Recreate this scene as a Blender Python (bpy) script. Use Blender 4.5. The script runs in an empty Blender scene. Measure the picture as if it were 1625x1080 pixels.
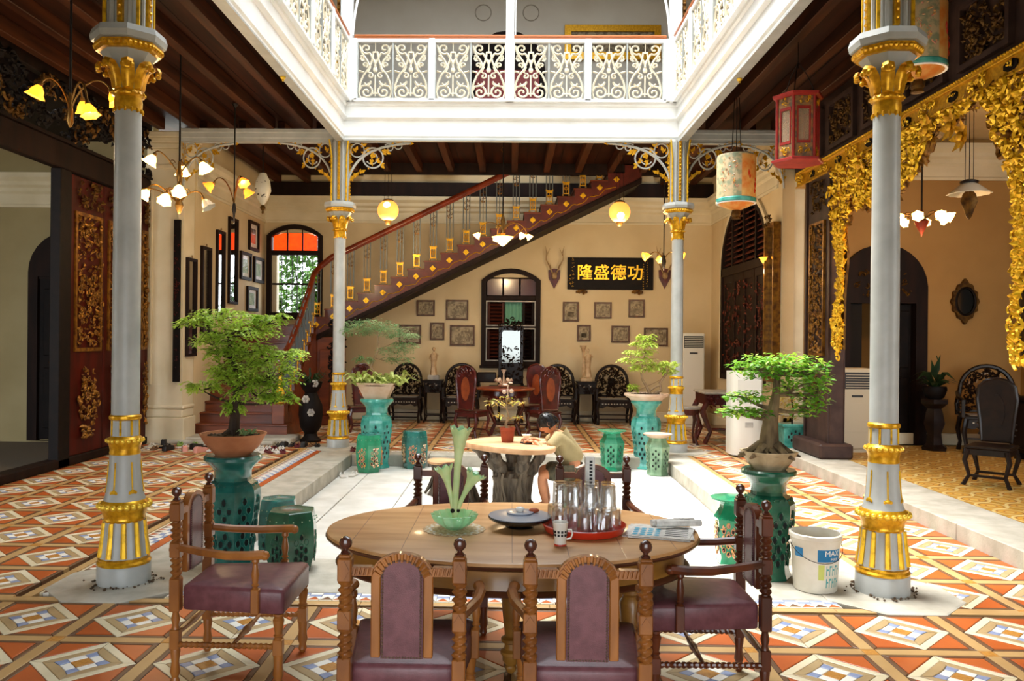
import bpy, math, random
from math import pi, sin, cos, sqrt, radians, atan2, exp
from mathutils import Vector, Matrix
S = bpy.context.scene
COL = S.collection

# ---------------------------------------------------------------- camera
F_PX, IMG_W = 1290.0, 1625.0
yaw, roll = math.atan(23 / F_PX), 0.0095
fw = Vector((-sin(yaw), cos(yaw), 0)); rt = Vector((cos(yaw), sin(yaw), 0)); up = Vector((0, 0, 1))
r2 = rt * cos(roll) + up * sin(roll); u2 = up * cos(roll) - rt * sin(roll)
cd = bpy.data.cameras.new('camera'); cam = bpy.data.objects.new('camera', cd); COL.objects.link(cam)
cam.matrix_world = Matrix(((r2.x, u2.x, -fw.x, 0), (r2.y, u2.y, -fw.y, 0), (r2.z, u2.z, -fw.z, 1.75), (0, 0, 0, 1)))
cd.sensor_width = 36; cd.sensor_fit = 'HORIZONTAL'; cd.lens = F_PX / IMG_W * 36
cd.shift_x = (812.5 - 788) / IMG_W; cd.shift_y = -3 / IMG_W; cd.clip_end = 200; cd.clip_start = .05
S.camera = cam

# ---------------------------------------------------------------- sky, sun, exposure
W = bpy.data.worlds.new('sky'); S.world = W; W.use_nodes = True
bg = W.node_tree.nodes['Background']
bg.inputs[0].default_value = (0.86, 0.94, 1.0, 1); bg.inputs[1].default_value = 5.2
sd = bpy.data.lights.new('sun', 'SUN'); sd.energy = 9.0; sd.angle = radians(32); sd.color = (1, .985, .95)
sun = bpy.data.objects.new('sun', sd); COL.objects.link(sun)
sun.rotation_euler = (radians(-6), radians(-17), 0)
pd = bpy.data.lights.new('court_opening_portal', 'AREA'); pd.shape = 'RECTANGLE'; pd.size = 5.2; pd.size_y = 7.2
pd.cycles.is_portal = True
po = bpy.data.objects.new('court_opening_portal', pd); COL.objects.link(po); po.location = (-.05, 9.3, 9.6)
pd2 = bpy.data.lights.new('entrance_portal', 'AREA'); pd2.shape = 'RECTANGLE'; pd2.size = 5.4; pd2.size_y = 2.7
pd2.cycles.is_portal = True
po2 = bpy.data.objects.new('entrance_portal', pd2); COL.objects.link(po2); po2.location = (-.1, -1.9, 1.35); po2.rotation_euler = (radians(90), 0, 0)
S.view_settings.view_transform = 'Standard'; S.view_settings.look = 'None'
S.view_settings.exposure = 0.55; S.view_settings.gamma = 1.0; S.view_settings.use_curve_mapping = False
S.cycles.use_denoising = True
S.cycles.max_bounces = 9; S.cycles.diffuse_bounces = 4; S.cycles.glossy_bounces = 3; S.cycles.transmission_bounces = 7
S.cycles.transparent_max_bounces = 20; S.cycles.sample_clamp_indirect = 6; S.cycles.caustics_reflective = False
S.cycles.caustics_refractive = False

# ---------------------------------------------------------------- materials
def lin(h):
    h = h.lstrip('#'); r = []
    for i in (0, 2, 4):
        c = int(h[i:i + 2], 16) / 255
        r.append(c / 12.92 if c <= .04045 else ((c + .055) / 1.055) ** 2.4)
    return (*r, 1)
MATS = {}
def mat(name, col, rough=.6, metal=0, col2=None, scale=6, stretch=(1, 1, 1), bump=0, bscale=None, coat=0, emit=0, ecol=None,
        trans=0, alpha=1, ior=1.45, detail=4, contrast=(.35, .65), sss=0):
    m = bpy.data.materials.new(name); m.use_nodes = True; nt = m.node_tree; N = nt.nodes; L = nt.links
    p = N['Principled BSDF']; c = lin(col)
    p.inputs['Base Color'].default_value = c; p.inputs['Roughness'].default_value = rough; p.inputs['Metallic'].default_value = metal
    p.inputs['Coat Weight'].default_value = coat; p.inputs['Coat Roughness'].default_value = .12
    p.inputs['Transmission Weight'].default_value = trans; p.inputs['IOR'].default_value = ior; p.inputs['Alpha'].default_value = alpha
    if emit:
        p.inputs['Emission Color'].default_value = lin(ecol or col); p.inputs['Emission Strength'].default_value = emit
    if col2 or bump:
        tc = N.new('ShaderNodeTexCoord'); mp = N.new('ShaderNodeMapping'); mp.inputs['Scale'].default_value = stretch
        L.new(tc.outputs['Object'], mp.inputs[0])
        nz = N.new('ShaderNodeTexNoise'); nz.inputs['Scale'].default_value = scale; nz.inputs['Detail'].default_value = detail
        L.new(mp.outputs[0], nz.inputs[0])
    if col2:
        r = N.new('ShaderNodeValToRGB'); r.color_ramp.elements[0].position = contrast[0]; r.color_ramp.elements[1].position = contrast[1]
        r.color_ramp.elements[0].color = c; r.color_ramp.elements[1].color = lin(col2)
        L.new(nz.outputs[0], r.inputs[0]); L.new(r.outputs[0], p.inputs['Base Color'])
    if bump:
        n2 = N.new('ShaderNodeTexNoise'); n2.inputs['Scale'].default_value = bscale or scale; n2.inputs['Detail'].default_value = 3
        L.new(mp.outputs[0], n2.inputs[0])
        b = N.new('ShaderNodeBump'); b.inputs['Strength'].default_value = bump; b.inputs['Distance'].default_value = .01
        L.new(n2.outputs[0], b.inputs['Height']); L.new(b.outputs[0], p.inputs['Normal'])
    MATS[name] = m; return m
def leafmat(name, c1, c2, scale=5):
    m = mat(name, c1, .45, col2=c2, scale=scale, contrast=(.3, .7)); nt = m.node_tree; N = nt.nodes; L = nt.links
    p = N['Principled BSDF']; t = N.new('ShaderNodeBsdfTranslucent'); mx = N.new('ShaderNodeMixShader'); mx.inputs[0].default_value = .35
    src = p.inputs['Base Color'].links[0].from_socket
    L.new(src, t.inputs[0]); L.new(p.outputs[0], mx.inputs[1]); L.new(t.outputs[0], mx.inputs[2])
    L.new(mx.outputs[0], N['Material Output'].inputs[0]); return m
K = {}
def k(key, *a, **kw): K[key] = mat(key, *a, **kw)
k('white_paint', 'F4F4F2', .4, col2='E9E9E6', scale=2.5)
k('column_paint', 'B6B8B4', .38, col2='A8AAA6', scale=5)
k('gilt', 'E8B020', .32, .5, col2='C48A10', scale=30, bump=.12)
k('gilt_bead', 'F6CC44', .28, .45)
k('gilt_bright', 'F4C024', .3, .45, col2='A06C0A', scale=18, bump=.22, contrast=(.48, .8))
k('gilt_old', '9A6A1E', .42, .5, col2='5A3410', scale=14, bump=.3)
k('gilt_dark', '6A4A1C', .5, .4, col2='3A2410', scale=12, bump=.3)
k('cream_wall', 'D2BE98', .75, col2='C8B28A', scale=1.3, bump=.04, bscale=40)
k('cream_trim', 'DCD0B4', .6, col2='CFC2A2', scale=2)
k('hall_wall', 'A88048', .7, col2='9C743E', scale=1.2); k('room_wall_shaded', 'A09068', .7, col2='94845C', scale=1.2)  # left room wall darkened, the room's shade put into its colour
k('grey_wall', 'B8AFA0', .7, col2='ADA494', scale=1); k('upper_wall_skylit', 'E0DCD2', .7, col2='D6D0C4', scale=1)  # upstairs back wall lightened, skylight put into its colour
k('ceiling_board', '381607', .6, col2='200C04', scale=2, stretch=(4, .35, 4), bump=.2)
k('joist_wood', '4C2611', .55, col2='30160A', scale=2, stretch=(5, .4, 5), bump=.2)
k('dark_wood', '150B08', .6, col2='22120C', scale=8, stretch=(1, 1, .2))
k('door_red', '4E140C', .4, col2='35100A', scale=7, stretch=(1, 1, .3))
k('post_brown', '4A3730', .5, col2='3A2A26', scale=6)
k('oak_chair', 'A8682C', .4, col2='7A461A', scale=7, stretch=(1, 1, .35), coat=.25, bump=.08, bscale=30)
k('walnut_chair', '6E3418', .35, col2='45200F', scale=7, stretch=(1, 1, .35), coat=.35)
k('finial_wood', '4E281C', .25, coat=.6)
k('table_top', 'D8A670', .45, col2='BC874E', scale=3, stretch=(.6, 3.5, 1), coat=.15, bump=.05, bscale=20)
k('table_side', 'A8742E', .4, col2='84581E', scale=4, stretch=(.8, .8, 3), coat=.25)
k('table_edge', '5E3420', .35, coat=.3)
k('leather', '74464A', .38, col2='62383C', scale=22, bump=.12, bscale=220)
k('nailhead', '9A8676', .35, .7)
k('teal_glaze', '2C766C', .25, col2='1B5850', scale=9, coat=.7, bump=.15, bscale=18)
k('deep_teal', '14524E', .25, col2='0D3C3A', scale=9, coat=.7, bump=.15)
k('forest_glaze', '256A50', .25, col2='144A36', scale=8, coat=.7, bump=.2)
k('jade_glaze', '2E9A70', .22, col2='1D7C58', scale=9, coat=.7, bump=.15)
k('aqua_glaze', '5FB5A8', .22, col2='2F8C80', scale=8, coat=.7, bump=.15)
k('celadon', '8FB08E', .3, col2='6C9070', scale=10, coat=.5, bump=.15)
k('flower_glaze', 'D8A84A', .3, col2='C77C7A', scale=40, coat=.5)
k('flower_pale', 'EADFC8', .35, col2='D4A55C', scale=50, coat=.5)
k('hole_dark', '04100D', .7)
k('terracotta', 'B87850', .8, col2='A2643E', scale=6, bump=.2, bscale=30)
k('clay_pale', 'C4B08E', .75, col2='A08C6A', scale=7, bump=.2, bscale=30)
k('clay_pink', 'D6BEA8', .7, col2='C4A488', scale=6)
k('red_clay', 'A0482A', .6, col2='8A3A22', scale=9)
k('soil', '3A2A1C', .95, col2='5E4A34', scale=40, bump=.8, bscale=60)
k('bark', '8A7654', .85, col2='4A3A28', scale=14, stretch=(1, 1, .3), bump=.6)
k('bark_dark', '3E2C1C', .85, col2='2A1C12', scale=14, stretch=(1, 1, .3), bump=.6)
k('bark_pale', 'A89070', .8, col2='8A7052', scale=14, bump=.4)
k('root_wood', '6E6252', .8, col2='3E352C', scale=9, stretch=(2, 2, .35), bump=.8)
k('slab_wood', 'D8AC82', .6, col2='BE8E62', scale=4, stretch=(1, 3, 1))
k('granite', 'BCB6A8', .75, col2='A39D8E', scale=5, bump=.25, bscale=60, detail=8)
k('court_stone', 'DCDAD4', .7, col2='C4C1B8', scale=2.6, bump=.2, bscale=50, detail=8)
k('grout', '6E6252', .9)
k('tile_orange', 'BC5E26', .42, col2='A84E1A', scale=2.2)
k('tile_beige', 'BE9A66', .45, col2='AE8A58', scale=3)
k('tile_brown', '6E4C30', .5, col2='5E4028', scale=3)
k('tile_cream', 'E2D6B8', .42, col2='D6C8A4', scale=3)
k('tile_tan', 'B49A70', .45, col2='A58B62', scale=5)
k('tile_blue', '8F9CBC', .42, col2='7F8CB0', scale=8)
k('tile_white', 'ECE8DE', .4)
k('tile_ochre', 'C08A3C', .45, col2='A86E2A', scale=60)
k('black_lacquer', '0B0605', .6, col2='150C09', scale=9)
k('blackwood', '150D0A', .4, col2='22150F', scale=12, coat=.15)
k('pearl', 'B9B0A2', .25, coat=.6)
k('rosewood', '5A1710', .28, col2='3A0D0A', scale=9, coat=.5)
k('rosewood_inlay', '9A4A22', .3, col2='7A3418', scale=9, coat=.4)
k('marble', 'B9B2A4', .35, col2='8C8680', scale=6)
k('brass', '7A5A2C', .35, .85)
k('iron_dark', '1E1814', .5, .5)
k('shade_lit', 'FFE6B0', .4, emit=6, ecol='FFC468')
k('shade_amber', 'FFB050', .4, emit=2.0, ecol='FF7818')
k('shade_yellow', 'FFC860', .4, emit=1.8, ecol='FF9C20')
k('bulb', 'FFFFFF', .4, emit=30, ecol='FFE0A0')
k('globe_glass', 'F5C070', .35, emit=1.1, ecol='F0A040')
k('shade_off', 'D8D4C4', .3, coat=.4)
k('lantern_red', 'A82A22', .45, col2='8E1F1A', scale=9)
k('mirror', 'C8C8C8', .04, 1)
k('mirror_dim', '6A6A66', .08, 1)
k('picture_paper', 'A8987C', .6, col2='6E6048', scale=9, contrast=(.4, .6))
k('photo_tone', '6A5A44', .6, col2='A89878', scale=18, contrast=(.4, .6))
k('frame_brown', '5C3A1C', .4, .2, col2='40260F', scale=20)
k('antler', 'A8895E', .6, col2='7A5E3C', scale=15)
k('statue_ivory', 'C4A884', .5, col2='A88A64', scale=12)
k('ac_white', 'DCD8CC', .4); k('ac_cream', 'C9BEA4', .45)
k('ac_dark', '2A2A2A', .5)
k('bucket_white', 'E4DFD2', .4, col2='D6CFBE', scale=6)
k('bucket_blue', '1474A8', .4); k('bucket_teal', '4FA0A0', .5); k('bucket_lime', 'C4CC6A', .5)
k('glass_green', 'C4F8C8', .1, alpha=.62, coat=.6, col2='98EAB0', scale=9)
k('glass_pale', 'E4ECB0', .12, alpha=.72, coat=.5, col2='C4E0A0', scale=14)
k('glass', 'F4F6FA', .05, alpha=.30, coat=.5)
k('tray_red', 'C8341C', .3, coat=.5)
k('tray_black', '12100F', .25, coat=.6); k('tray_grey', '8C92A0', .35, coat=.3)
k('paper', 'E6E2DA', .8, col2='C9C4BC', scale=30)
k('print_blue', '3EA6C4', .6); k('print_black', '1A1818', .6); k('print_pink', 'C46A7A', .6)
k('lace', 'D8C4A0', .8, col2='A8845C', scale=60)
k('ceramic', 'EDE8DE', .25, coat=.5)
k('skin', 'C98A62', .55, col2='BC7C56', scale=9)
k('hair', '0C0A0A', .4)
k('tshirt', 'A29268', .85, col2='90805A', scale=6, bump=.3, bscale=9)
k('shorts', '5A5440', .85, col2='3A382A', scale=18, bump=.2)
k('shoe_dark', '1A1614', .5); k('shoe_white', 'D6D2CA', .5); k('shoe_maroon', '5A1620', .5); k('shoe_brown', '6A4628', .6)
k('shoe_green', '7A9A3C', .5); k('shoe_teal', '3CA088', .5); k('shoe_pink', 'C88A7A', .5)
k('stair_wood', '7A3A18', .4, col2='5A270F', scale=5, stretch=(.4, 2, 2), coat=.2)
k('stringer_red', '5A1D10', .4, col2='431409', scale=6, coat=.2)
k('rail_wood', '7E3216', .3, coat=.4, col2='5E220E', scale=5)
k('iron_grey', '626A6C', .45, .5)
k('stained_red', 'E84A10', .3, emit=1.5, ecol='E03808', col2='A81C06', scale=12)
k('shutter_green', '5E9A80', .6); k('shutter_brown', '4E2216', .5)
k('pane_clear', 'E8F0F0', .02, trans=1, ior=1.02)
k('painted_lantern', 'C8B088', .5, col2='8E9474', scale=14, contrast=(.45, .6))
k('lantern_orange', 'D87A2C', .5, col2='E0B468', scale=8)
k('scroll_cream', 'E6DCC4', .4)
k('moss', '4A5A24', .95, col2='2E3A18', scale=30, bump=.8)
K['leaf_bright'] = leafmat('leaf_bright', '7CA820', 'CCE65A', 4)
K['leaf_mid'] = leafmat('leaf_mid', '4E8248', 'A8C088', 5)
K['leaf_pale'] = leafmat('leaf_pale', '8CA03A', 'D6DC8C', 12)
K['leaf_lime'] = leafmat('leaf_lime', 'A0C030', 'E8F080', 5)
K['leaf_deep'] = leafmat('leaf_deep', '3A7A1C', '8CC43A', 5)
K['leaf_orange'] = leafmat('leaf_orange', 'B8862C', 'C8B84C', 8)
K['leaf_dark'] = leafmat('leaf_dark', '1A2E18', '2E4A28', 5)

def clearglass():
    m = K['glass']; nt = m.node_tree; N = nt.nodes; L = nt.links; N.remove(N['Principled BSDF'])
    t = N.new('ShaderNodeBsdfTransparent'); t.inputs[0].default_value = (.96, .97, .98, 1); g = N.new('ShaderNodeBsdfGlossy'); g.inputs['Roughness'].default_value = .08; g.inputs[0].default_value = (1, 1, 1, 1)
    lw = N.new('ShaderNodeLayerWeight'); lw.inputs[0].default_value = .45; mx = N.new('ShaderNodeMixShader')
    mr = N.new('ShaderNodeMapRange'); mr.inputs['To Min'].default_value = .10; mr.inputs['To Max'].default_value = .75
    L.new(lw.outputs['Facing'], mr.inputs['Value']); L.new(mr.outputs[0], mx.inputs[0]); L.new(t.outputs[0], mx.inputs[1]); L.new(g.outputs[0], mx.inputs[2]); L.new(mx.outputs[0], N['Material Output'].inputs[0])
clearglass()
for q in ('dark_wood', 'black_lacquer', 'blackwood', 'post_brown', 'door_red', 'ceiling_board', 'joist_wood', 'shutter_brown', 'gilt_dark'): K[q].node_tree.nodes['Principled BSDF'].inputs['Specular IOR Level'].default_value = .18
# ---------------------------------------------------------------- mesh builder
class B:
    def __init__(s, M=None): s.v = []; s.f = []; s.mi = []; s.cur = 0; s.M = M
    def add(s, vs, fs):
        o = len(s.v)
        if s.M is not None: vs = [tuple(s.M @ Vector(v)) for v in vs]
        s.v.extend(vs)
        for f in fs: s.f.append(tuple(i + o for i in f)); s.mi.append(s.cur)
        return s
    def box(s, x0, y0, z0, x1, y1, z1, c=0):
        if x0 > x1: x0, x1 = x1, x0
        if y0 > y1: y0, y1 = y1, y0
        if z0 > z1: z0, z1 = z1, z0
        if c <= 0:
            return s.add([(x0, y0, z0), (x1, y0, z0), (x1, y1, z0), (x0, y1, z0), (x0, y0, z1), (x1, y0, z1), (x1, y1, z1), (x0, y1, z1)],
                         [(0, 3, 2, 1), (4, 5, 6, 7), (0, 1, 5, 4), (1, 2, 6, 5), (2, 3, 7, 6), (3, 0, 4, 7)])
        c = min(c, (x1 - x0) * .45, (y1 - y0) * .45, (z1 - z0) * .45)
        rg = lambda h, z: [(x0 + h, y0, z), (x1 - h, y0, z), (x1, y0 + h, z), (x1, y1 - h, z), (x1 - h, y1, z), (x0 + h, y1, z), (x0, y1 - h, z), (x0, y0 + h, z)]
        ins = lambda z: [(x0 + c, y0 + c, z)] * 1
        v = [(x0 + c, y0 + c, z0), (x1 - c, y0 + c, z0), (x1 - c, y1 - c, z0), (x0 + c, y1 - c, z0)] + rg(c, z0 + c) + rg(c, z1 - c) + \
            [(x0 + c, y0 + c, z1), (x1 - c, y0 + c, z1), (x1 - c, y1 - c, z1), (x0 + c, y1 - c, z1)]
        f = [(3, 2, 1, 0), (20, 21, 22, 23)]
        for i in range(8): j = (i + 1) % 8; f.append((4 + i, 4 + j, 12 + j, 12 + i))
        for q in range(4):
            a = 4 + 2 * q; b_ = a + 1; cc = 4 + (2 * q + 7) % 8
            f.append((q, (q + 1) % 4, b_, a)); f.append((q, a, cc))
            a2 = a + 8; b2 = b_ + 8; c2 = cc + 8
            f.append((20 + (q + 1) % 4, 20 + q, a2, b2)); f.append((20 + q, c2, a2))
        return s.add(v, f)
    def lathe(s, prof, n=20, c=(0, 0, 0), rf=None, ang=0, ax='z', caps=True):
        v = []; f = []; m = len(prof)
        for (r, z) in prof:
            for i in range(n):
                a = ang + 2 * pi * i / n; rr = r * (rf(a, z) if rf else 1)
                p = (rr * cos(a), rr * sin(a), z)
                if ax == 'x': p = (p[2], p[0], p[1])
                if ax == 'y': p = (p[1], p[2], p[0])
                v.append((c[0] + p[0], c[1] + p[1], c[2] + p[2]))
        for j in range(m - 1):
            for i in range(n):
                i2 = (i + 1) % n; f.append((j * n + i, j * n + i2, (j + 1) * n + i2, (j + 1) * n + i))
        if caps:
            if prof[0][0] > 1e-5: f.append(tuple(range(n - 1, -1, -1)))
            if prof[-1][0] > 1e-5: f.append(tuple((m - 1) * n + i for i in range(n)))
        return s.add(v, f)
    def tube(s, pts, r, n=6, closed=False, caps=True, flat=1.0, tw=None, lob=0):
        P = [Vector(p) for p in pts]; m = len(P); R = r if isinstance(r, (list, tuple)) else [r] * m
        T = []
        for i in range(m):
            if closed: d = P[(i + 1) % m] - P[i - 1]
            else: d = P[min(i + 1, m - 1)] - P[max(i - 1, 0)]
            T.append(d.normalized() if d.length > 1e-9 else Vector((0, 0, 1)))
        a = Vector((0, 0, 1)) if abs(T[0].z) < .9 else Vector((1, 0, 0))
        nn = T[0].cross(a).normalized(); v = []; f = []
        for i in range(m):
            nn = (nn - T[i] * nn.dot(T[i])); nn = nn.normalized() if nn.length > 1e-9 else T[i].orthogonal().normalized()
            bb = T[i].cross(nn)
            for q in range(n):
                an = 2 * pi * q / n; rr = R[i]
                if lob: rr *= 1 + lob * cos(2 * (an - tw * i))
                v.append(tuple(P[i] + nn * (rr * cos(an)) + bb * (rr * sin(an) * flat)))
        for i in range(m if closed else m - 1):
            i2 = (i + 1) % m
            for q in range(n):
                q2 = (q + 1) % n; f.append((i * n + q, i * n + q2, i2 * n + q2, i2 * n + q))
        if caps and not closed:
            f.append(tuple(range(n - 1, -1, -1))); f.append(tuple((m - 1) * n + i for i in range(n)))
        return s.add(v, f)
    def twist(s, p0, p1, r, turns, n=12, seg=None):
        p0 = Vector(p0); p1 = Vector(p1); seg = seg or int(turns * 16) + 1
        return s.tube([p0.lerp(p1, i / seg) for i in range(seg + 1)], r, n=n, tw=2 * pi * turns / seg / 1.0, lob=.26)
    def prism(s, poly, axis, a, b_):
        n = len(poly)
        def mk(u, v_, w):
            return (w, u, v_) if axis == 'x' else (u, w, v_) if axis == 'y' else (u, v_, w)
        v = [mk(u, w, a) for u, w in poly] + [mk(u, w, b_) for u, w in poly]
        f = [tuple(range(n)), tuple(range(2 * n - 1, n - 1, -1))]
        for i in range(n): j = (i + 1) % n; f.append((i, i + n, j + n, j))
        return s.add(v, f)
    def frame(s, outer, inner, axis, a, b_):
        n = len(outer)
        def mk(u, v_, w):
            return (w, u, v_) if axis == 'x' else (u, w, v_) if axis == 'y' else (u, v_, w)
        v = [mk(u, w, q) for q in (a, b_) for ring in (outer, inner) for u, w in ring]
        f = []
        for i in range(n):
            j = (i + 1) % n
            f.append((i, j, n + j, n + i)); f.append((2 * n + i, 3 * n + i, 3 * n + j, 2 * n + j))
            f.append((i, 2 * n + i, 2 * n + j, j)); f.append((n + i, n + j, 3 * n + j, 3 * n + i))
        return s.add(v, f)
    def sph(s, c, r, n=10, m=7, sc=(1, 1, 1)):
        v = [(c[0], c[1], c[2] - r * sc[2])]; f = []
        for j in range(1, m):
            t = pi * j / m
            for i in range(n):
                a = 2 * pi * i / n; v.append((c[0] + r * sc[0] * sin(t) * cos(a), c[1] + r * sc[1] * sin(t) * sin(a), c[2] - r * sc[2] * cos(t)))
        v.append((c[0], c[1], c[2] + r * sc[2])); L = len(v) - 1
        for i in range(n):
            i2 = (i + 1) % n; f.append((0, 1 + i2, 1 + i)); f.append((L, L - n + i, L - n + i2))
            for j in range(m - 2): f.append((1 + j * n + i, 1 + j * n + i2, 1 + (j + 1) * n + i2, 1 + (j + 1) * n + i))
        return s.add(v, f)
    def ico(s, c, r, sc=(1, 1, 1)):
        v = [(1, 0, 0), (-1, 0, 0), (0, 1, 0), (0, -1, 0), (0, 0, 1), (0, 0, -1)]
        v = [(c[0] + r * a * sc[0], c[1] + r * b_ * sc[1], c[2] + r * d * sc[2]) for a, b_, d in v]
        return s.add(v, [(0, 2, 4), (2, 1, 4), (1, 3, 4), (3, 0, 4), (2, 0, 5), (1, 2, 5), (3, 1, 5), (0, 3, 5)])
    def leaf(s, p, d, n_, ln, w, droop=.2):
        p = Vector(p); d = Vector(d).normalized(); n_ = Vector(n_); sd_ = d.cross(n_)
        sd_ = sd_.normalized() if sd_.length > 1e-6 else d.orthogonal().normalized(); nn = sd_.cross(d)
        m_ = p + d * ln * .45; t = p + d * ln - nn * ln * droop
        return s.add([tuple(p), tuple(m_ + sd_ * w / 2 - nn * w * .12), tuple(t), tuple(m_ - sd_ * w / 2 - nn * w * .12), tuple(m_)],
                     [(0, 4, 1), (1, 4, 2), (2, 4, 3), (3, 4, 0)])
    def obj(s, name, m, parent=None, smooth=35, loc=None):
        me = bpy.data.meshes.new(name); me.from_pydata(s.v, [], s.f)
        ms = m if isinstance(m, (list, tuple)) else [m]
        for q in ms: me.materials.append(K[q] if isinstance(q, str) else q)
        if len(ms) > 1: me.polygons.foreach_set('material_index', s.mi)
        me.update()
        if smooth:
            me.polygons.foreach_set('use_smooth', [True] * len(me.polygons)); me.set_sharp_from_angle(angle=radians(smooth))
        o = bpy.data.objects.new(name, me); COL.objects.link(o)
        if parent: o.parent = parent
        if loc: o.location = loc
        return o
def thing(name, label, cat, loc=(0, 0, 0), rz=0, group=None):
    o = bpy.data.objects.new(name, None); COL.objects.link(o); o.empty_display_size = .1
    o.location = loc; o.rotation_euler = (0, 0, rz); o['label'] = label; o['category'] = cat
    if group: o['group'] = group
    return o
def solo(name, b, m, label, cat, loc=(0, 0, 0), rz=0, group=None, smooth=35):
    o = b.obj(name, m, None, smooth); o.location = loc; o.rotation_euler = (0, 0, rz); o['label'] = label; o['category'] = cat
    if group: o['group'] = group
    return o
def struct(name, b, m, parent=None, smooth=35):
    o = b.obj(name, m, parent, smooth)
    if not parent: o['kind'] = 'structure'
    return o
def stuff(name, b, m, parent=None, smooth=35):
    o = b.obj(name, m, parent, smooth); o['kind'] = 'stuff'; return o
def dup(root, loc, rz=0, label=None, group=None, scale=None, swap=None):
    def cp(o, par):
        c = o.copy()
        for key in list(c.keys()):
            pass
        if swap and o.data and o.data.materials and any(m and m.name in swap for m in o.data.materials):
            c.data = o.data.copy()
            for i, m in enumerate(c.data.materials):
                if m.name in swap: c.data.materials[i] = K[swap[m.name]]
        COL.objects.link(c)
        if par: c.parent = par
        for ch in kids.get(o, ()): cp(ch, c)
        return c
    kids = {}
    for o in root.children_recursive: kids.setdefault(o.parent, []).append(o)
    r = cp(root, None); r.location = loc; r.rotation_euler = (0, 0, rz)
    if scale: r.scale = (scale,) * 3 if isinstance(scale, (int, float)) else scale
    if label: r['label'] = label
    if group: r['group'] = group
    return r
def spiral(cx, cy, r0, a0, turns, d=1, n=14, r1=.12):
    return [(cx + r0 * (1 - (1 - r1) * i / n) * cos(a0 + d * 2 * pi * turns * i / n), cy + r0 * (1 - (1 - r1) * i / n) * sin(a0 + d * 2 * pi * turns * i / n)) for i in range(n + 1)]
def bez(p0, p1, p2, p3, n=10):
    P = [Vector(p) for p in (p0, p1, p2, p3)]
    return [tuple(P[0] * (1 - t) ** 3 + P[1] * 3 * t * (1 - t) ** 2 + P[2] * 3 * t * t * (1 - t) + P[3] * t ** 3) for t in [i / n for i in range(n + 1)]]
def arc_pts(cx, cz, r, a0, a1, n): return [(cx + r * cos(a0 + (a1 - a0) * i / n), cz + r * sin(a0 + (a1 - a0) * i / n)) for i in range(n + 1)]
def textmesh(name, txt, size, mtl, parent, M, extrude=.003):
    cu = bpy.data.curves.new(name, 'FONT'); cu.body = txt; cu.size = size; cu.extrude = extrude; cu.align_x = 'CENTER'; cu.align_y = 'CENTER'
    cu.resolution_u = 3; cu.offset = .004 if name == 'gilt_character' else 0
    t = bpy.data.objects.new(name, cu); COL.objects.link(t); bpy.context.view_layer.update()
    me = bpy.data.meshes.new_from_object(t.evaluated_get(bpy.context.evaluated_depsgraph_get()))
    bpy.data.objects.remove(t); me.transform(M); me.materials.clear(); me.materials.append(K[mtl])
    o = bpy.data.objects.new(name, me); COL.objects.link(o); o.parent = parent; return o
# carved relief: many small leaves, curls and buds in the local (u, v) plane, standing proud along +w
def carve(b, u0, u1, v0, v1, n, size, seed, mask=None, depth=1.0):
    R = random.Random(seed); k_ = 0; tries = 0
    while k_ < n and tries < n * 12:
        tries += 1
        u = R.uniform(u0, u1); v = R.uniform(v0, v1)
        if mask and not mask(u, v): continue
        k_ += 1; s_ = size * R.uniform(.6, 1.35); a = R.uniform(0, 2 * pi); t = R.random(); d0 = R.uniform(0, .4) * size * depth
        if t < .42:      # curled leaf
            c, sn = cos(a), sin(a); w = s_ * .38
            pts = [(-1, 0, 0), (-.3, .8, .3), (.5, .6, .5), (1, .1, .15), (.5, -.5, .3), (-.3, -.7, .2), (0, .05, .95)]
            vs = [(u + s_ * .5 * (x * c - y * w / s_ * 1.4 * sn), v + s_ * .5 * (x * sn + y * w / s_ * 1.4 * c), d0 + z * s_ * .45 * depth) for x, y, z in pts]
            b.add(vs, [(0, 6, 1), (1, 6, 2), (2, 6, 3), (3, 6, 4), (4, 6, 5), (5, 6, 0), (0, 1, 2, 3, 4, 5)])
        elif t < .78:    # scroll
            sp = spiral(u, v, s_ * .5, a, R.uniform(.6, 1.1), R.choice((-1, 1)), 7, .25)
            b.tube([(x, y, d0 + s_ * .2 * depth) for x, y in sp], [s_ * .13 * (1 - .05 * i) for i in range(8)], n=4)
        else:
            b.ico((u, v, d0 + s_ * .15), s_ * .26)
    return b
def plane_x(x, sgn):     # local (u,v,w) -> world (x + sgn*w, y=u, z=v)
    return Matrix(((0, 0, sgn, x), (1, 0, 0, 0), (0, 1, 0, 0), (0, 0, 0, 1)))
def plane_y(y):          # local (u,v,w) -> world (x=u, y - w, z=v)
    return Matrix(((1, 0, 0, 0), (0, 0, -1, y), (0, 1, 0, 0), (0, 0, 0, 1)))
# ================================================================ THE SETTING
# ---- ground and floor base
struct('ground', B().box(-40, -40, -.6, 40, 50, -.5), 'granite')
base = B()
for x0, y0, x1, y1 in ((-10.5, -6, 4.0, 6.36), (-10.5, 6.36, -2.40, 12.16), (2.31, 6.36, 4.0, 12.16), (-10.5, 12.16, 4.0, 12.62), (-10.5, 12.62, 4.30, 17.4), (-2.40, 6.36, 2.31, 12.16)):
    court = (x0 == -2.40)
    base.box(x0, y0, -.5, x1, y1, -.215 if court else -.035)
base.box(4.0, 2, -.5, 10, 13, .115)
floor = struct('floor', base, 'grout')

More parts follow.
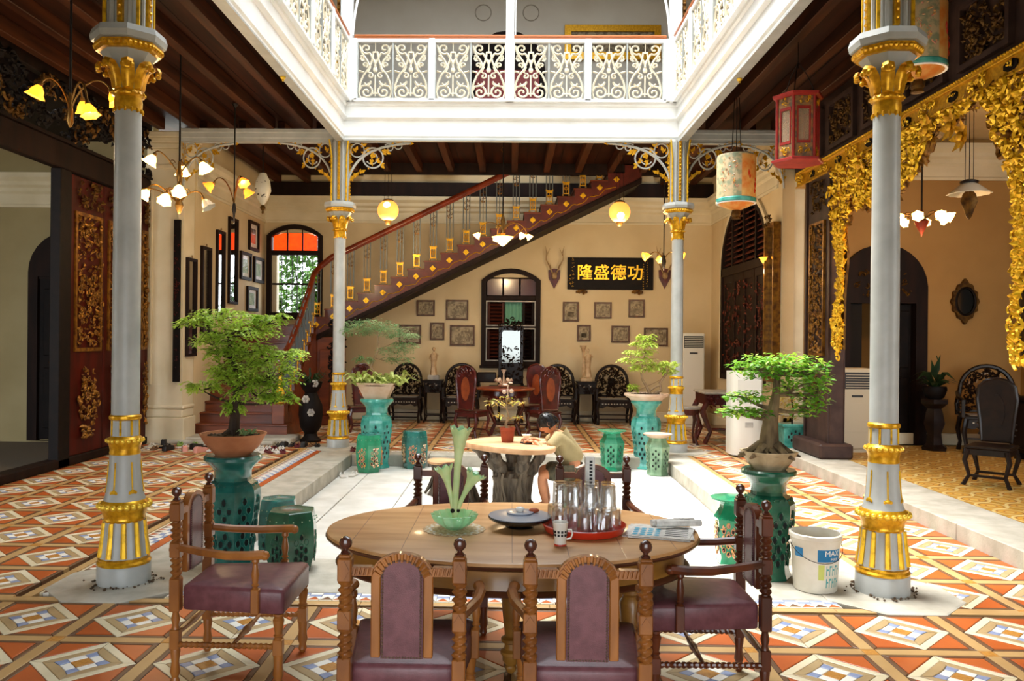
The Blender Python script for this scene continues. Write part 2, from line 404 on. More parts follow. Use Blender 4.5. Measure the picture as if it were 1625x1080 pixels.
PI_ = .665
def tile_prism(b, poly, z0=-.035, z1=0.0, g=.0035, ch=.004):
    # poly shrunk by the joint, with a small bevelled edge
    n = len(poly); cx = sum(p[0] for p in poly) / n; cy = sum(p[1] for p in poly) / n
    def ins(d):
        out = []
        for i in range(n):
            p0 = Vector(poly[i - 1]); p1 = Vector(poly[i]); p2 = Vector(poly[(i + 1) % n])
            e1 = (p1 - p0).normalized(); e2 = (p2 - p1).normalized()
            n1 = Vector((-e1.y, e1.x)); n2 = Vector((-e2.y, e2.x)); h = (n1 + n2)
            h = h / max(.35, h.dot(n1)) if h.length > 1e-6 else n1
            out.append(tuple(p1 + h * d))
        return out
    ar = sum(poly[i - 1][0] * poly[i][1] - poly[i][0] * poly[i - 1][1] for i in range(n))
    if ar < 0: poly = poly[::-1]
    a = ins(g / 2); c = ins(g / 2 + ch)
    v = [(x, y, z0) for x, y in a] + [(x, y, z1 - ch * .5) for x, y in a] + [(x, y, z1) for x, y in c]
    f = [tuple(range(2 * n, 3 * n))]
    for i in range(n):
        j = (i + 1) % n; f.append((i, j, n + j, n + i)); f.append((n + i, n + j, 2 * n + j, 2 * n + i))
    b.add(v, f)
def cell_pieces():
    # one repeat of the encaustic floor, centred on its diamond; bands belong to the cell's left and near side
    h = PI_ / 2; s = .040; br = .032; q = h - s          # half pitch, half band, brown line, half inner square
    P = []
    P.append(('tile_ochre', [(-h - s, -h - s), (-h + s, -h - s), (-h + s, -h + s), (-h - s, -h + s)]))
    P.append(('tile_beige', [(-h - s, -q), (-h + s, -q), (-h + s, q), (-h - s, q)]))
    P.append(('tile_beige', [(-q, -h - s), (q, -h - s), (q, -h + s), (-q, -h + s)]))
    D = q - .002; w = .050; wi = D - w * 1.414            # diamond half diagonal outer and inner
    C = [(D, 0), (0, D), (-D, 0), (0, -D)]; I = [(wi, 0), (0, wi), (-wi, 0), (0, -wi)]
    for i in range(4): j = (i + 1) % 4; P.append(('tile_cream', [C[i], C[j], I[j], I[i]]))
    for sx, sy in ((1, 1), (-1, 1), (-1, -1), (1, -1)):
        k1 = q - br
        P.append(('tile_orange', [(sx * k1, sy * k1), (sx * (D - k1 + .004), sy * k1), (sx * k1, sy * (D - k1 + .004))]))
        P.append(('tile_brown', [(sx * q, sy * .004), (sx * q, sy * q), (sx * k1, sy * k1), (sx * k1, sy * (D - k1 + .004))]))
        P.append(('tile_brown', [(sx * .004, sy * q), (sx * q, sy * q), (sx * k1, sy * k1), (sx * (D - k1 + .004), sy * k1)]))
    # eight pointed star inside the field: the star lies square to the diamond
    r0 = wi * .30; r1 = wi * .70; rm = wi * .40
    O = [(r0, 0), (0, r0), (-r0, 0), (0, -r0)]
    P.append(('tile_ochre', O))
    for i in range(4):
        a = i * pi / 2; b_ = a + pi / 2; m = a + pi / 4
        pa = (r1 * cos(a), r1 * sin(a)); pb = (r1 * cos(b_), r1 * sin(b_)); pm = (rm * cos(m), rm * sin(m))
        P.append(('tile_white', [O[i], pm, O[(i + 1) % 4]] if 0 else [O[i], (rm * 1.25 * cos(m - .42), rm * 1.25 * sin(m - .42)), (rm * 1.25 * cos(m + .42), rm * 1.25 * sin(m + .42)), O[(i + 1) % 4]]))
        f1 = (rm * 1.25 * cos(m - .42), rm * 1.25 * sin(m - .42)); f2 = (rm * 1.25 * cos(m + .42), rm * 1.25 * sin(m + .42))
        g0 = (rm * 1.25 * cos(a - pi / 4 + .42), rm * 1.25 * sin(a - pi / 4 + .42))
        P.append(('tile_blue', [O[i], g0, pa, f1]))
        e = wi * .50
        P.append(('tile_tan', [(wi * cos(a), wi * sin(a)), (wi * cos(b_), wi * sin(b_)), pb, f2, f1, pa]))
    return P
CELL = cell_pieces()
RED = ('tile_ochre', 'tile_beige', 'tile_orange', 'tile_brown', 'tile_cream', 'tile_tan', 'tile_blue', 'tile_white')
cells = []
OX = 2.382
def lay(i0, i1, ys, ok=None):
    for i in range(i0, i1 + 1):
        for y in ys:
            x = OX + i * PI_ - (0 if i <= 0 else 0)
            if ok is None or ok(x, y): cells.append((x, y))
def slabs(x, y): return not any(abs(x - cx) < .62 and abs(y - 5.7) < .35 for cx in (-2.73, 2.62)) or True
front_rows = [4.97 - .665 * i for i in range(0, 8)]
lay(-12, 5, front_rows)
lay(-12, -9, [5.70 + .665 * i for i in range(0, 17)])
lay(1, 2, [5.70 + .665 * i for i in range(0, 11)], lambda x, y: x < 4.0)
lay(-12, 2, [13.0 + .665 * i for i in range(0, 7)], lambda x, y: y < 17.3 and -5.9 < x < 4.3)
proto_mesh = {}
for q, (m_, poly) in enumerate(CELL):
    b = B(); tile_prism(b, poly)
    o = b.obj('tile', m_, None, 0); proto_mesh[q] = o.data; bpy.data.objects.remove(o)
near = sorted([c for c in cells if 4.1 < c[1] < 5.2 and abs(c[0]) < 3.3], key=lambda c: (-c[0] if False else abs(c[0] - .3) < .9, c[1], abs(c[0])))[:8]
near_set = set(near)
rest = {m_: B() for m_ in RED}
nt_ = 0
for (x, y) in cells:
    far = y > 9.5
    for q, (m_, poly) in enumerate(CELL):
        if (x, y) in near_set and nt_ < 296:
            o = bpy.data.objects.new('tile', proto_mesh[q]); COL.objects.link(o); o.parent = floor
            o.location = (x, y, random.uniform(-.0012, .0012)); nt_ += 1
        else:
            tile_prism(rest[m_], [(px + x, py + y) for px, py in poly], z1=random.uniform(-.001, .001), ch=.004)
allb = B()
for qi, m_ in enumerate(RED):
    allb.cur = qi; allb.add(rest[m_].v, rest[m_].f)
stuff('tile', allb, list(RED), floor, 0)
# ---- border bands of tile along the edges of the fields
band = B()
for (x0, y0, x1, y1) in ((-5.95, 5.30, 4.0, 5.375), (-3.26, 5.375, -3.19, 12.6), (2.70, 5.375, 2.735, 12.6), (3.985, 5.4, 4.0, 12.6), (-6.0, -1, -5.9, 13.2), (-2.4, 12.56, 2.3, 12.66), (-5.8, 13.12 + 3.95, 4.2, 17.3)):
    L = max(x1 - x0, y1 - y0); n = max(1, int(L / .6)); hor = (x1 - x0) > (y1 - y0)
    for i in range(n):
        if hor: tile_prism(band, [(x0 + (x1 - x0) * i / n, y0), (x0 + (x1 - x0) * (i + 1) / n, y0), (x0 + (x1 - x0) * (i + 1) / n, y1), (x0 + (x1 - x0) * i / n, y1)])
        else: tile_prism(band, [(x0, y0 + (y1 - y0) * i / n), (x1, y0 + (y1 - y0) * i / n), (x1, y0 + (y1 - y0) * (i + 1) / n), (x0, y0 + (y1 - y0) * (i + 1) / n)])
stuff('border_tile', band, 'tile_beige', floor, 0)
# ---- mosaic border of small triangles beside the stone kerb
mos = B(); MM = ['tile_white', 'tile_blue', 'tile_orange', 'tile_brown', 'tile_cream']
def mosaic(x0, y0, x1, y1):
    hor = (x1 - x0) > (y1 - y0); L = (x1 - x0) if hor else (y1 - y0); Wd = (y1 - y0) if hor else (x1 - x0)
    def pl(pts): return [((x0 + u, y0 + v) if hor else (x0 + v, y0 + u)) for u, v in pts]
    n = int(L / .085)
    for i in range(n):
        u = L * i / n; u2 = L * (i + 1) / n; um = (u + u2) / 2; a = Wd * .12; c = Wd * .52
        mos.cur = 2 if i % 2 else 3; tile_prism(mos, pl([(u, a), (um, c), (u2, a)]), ch=.002)
        mos.cur = 0; tile_prism(mos, pl([(u, a), (u, c), (um, c)]), ch=.002); tile_prism(mos, pl([(u2, a), (um, c), (u2, c)]), ch=.002)
        mos.cur = 1 if i % 2 else 0; tile_prism(mos, pl([(u, c), (u, Wd * .78), (u2, Wd * .78), (u2, c)]), ch=.002)
        mos.cur = 4; tile_prism(mos, pl([(u, 0), (u, a), (u2, a), (u2, 0)]), ch=.002)
        mos.cur = 0 if i % 2 else 1; tile_prism(mos, pl([(u, Wd * .78), (u, Wd), (u2, Wd), (u2, Wd * .78)]), ch=.002)
mosaic(-3.18, 5.45, -2.99, 12.62); mosaic(-2.3, 5.38, 2.2, 5.54); mosaic(-2.4, 12.46, 2.3, 12.56)
stuff('mosaic_tile', mos, MM, floor, 0)
ob = B()
for i in range(12):
    y0 = 5.45 + i * .6; tile_prism(ob, [(-2.985, y0), (-2.90, y0), (-2.90, y0 + .6), (-2.985, y0 + .6)])
stuff('border_strip', ob, 'tile_orange', floor, 0)
# ---- granite kerb round the sunken court, stone by stone
R = random.Random(4)
def kerb(x0, y0, x1, y1, n, zb=-.215, zt=.002):
    hor = (x1 - x0) > (y1 - y0)
    for i in range(n):
        b = B(); g = .004
        if hor: a, c = x0 + (x1 - x0) * i / n, x0 + (x1 - x0) * (i + 1) / n; b.box(a + g, y0 + g, zb, c - g, y1 - g, zt + R.uniform(-.002, .002), .008)
        else: a, c = y0 + (y1 - y0) * i / n, y0 + (y1 - y0) * (i + 1) / n; b.box(x0 + g, a + g, zb, x1 - g, c - g, zt + R.uniform(-.002, .002), .008)
        b.obj('kerb_stone', 'granite', floor)
kerb(-2.90, 5.54, -2.375, 12.62, 5); kerb(2.28, 5.54, 2.69, 12.62, 5)
kerb(-2.375, 5.54, 2.28, 6.40, 3); kerb(-2.375, 12.12, 2.28, 12.46, 4)
kerb(3.97, 2.0, 4.60, 12.6, 6, -.1, .15)
# ---- worn stone slabs of the court
xs = [-2.375, -2.0, -1.32, -.62, .06, .76, 1.45, 2.28]
for i in range(7):
    ys = [6.40] + [6.4 + (q + (.35 if i % 2 else .7)) * 1.9 for q in range(3)] + [12.12]
    for j in range(len(ys) - 1):
        B().box(xs[i] + .005, ys[j] + .005, -.3, xs[i + 1] - .005, ys[j + 1] - .005, -.17 + R.uniform(-.003, .003), .006).obj('stone_slab', 'court_stone', floor)
# ---- octagonal stone footings of the columns
for cx, cy in ((-2.73, 5.72), (2.62, 5.72), (-2.74, 12.9), (2.60, 12.85)):
    B().lathe([(.50, -.03), (.50, .004), (.485, .008)], 8, (cx, cy, 0), ang=pi / 8).obj('footing_stone', 'granite', floor, 0)
# ---- yellow patterned tiles of the raised hall on the right
def ring_tile():
    m = mat('hall_tile', 'B8862E', .5); nt = m.node_tree; N = nt.nodes; L = nt.links; p = N['Principled BSDF']
    tc = N.new('ShaderNodeTexCoord'); v = N.new('ShaderNodeVectorMath'); v.operation = 'LENGTH'; L.new(tc.outputs['Object'], v.inputs[0])
    mp = N.new('ShaderNodeMath'); mp.operation = 'MULTIPLY'; mp.inputs[1].default_value = 5.2; L.new(v.outputs['Value'], mp.inputs[0])
    r = N.new('ShaderNodeValToRGB'); e = r.color_ramp.elements; e[0].position = 0; e[0].color = lin('C89A3A'); e[1].position = 1; e[1].color = lin('A8802E')
    for pos, c in ((.18, 'D8B86A'), (.24, '8A4A1A'), (.32, 'C8963A'), (.52, 'C8963A'), (.56, '6E2E12'), (.64, 'D0A850'), (.74, 'D8C890'), (.8, 'B8862E')):
        q = e.new(pos); q.color = lin(c)
    L.new(mp.outputs[0], r.inputs[0]); L.new(r.outputs[0], p.inputs['Base Color']); K['hall_tile'] = m
ring_tile()
T0 = .30; tb = B(); tile_prism(tb, [(-T0 / 2, -T0 / 2), (T0 / 2, -T0 / 2), (T0 / 2, T0 / 2), (-T0 / 2, T0 / 2)])
o_ = tb.obj('tile', 'hall_tile', None, 0); htm = o_.data; bpy.data.objects.remove(o_)
hall_floor = struct('floor', B().box(4.6, 2, .10, 10, 13, .118), 'grout')
for i in range(12):
    for j in range(23):
        x = 4.75 + i * T0; y = 12.6 - j * T0
        if x > 4.6 + (y - 1) * .75: continue
        o = bpy.data.objects.new('tile', htm); COL.objects.link(o); o.parent = hall_floor; o.location = (x, y, .15)

# ---- walls
def wall_with_hole(name, m, x0, x1, y0, y1, z0, z1, holes):   # wall facing -y, rectangular holes (hx0,hx1,hz0,hz1)
    b = B(); hs = sorted(holes); x = x0
    for (a, c, d, e) in hs:
        b.box(x, y0, z0, a, y1, z1); b.box(a, y0, z0, c, y1, d); b.box(a, y0, e, c, y1, z1); x = c
    b.box(x, y0, z0, x1, y1, z1); return struct(name, b, m)
ZC = 5.22                                                   # underside of the boards
wb = wall_with_hole('wall_back', 'cream_wall', -5.5, 4.45, 17.4, 17.65, -.1, 5.35, [(-5.17, -4.13, 2.20, 3.98), (-.56, .55, 1.20, 3.06)])
struct('wall_upper_back', B().box(-6.0, 17.4, 5.35, 6.0, 17.65, 9.4), 'upper_wall_skylit')
struct('wall_left', B().box(-5.5, 13.55, -.1, -5.32, 17.4, 9.4), 'cream_wall')
# the louvred window wall on the right (opening between y 13.5 and 16.5)
b = B().box(4.26, 12.9, -.1, 4.45, 13.5, 9.4).box(4.26, 16.5, -.1, 4.45, 17.4, 9.4).box(4.26, 13.5, -.1, 4.45, 16.5, 1.0).box(4.26, 13.5, 4.35, 4.45, 16.5, 9.4)
struct('wall_right', b, 'cream_wall')
struct('wall_left_room_back', B().box(-10.4, 13.35, -.1, -5.95, 13.55, 5.2), 'room_wall_shaded')
struct('wall_left_room_side', B().box(-10.5, 4, -.1, -10.3, 13.4, 5.2), 'room_wall_shaded')
struct('wall_left_front', B().box(-6.1, -2, -.1, -5.9, 4.5, 5.2), 'cream_wall')
struct('wall_right_front', B().box(4.35, -2, -.1, 4.5, 4.2, 5.2), 'cream_wall')
wall_with_hole('wall_hall_back', 'hall_wall', 4.62, 8.2, 12.9, 13.1, .1, 5.2, [(5.22, 6.40, .15, 2.55)])
struct('wall_hall_beyond', B().box(4.7, 14.6, .1, 7.4, 14.7, 3.6), 'hall_wall')
struct('wall_hall_side', B().box(8.0, 3, .1, 8.2, 12.9, 5.2), 'hall_wall')
b = B().box(-6.1, -2.2, -.1, -2.8, -2, 5.2).box(2.6, -2.2, -.1, 4.5, -2, 5.2).box(-2.8, -2.2, 2.7, 2.6, -2, 5.2); struct('wall_front', b, 'cream_wall')  # unseen wall, added with a small doorway to cut light from the front
# dark boxes added behind two windows to block daylight; hall rear room closed in
struct('wall_back_blackout', B().box(-1.6, 19.4, .3, 1.6, 19.5, 3.8).box(-1.7, 17.65, .3, -1.6, 19.5, 3.8).box(1.6, 17.65, .3, 1.7, 19.5, 3.8).box(-1.7, 17.65, 3.7, 1.7, 19.5, 3.8).box(-1.7, 17.65, .2, 1.7, 19.5, .3), 'shutter_brown')
struct('wall_right_blackout', B().box(4.70, 13.15, .3, 4.78, 17.2, 5).box(4.45, 16.9, .3, 4.78, 17.0, 5).box(4.45, 13.15, .3, 4.78, 13.2, 5), 'dark_wood')
struct('wall_hall_rear_room', B().box(4.8, 13.1, 3.3, 7.6, 14.7, 3.4).box(7.5, 13.1, .1, 7.6, 14.7, 3.4), 'hall_wall')
# upper floor walls and roof ceiling
struct('wall_upper_left', B().box(-6.1, -2, 5.4, -5.9, 17.4, 9.4), 'grey_wall')
struct('wall_upper_right', B().box(5.9, -2, 5.4, 6.1, 17.4, 9.4), 'grey_wall')
struct('wall_upper_front', B().box(-6.1, 1.8, 5.4, 6.1, 2.0, 9.4), 'grey_wall')
b = B()
for q in ((-6.2, -2, 6.2, 5.6), (-6.2, 5.6, -2.75, 12.95), (2.65, 5.6, 6.2, 12.95), (-6.2, 12.95, 6.2, 17.6)): b.box(q[0], q[1], 9.35, q[2], q[3], 9.6)
struct('ceiling_upper', b, 'white_paint')
for x in (-.66, .36): struct('trim_ring', B().tube([(x + .17 * cos(a), 17.39, 8.72 + .17 * sin(a)) for a in [2 * pi * i / 24 for i in range(24)]], .012, 6, closed=True), 'grey_wall')
# ---- first floor boards and joists (the gallery ceiling)
ceil = None; bb = B()
for q in ((-6.1, -2, -2.78, 12.95), (2.68, -2, 4.5, 12.95), (-2.78, -2, 2.68, 5.55), (-6.1, 12.95, -3.2, 17.4), (-3.2, 12.95, 3.0, 16.1), (3.0, 12.95, 4.5, 17.4)):
    bb.box(q[0], q[1], ZC, q[2], q[3], 5.40)
ceil = struct('ceiling', bb, 'ceiling_board')
def joist(x, y0, y1): B().box(x - .06, y0, 5.04, x + .06, y1, ZC - .001, .008).obj('joist', 'joist_wood', ceil)
for x in (-3.25, -3.85, -4.45, -5.05, -5.62): joist(x, 4.0, 12.9)
for x in (3.1, 3.62, 4.12): joist(x, 4.0, 12.9)
for i in range(15):
    x = -5.0 + i * .63; joist(x, 13.05, 17.3 if (x < -3.2 or x > 3.0) else 16.1)
bd = B()
for i in range(32):       # narrow joints between the boards
    x = -6.0 + i * .33
    if -2.78 < x < 2.68: bd.box(x, 13, ZC - .006, x + .012, 16.0, ZC)
    else: bd.box(x, 4, ZC - .006, x + .012, 12.9, ZC)
stuff('board_joint', bd, 'dark_wood', ceil)
struct('ceiling_left_room', B().box(-10.5, 3.5, 4.95, -6.1, 13.5, 5.1), 'dark_wood')
struct('ceiling_hall', B().box(4.5, 2.5, 4.95, 8.3, 13.1, 5.1), 'cream_wall')
struct('trim_ceiling_edge', B().box(-3.2, 16.1, 5.0, 3.0, 16.2, 5.42), 'dark_wood')
struct('trim_dark_band', B().box(-5.32, 17.28, 4.78, 4.26, 17.4, 5.06), 'dark_wood')
# cornice along back, left and right
def cornice(name, pts):
    b = B(); prof = [(0, 4.20), (.03, 4.20), (.03, 4.24), (.015, 4.26), (.015, 4.42), (.05, 4.46), (.05, 4.52), (.09, 4.56), (.09, 4.62), (.14, 4.68), (.14, 4.76), (0, 4.76)]
    return b, prof
b, pr = cornice('', 0); b.prism([(17.4 - d, z) for d, z in pr], 'x', -5.32, 4.26); struct('trim_cornice_back', b, 'cream_trim')
b, pr = cornice('', 0); b.prism([(-5.32 + d, z) for d, z in pr], 'y', 13.6, 17.4); struct('trim_cornice_left', b, 'cream_trim')
b, pr = cornice('', 0); b.prism([(4.26 - d, z) for d, z in pr], 'y', 13.1, 17.4); struct('trim_cornice_right', b, 'cream_trim')
b, pr = cornice('', 0); b.prism([(12.9 - d, z + .1) for d, z in pr], 'x', 4.62, 8.0); struct('trim_cornice_hall', b, 'cream_trim')
b, pr = cornice('', 0); b.prism([(13.35 - d, z - .35) for d, z in pr], 'x', -10.3, -5.95); struct('trim_cornice_room', b, 'cream_trim')
for nm, bx in (('baseboard_back', (-3.8, 17.36, 0, 4.26, 17.4, .22)), ('baseboard_right', (4.2, 13, 0, 4.26, 17.4, .22)), ('baseboard_hall', (4.6, 12.86, .15, 8, 12.9, .33))):
    struct(nm, B().box(*bx, .01), 'cream_trim')
struct('baseboard_left_sill', B().box(-6.05, 3, 0, -5.86, 13.1, .12, .015), 'dark_wood')
# ---- pilasters
def pilaster(x0, x1, y, nm):
    b = B(); d = .42
    b.box(x0 - .05, y - .08, 0, x1 + .05, y + d, .42, .01); b.box(x0 - .02, y - .05, .42, x1 + .02, y + d, .56, .02); b.box(x0 - .04, y - .06, .56, x1 + .04, y + d, .62, .02)
    b.box(x0, y - .02, .62, x1, y + d, 4.45)
    for a, c in ((x0 + .06, x0 + .10), (x1 - .10, x1 - .06)): b.box(a, y - .045, .95, c, y - .02, 4.15, .006)
    b.box(x0 + .10, y - .03, 4.1, x1 - .10, y - .02, 4.15); b.box(x0 + .10, y - .03, .92, x1 - .10, y - .02, .96)
    for i, (z0, z1, e) in enumerate(((4.45, 4.52, .03), (4.52, 4.78, .01), (4.78, 4.86, .05), (4.86, 4.94, .09), (4.94, 5.03, .13))): b.box(x0 - e, y - .02 - e, z0, x1 + e, y + d, z1, .01)
    struct(nm, b, 'cream_trim')
pilaster(-5.92, -5.32, 13.1, 'trim_pilaster_left'); pilaster(4.30, 4.78, 12.95, 'trim_pilaster_right')
# cross beams and court fascia
for nm, x0, x1, y in (('trim_beam_left', -5.3, -2.75, 12.85), ('trim_beam_right', 2.62, 4.35, 12.8)):
    struct(nm, B().box(x0, y, 4.90, x1, y + .18, 5.02, .01).box(x0, y - .03, 4.98, x1, y + .21, 5.05, .01).box(x0, y + .02, 4.85, x1, y + .16, 4.90), 'column_paint')
def fascia(nm, axis, c, s_, a, b_):        # profile: (offset towards the court, z)
    pr = [(0, 4.86), (.03, 4.86), (.03, 4.90), (.05, 4.92), (.05, 4.955), (.035, 4.96), (.035, 5.17), (.05, 5.18), (.085, 5.20), (.085, 5.22), (.06, 5.235), (.06, 5.38), (.09, 5.40), (.09, 5.44), (-.1, 5.44), (-.1, 4.86)]
    return struct(nm, B().prism([(c + s_ * d, z) for d, z in pr], axis, a, b_), 'white_paint')
fascia('trim_fascia_back', 'x', 12.80, -1, -2.72, 2.62); fascia('trim_fascia_left', 'y', -2.70, 1, 5.5, 12.85)
fascia('trim_fascia_right', 'y', 2.62, -1, 5.5, 12.85); fascia('trim_fascia_front', 'x', 5.50, 1, -2.72, 2.62)
struct('trim_gutter_line', B().box(-2.70, 12.72, 4.84, 2.6, 12.80, 4.862).box(-2.78, 5.5, 4.84, -2.66, 12.8, 4.862).box(2.58, 5.5, 4.84, 2.70, 12.8, 4.862), 'column_paint')
# ================================================================ COLUMNS
def make_column(loc, label, full=True):
    t = thing('iron_column', label, 'column', loc, 0, 'painted iron columns round the court')
    oc = lambda n, d: (lambda a, z: 1 + d * cos(n * a))
    B().lathe([(.178, 0), (.178, .13), (.172, .14)], 28).obj('plinth', 'column_paint', t)
    B().lathe([(.176, .14), (.18, .155), (.168, .17), (.172, .185), (.160, .19)], 28).obj('base_ring', 'gilt', t)
    d = B().lathe([(.158, .19), (.150, .25), (.138, .36), (.130, .445)], 64, rf=oc(16, .035)).obj('fluted_drum', 'column_paint', t)
    for i in range(10):
        a = 2 * pi * i / 10 + .1
        B().tube([(.159 * cos(a), .159 * sin(a), .20), (.145 * cos(a), .145 * sin(a), .30), (.134 * cos(a), .134 * sin(a), .44)], [.021, .019, .016], 6).obj('gilt_flute', 'gilt_bright', d)
    b = B().lathe([(.132, .44), (.140, .455), (.136, .47), (.145, .50), (.158, .535), (.165, .55), (.158, .572), (.140, .59)], 28)
    b.obj('collar', 'gilt', t); b = B()
    for i in range(24): a = 2 * pi * i / 24; b.sph((.166 * cos(a), .166 * sin(a), .553), .021, 8, 6)
    o = b.obj('bead_row', 'gilt_bead', t)
    fl = B().lathe([(.140, .585), (.128, .62), (.115, .70), (.105, .80), (.101, .91)], 28).obj('flared_drum', 'column_paint', t)
    for i in range(6):
        a = 2 * pi * i / 6 + .35; c, s_ = cos(a), sin(a)
        b = B().tube([(.104 * c, .104 * s_, .86), (.115 * c, .115 * s_, .70), (.121 * c, .121 * s_, .66)], .006, 5)
        b.M = Matrix.Translation((.123 * c, .123 * s_, .655)) @ Matrix.Rotation(a, 4, 'Z'); b.sph((0, 0, 0), .022, 6, 5, (.35, 1, .7)); b.sph((0, .02, -.006), .012, 5, 4, (.4, 1, 1)); b.sph((0, -.02, -.006), .012, 5, 4, (.4, 1, 1))
        b.obj('gilt_dart', 'gilt_bright', fl)
    b = B().lathe([(.100, .905), (.104, .92), (.100, .94), (.106, .97), (.118, 1.0), (.118, 1.02), (.10, 1.035), (.094, 1.04)], 28)
    b.obj('cup', 'gilt', t); b = B()
    for i in range(20): a = 2 * pi * i / 20; b.sph((.118 * cos(a), .118 * sin(a), 1.008), .015, 7, 5)
    b.obj('bead_row', 'gilt_bead', t)
    sd_ = B().lathe([(.094, 1.04), (.092, 1.155)], 48, rf=oc(12, .03)).obj('short_drum', 'column_paint', t)
    for i in range(8):
        a = 2 * pi * i / 8 + .1; B().tube([(.094 * cos(a), .094 * sin(a), 1.045), (.093 * cos(a), .093 * sin(a), 1.15)], .0085, 5).obj('gilt_flute', 'gilt_bright', sd_)
    B().lathe([(.094, 1.15), (.106, 1.158), (.108, 1.17), (.106, 1.18), (.094, 1.19)], 28).obj('shaft_ring', 'gilt', t)
    B().lathe([(.094, 1.185), (.093, 2.2), (.088, 3.33)], 32).obj('shaft', 'column_paint', t)
    b = B().lathe([(.092, 3.33), (.094, 3.40), (.090, 3.43), (.108, 3.44), (.110, 3.45), (.100, 3.465), (.092, 3.48)], 28)
    for i in range(14):
        a = 2 * pi * i / 14; b.sph((.094 * cos(a), .094 * sin(a), 3.335), .016, 6, 4, (.7, .7, 1.2))
        b.sph((.108 * cos(a), .108 * sin(a), 3.452), .012, 5, 4)
    b.obj('necking', 'gilt', t)
    B().lathe([(.090, 3.47), (.10, 3.56), (.135, 3.66), (.19, 3.735)], 8, ang=pi / 8).obj('capital_bell', 'column_paint', t, 20)
    for i in range(8):
        a = 2 * pi * i / 8 + pi / 8; b = B(Matrix.Rotation(a, 4, 'Z'))
        prof = [(.095, 3.48, .034), (.105, 3.54, .042), (.125, 3.60, .045), (.158, 3.645, .042), (.19, 3.655, .038), (.205, 3.63, .034), (.198, 3.60, .03), (.18, 3.60, .02)]
        vs = []; fs = []
        for r, z, w in prof: vs += [(r - .006, -w, z), (r + .006, -w * .45, z + .004), (r + .012, 0, z + .008), (r + .006, w * .45, z + .004), (r - .006, w, z), (r - .016, 0, z - .006)]
        for j in range(7):
            for q in range(6): q2 = (q + 1) % 6; fs.append((j * 6 + q, j * 6 + q2, j * 6 + 6 + q2, j * 6 + 6 + q))
        fs += [(5, 4, 3, 2, 1, 0), (42, 43, 44, 45, 46, 47)]; b.add(vs, fs)
        for y_ in (-.028, 0, .028): b.sph((.195, y_, 3.622 - abs(y_) * .4), .020, 6, 5)
        b.obj('acanthus_leaf', 'gilt', t)
    b = B().lathe([(.18, 3.73), (.215, 3.735), (.228, 3.79), (.20, 3.80)], 8, ang=pi / 8)
    for i in range(8):
        for q in range(5):
            a0, a1 = pi / 8 + i * pi / 4, pi / 8 + (i + 1) * pi / 4; f_ = (q + .5) / 5
            b.sph((.222 * (cos(a0) * (1 - f_) + cos(a1) * f_), .222 * (sin(a0) * (1 - f_) + sin(a1) * f_), 3.765), .017, 5, 4)
    b.obj('egg_band', 'gilt', t, 20)
    B().lathe([(.20, 3.79), (.245, 3.80), (.255, 3.84), (.24, 3.885), (.17, 3.90)], 8, ang=pi / 8).obj('abacus', 'column_paint', t, 20)
    b = B(); b.box(-.115, -.115, 3.89, .115, .115, 4.87, .03)
    for sx, sy in ((1, 0), (-1, 0), (0, 1), (0, -1)):
        for e in (-.06, .06):
            if sx: b.tube([(sx * .125, e, 3.9), (sx * .125, e, 4.86)], .016, 6)
            else: b.tube([(e, sy * .125, 3.9), (e, sy * .125, 4.86)], .016, 6)
    post = b.obj('upper_post', 'column_paint', t)
    for sx, sy in ((1, 1), (-1, 1), (-1, -1), (1, -1)):
        B().tube([(sx * .118, sy * .118, 3.9), (sx * .118, sy * .118, 4.6), (sx * .15, sy * .15, 4.86)], .014, 6).obj('gilt_edge', 'gilt_bright', post)
    for sx, sy in ((1, 0), (-1, 0), (0, 1), (0, -1)):
        b = B().box(-.02 + sx * .13, -.02 + sy * .13, 3.92, .02 + sx * .13, .02 + sy * .13, 4.86, .006)
        for q in range(16): b.sph((sx * .152, sy * .152, 3.97 + q * .055), .014, 5, 4)
        b.obj('beaded_strip', 'gilt', post)
    return t
col_ = make_column((-2.73, 5.72, 0), 'tall pale grey iron column with gilded bands, nearest on the left, beside the large shaded bonsai')
dup(col_, (2.62, 5.75, 0), label='tall pale grey iron column with gilded bands, nearest on the right, beside the white bucket')
dup(col_, (-2.74, 12.9, 0), label='distant white and gold iron column standing in front of the staircase foot')
dup(col_, (2.60, 12.8, 0), label='distant white and gold iron column under the right end of the far balcony')

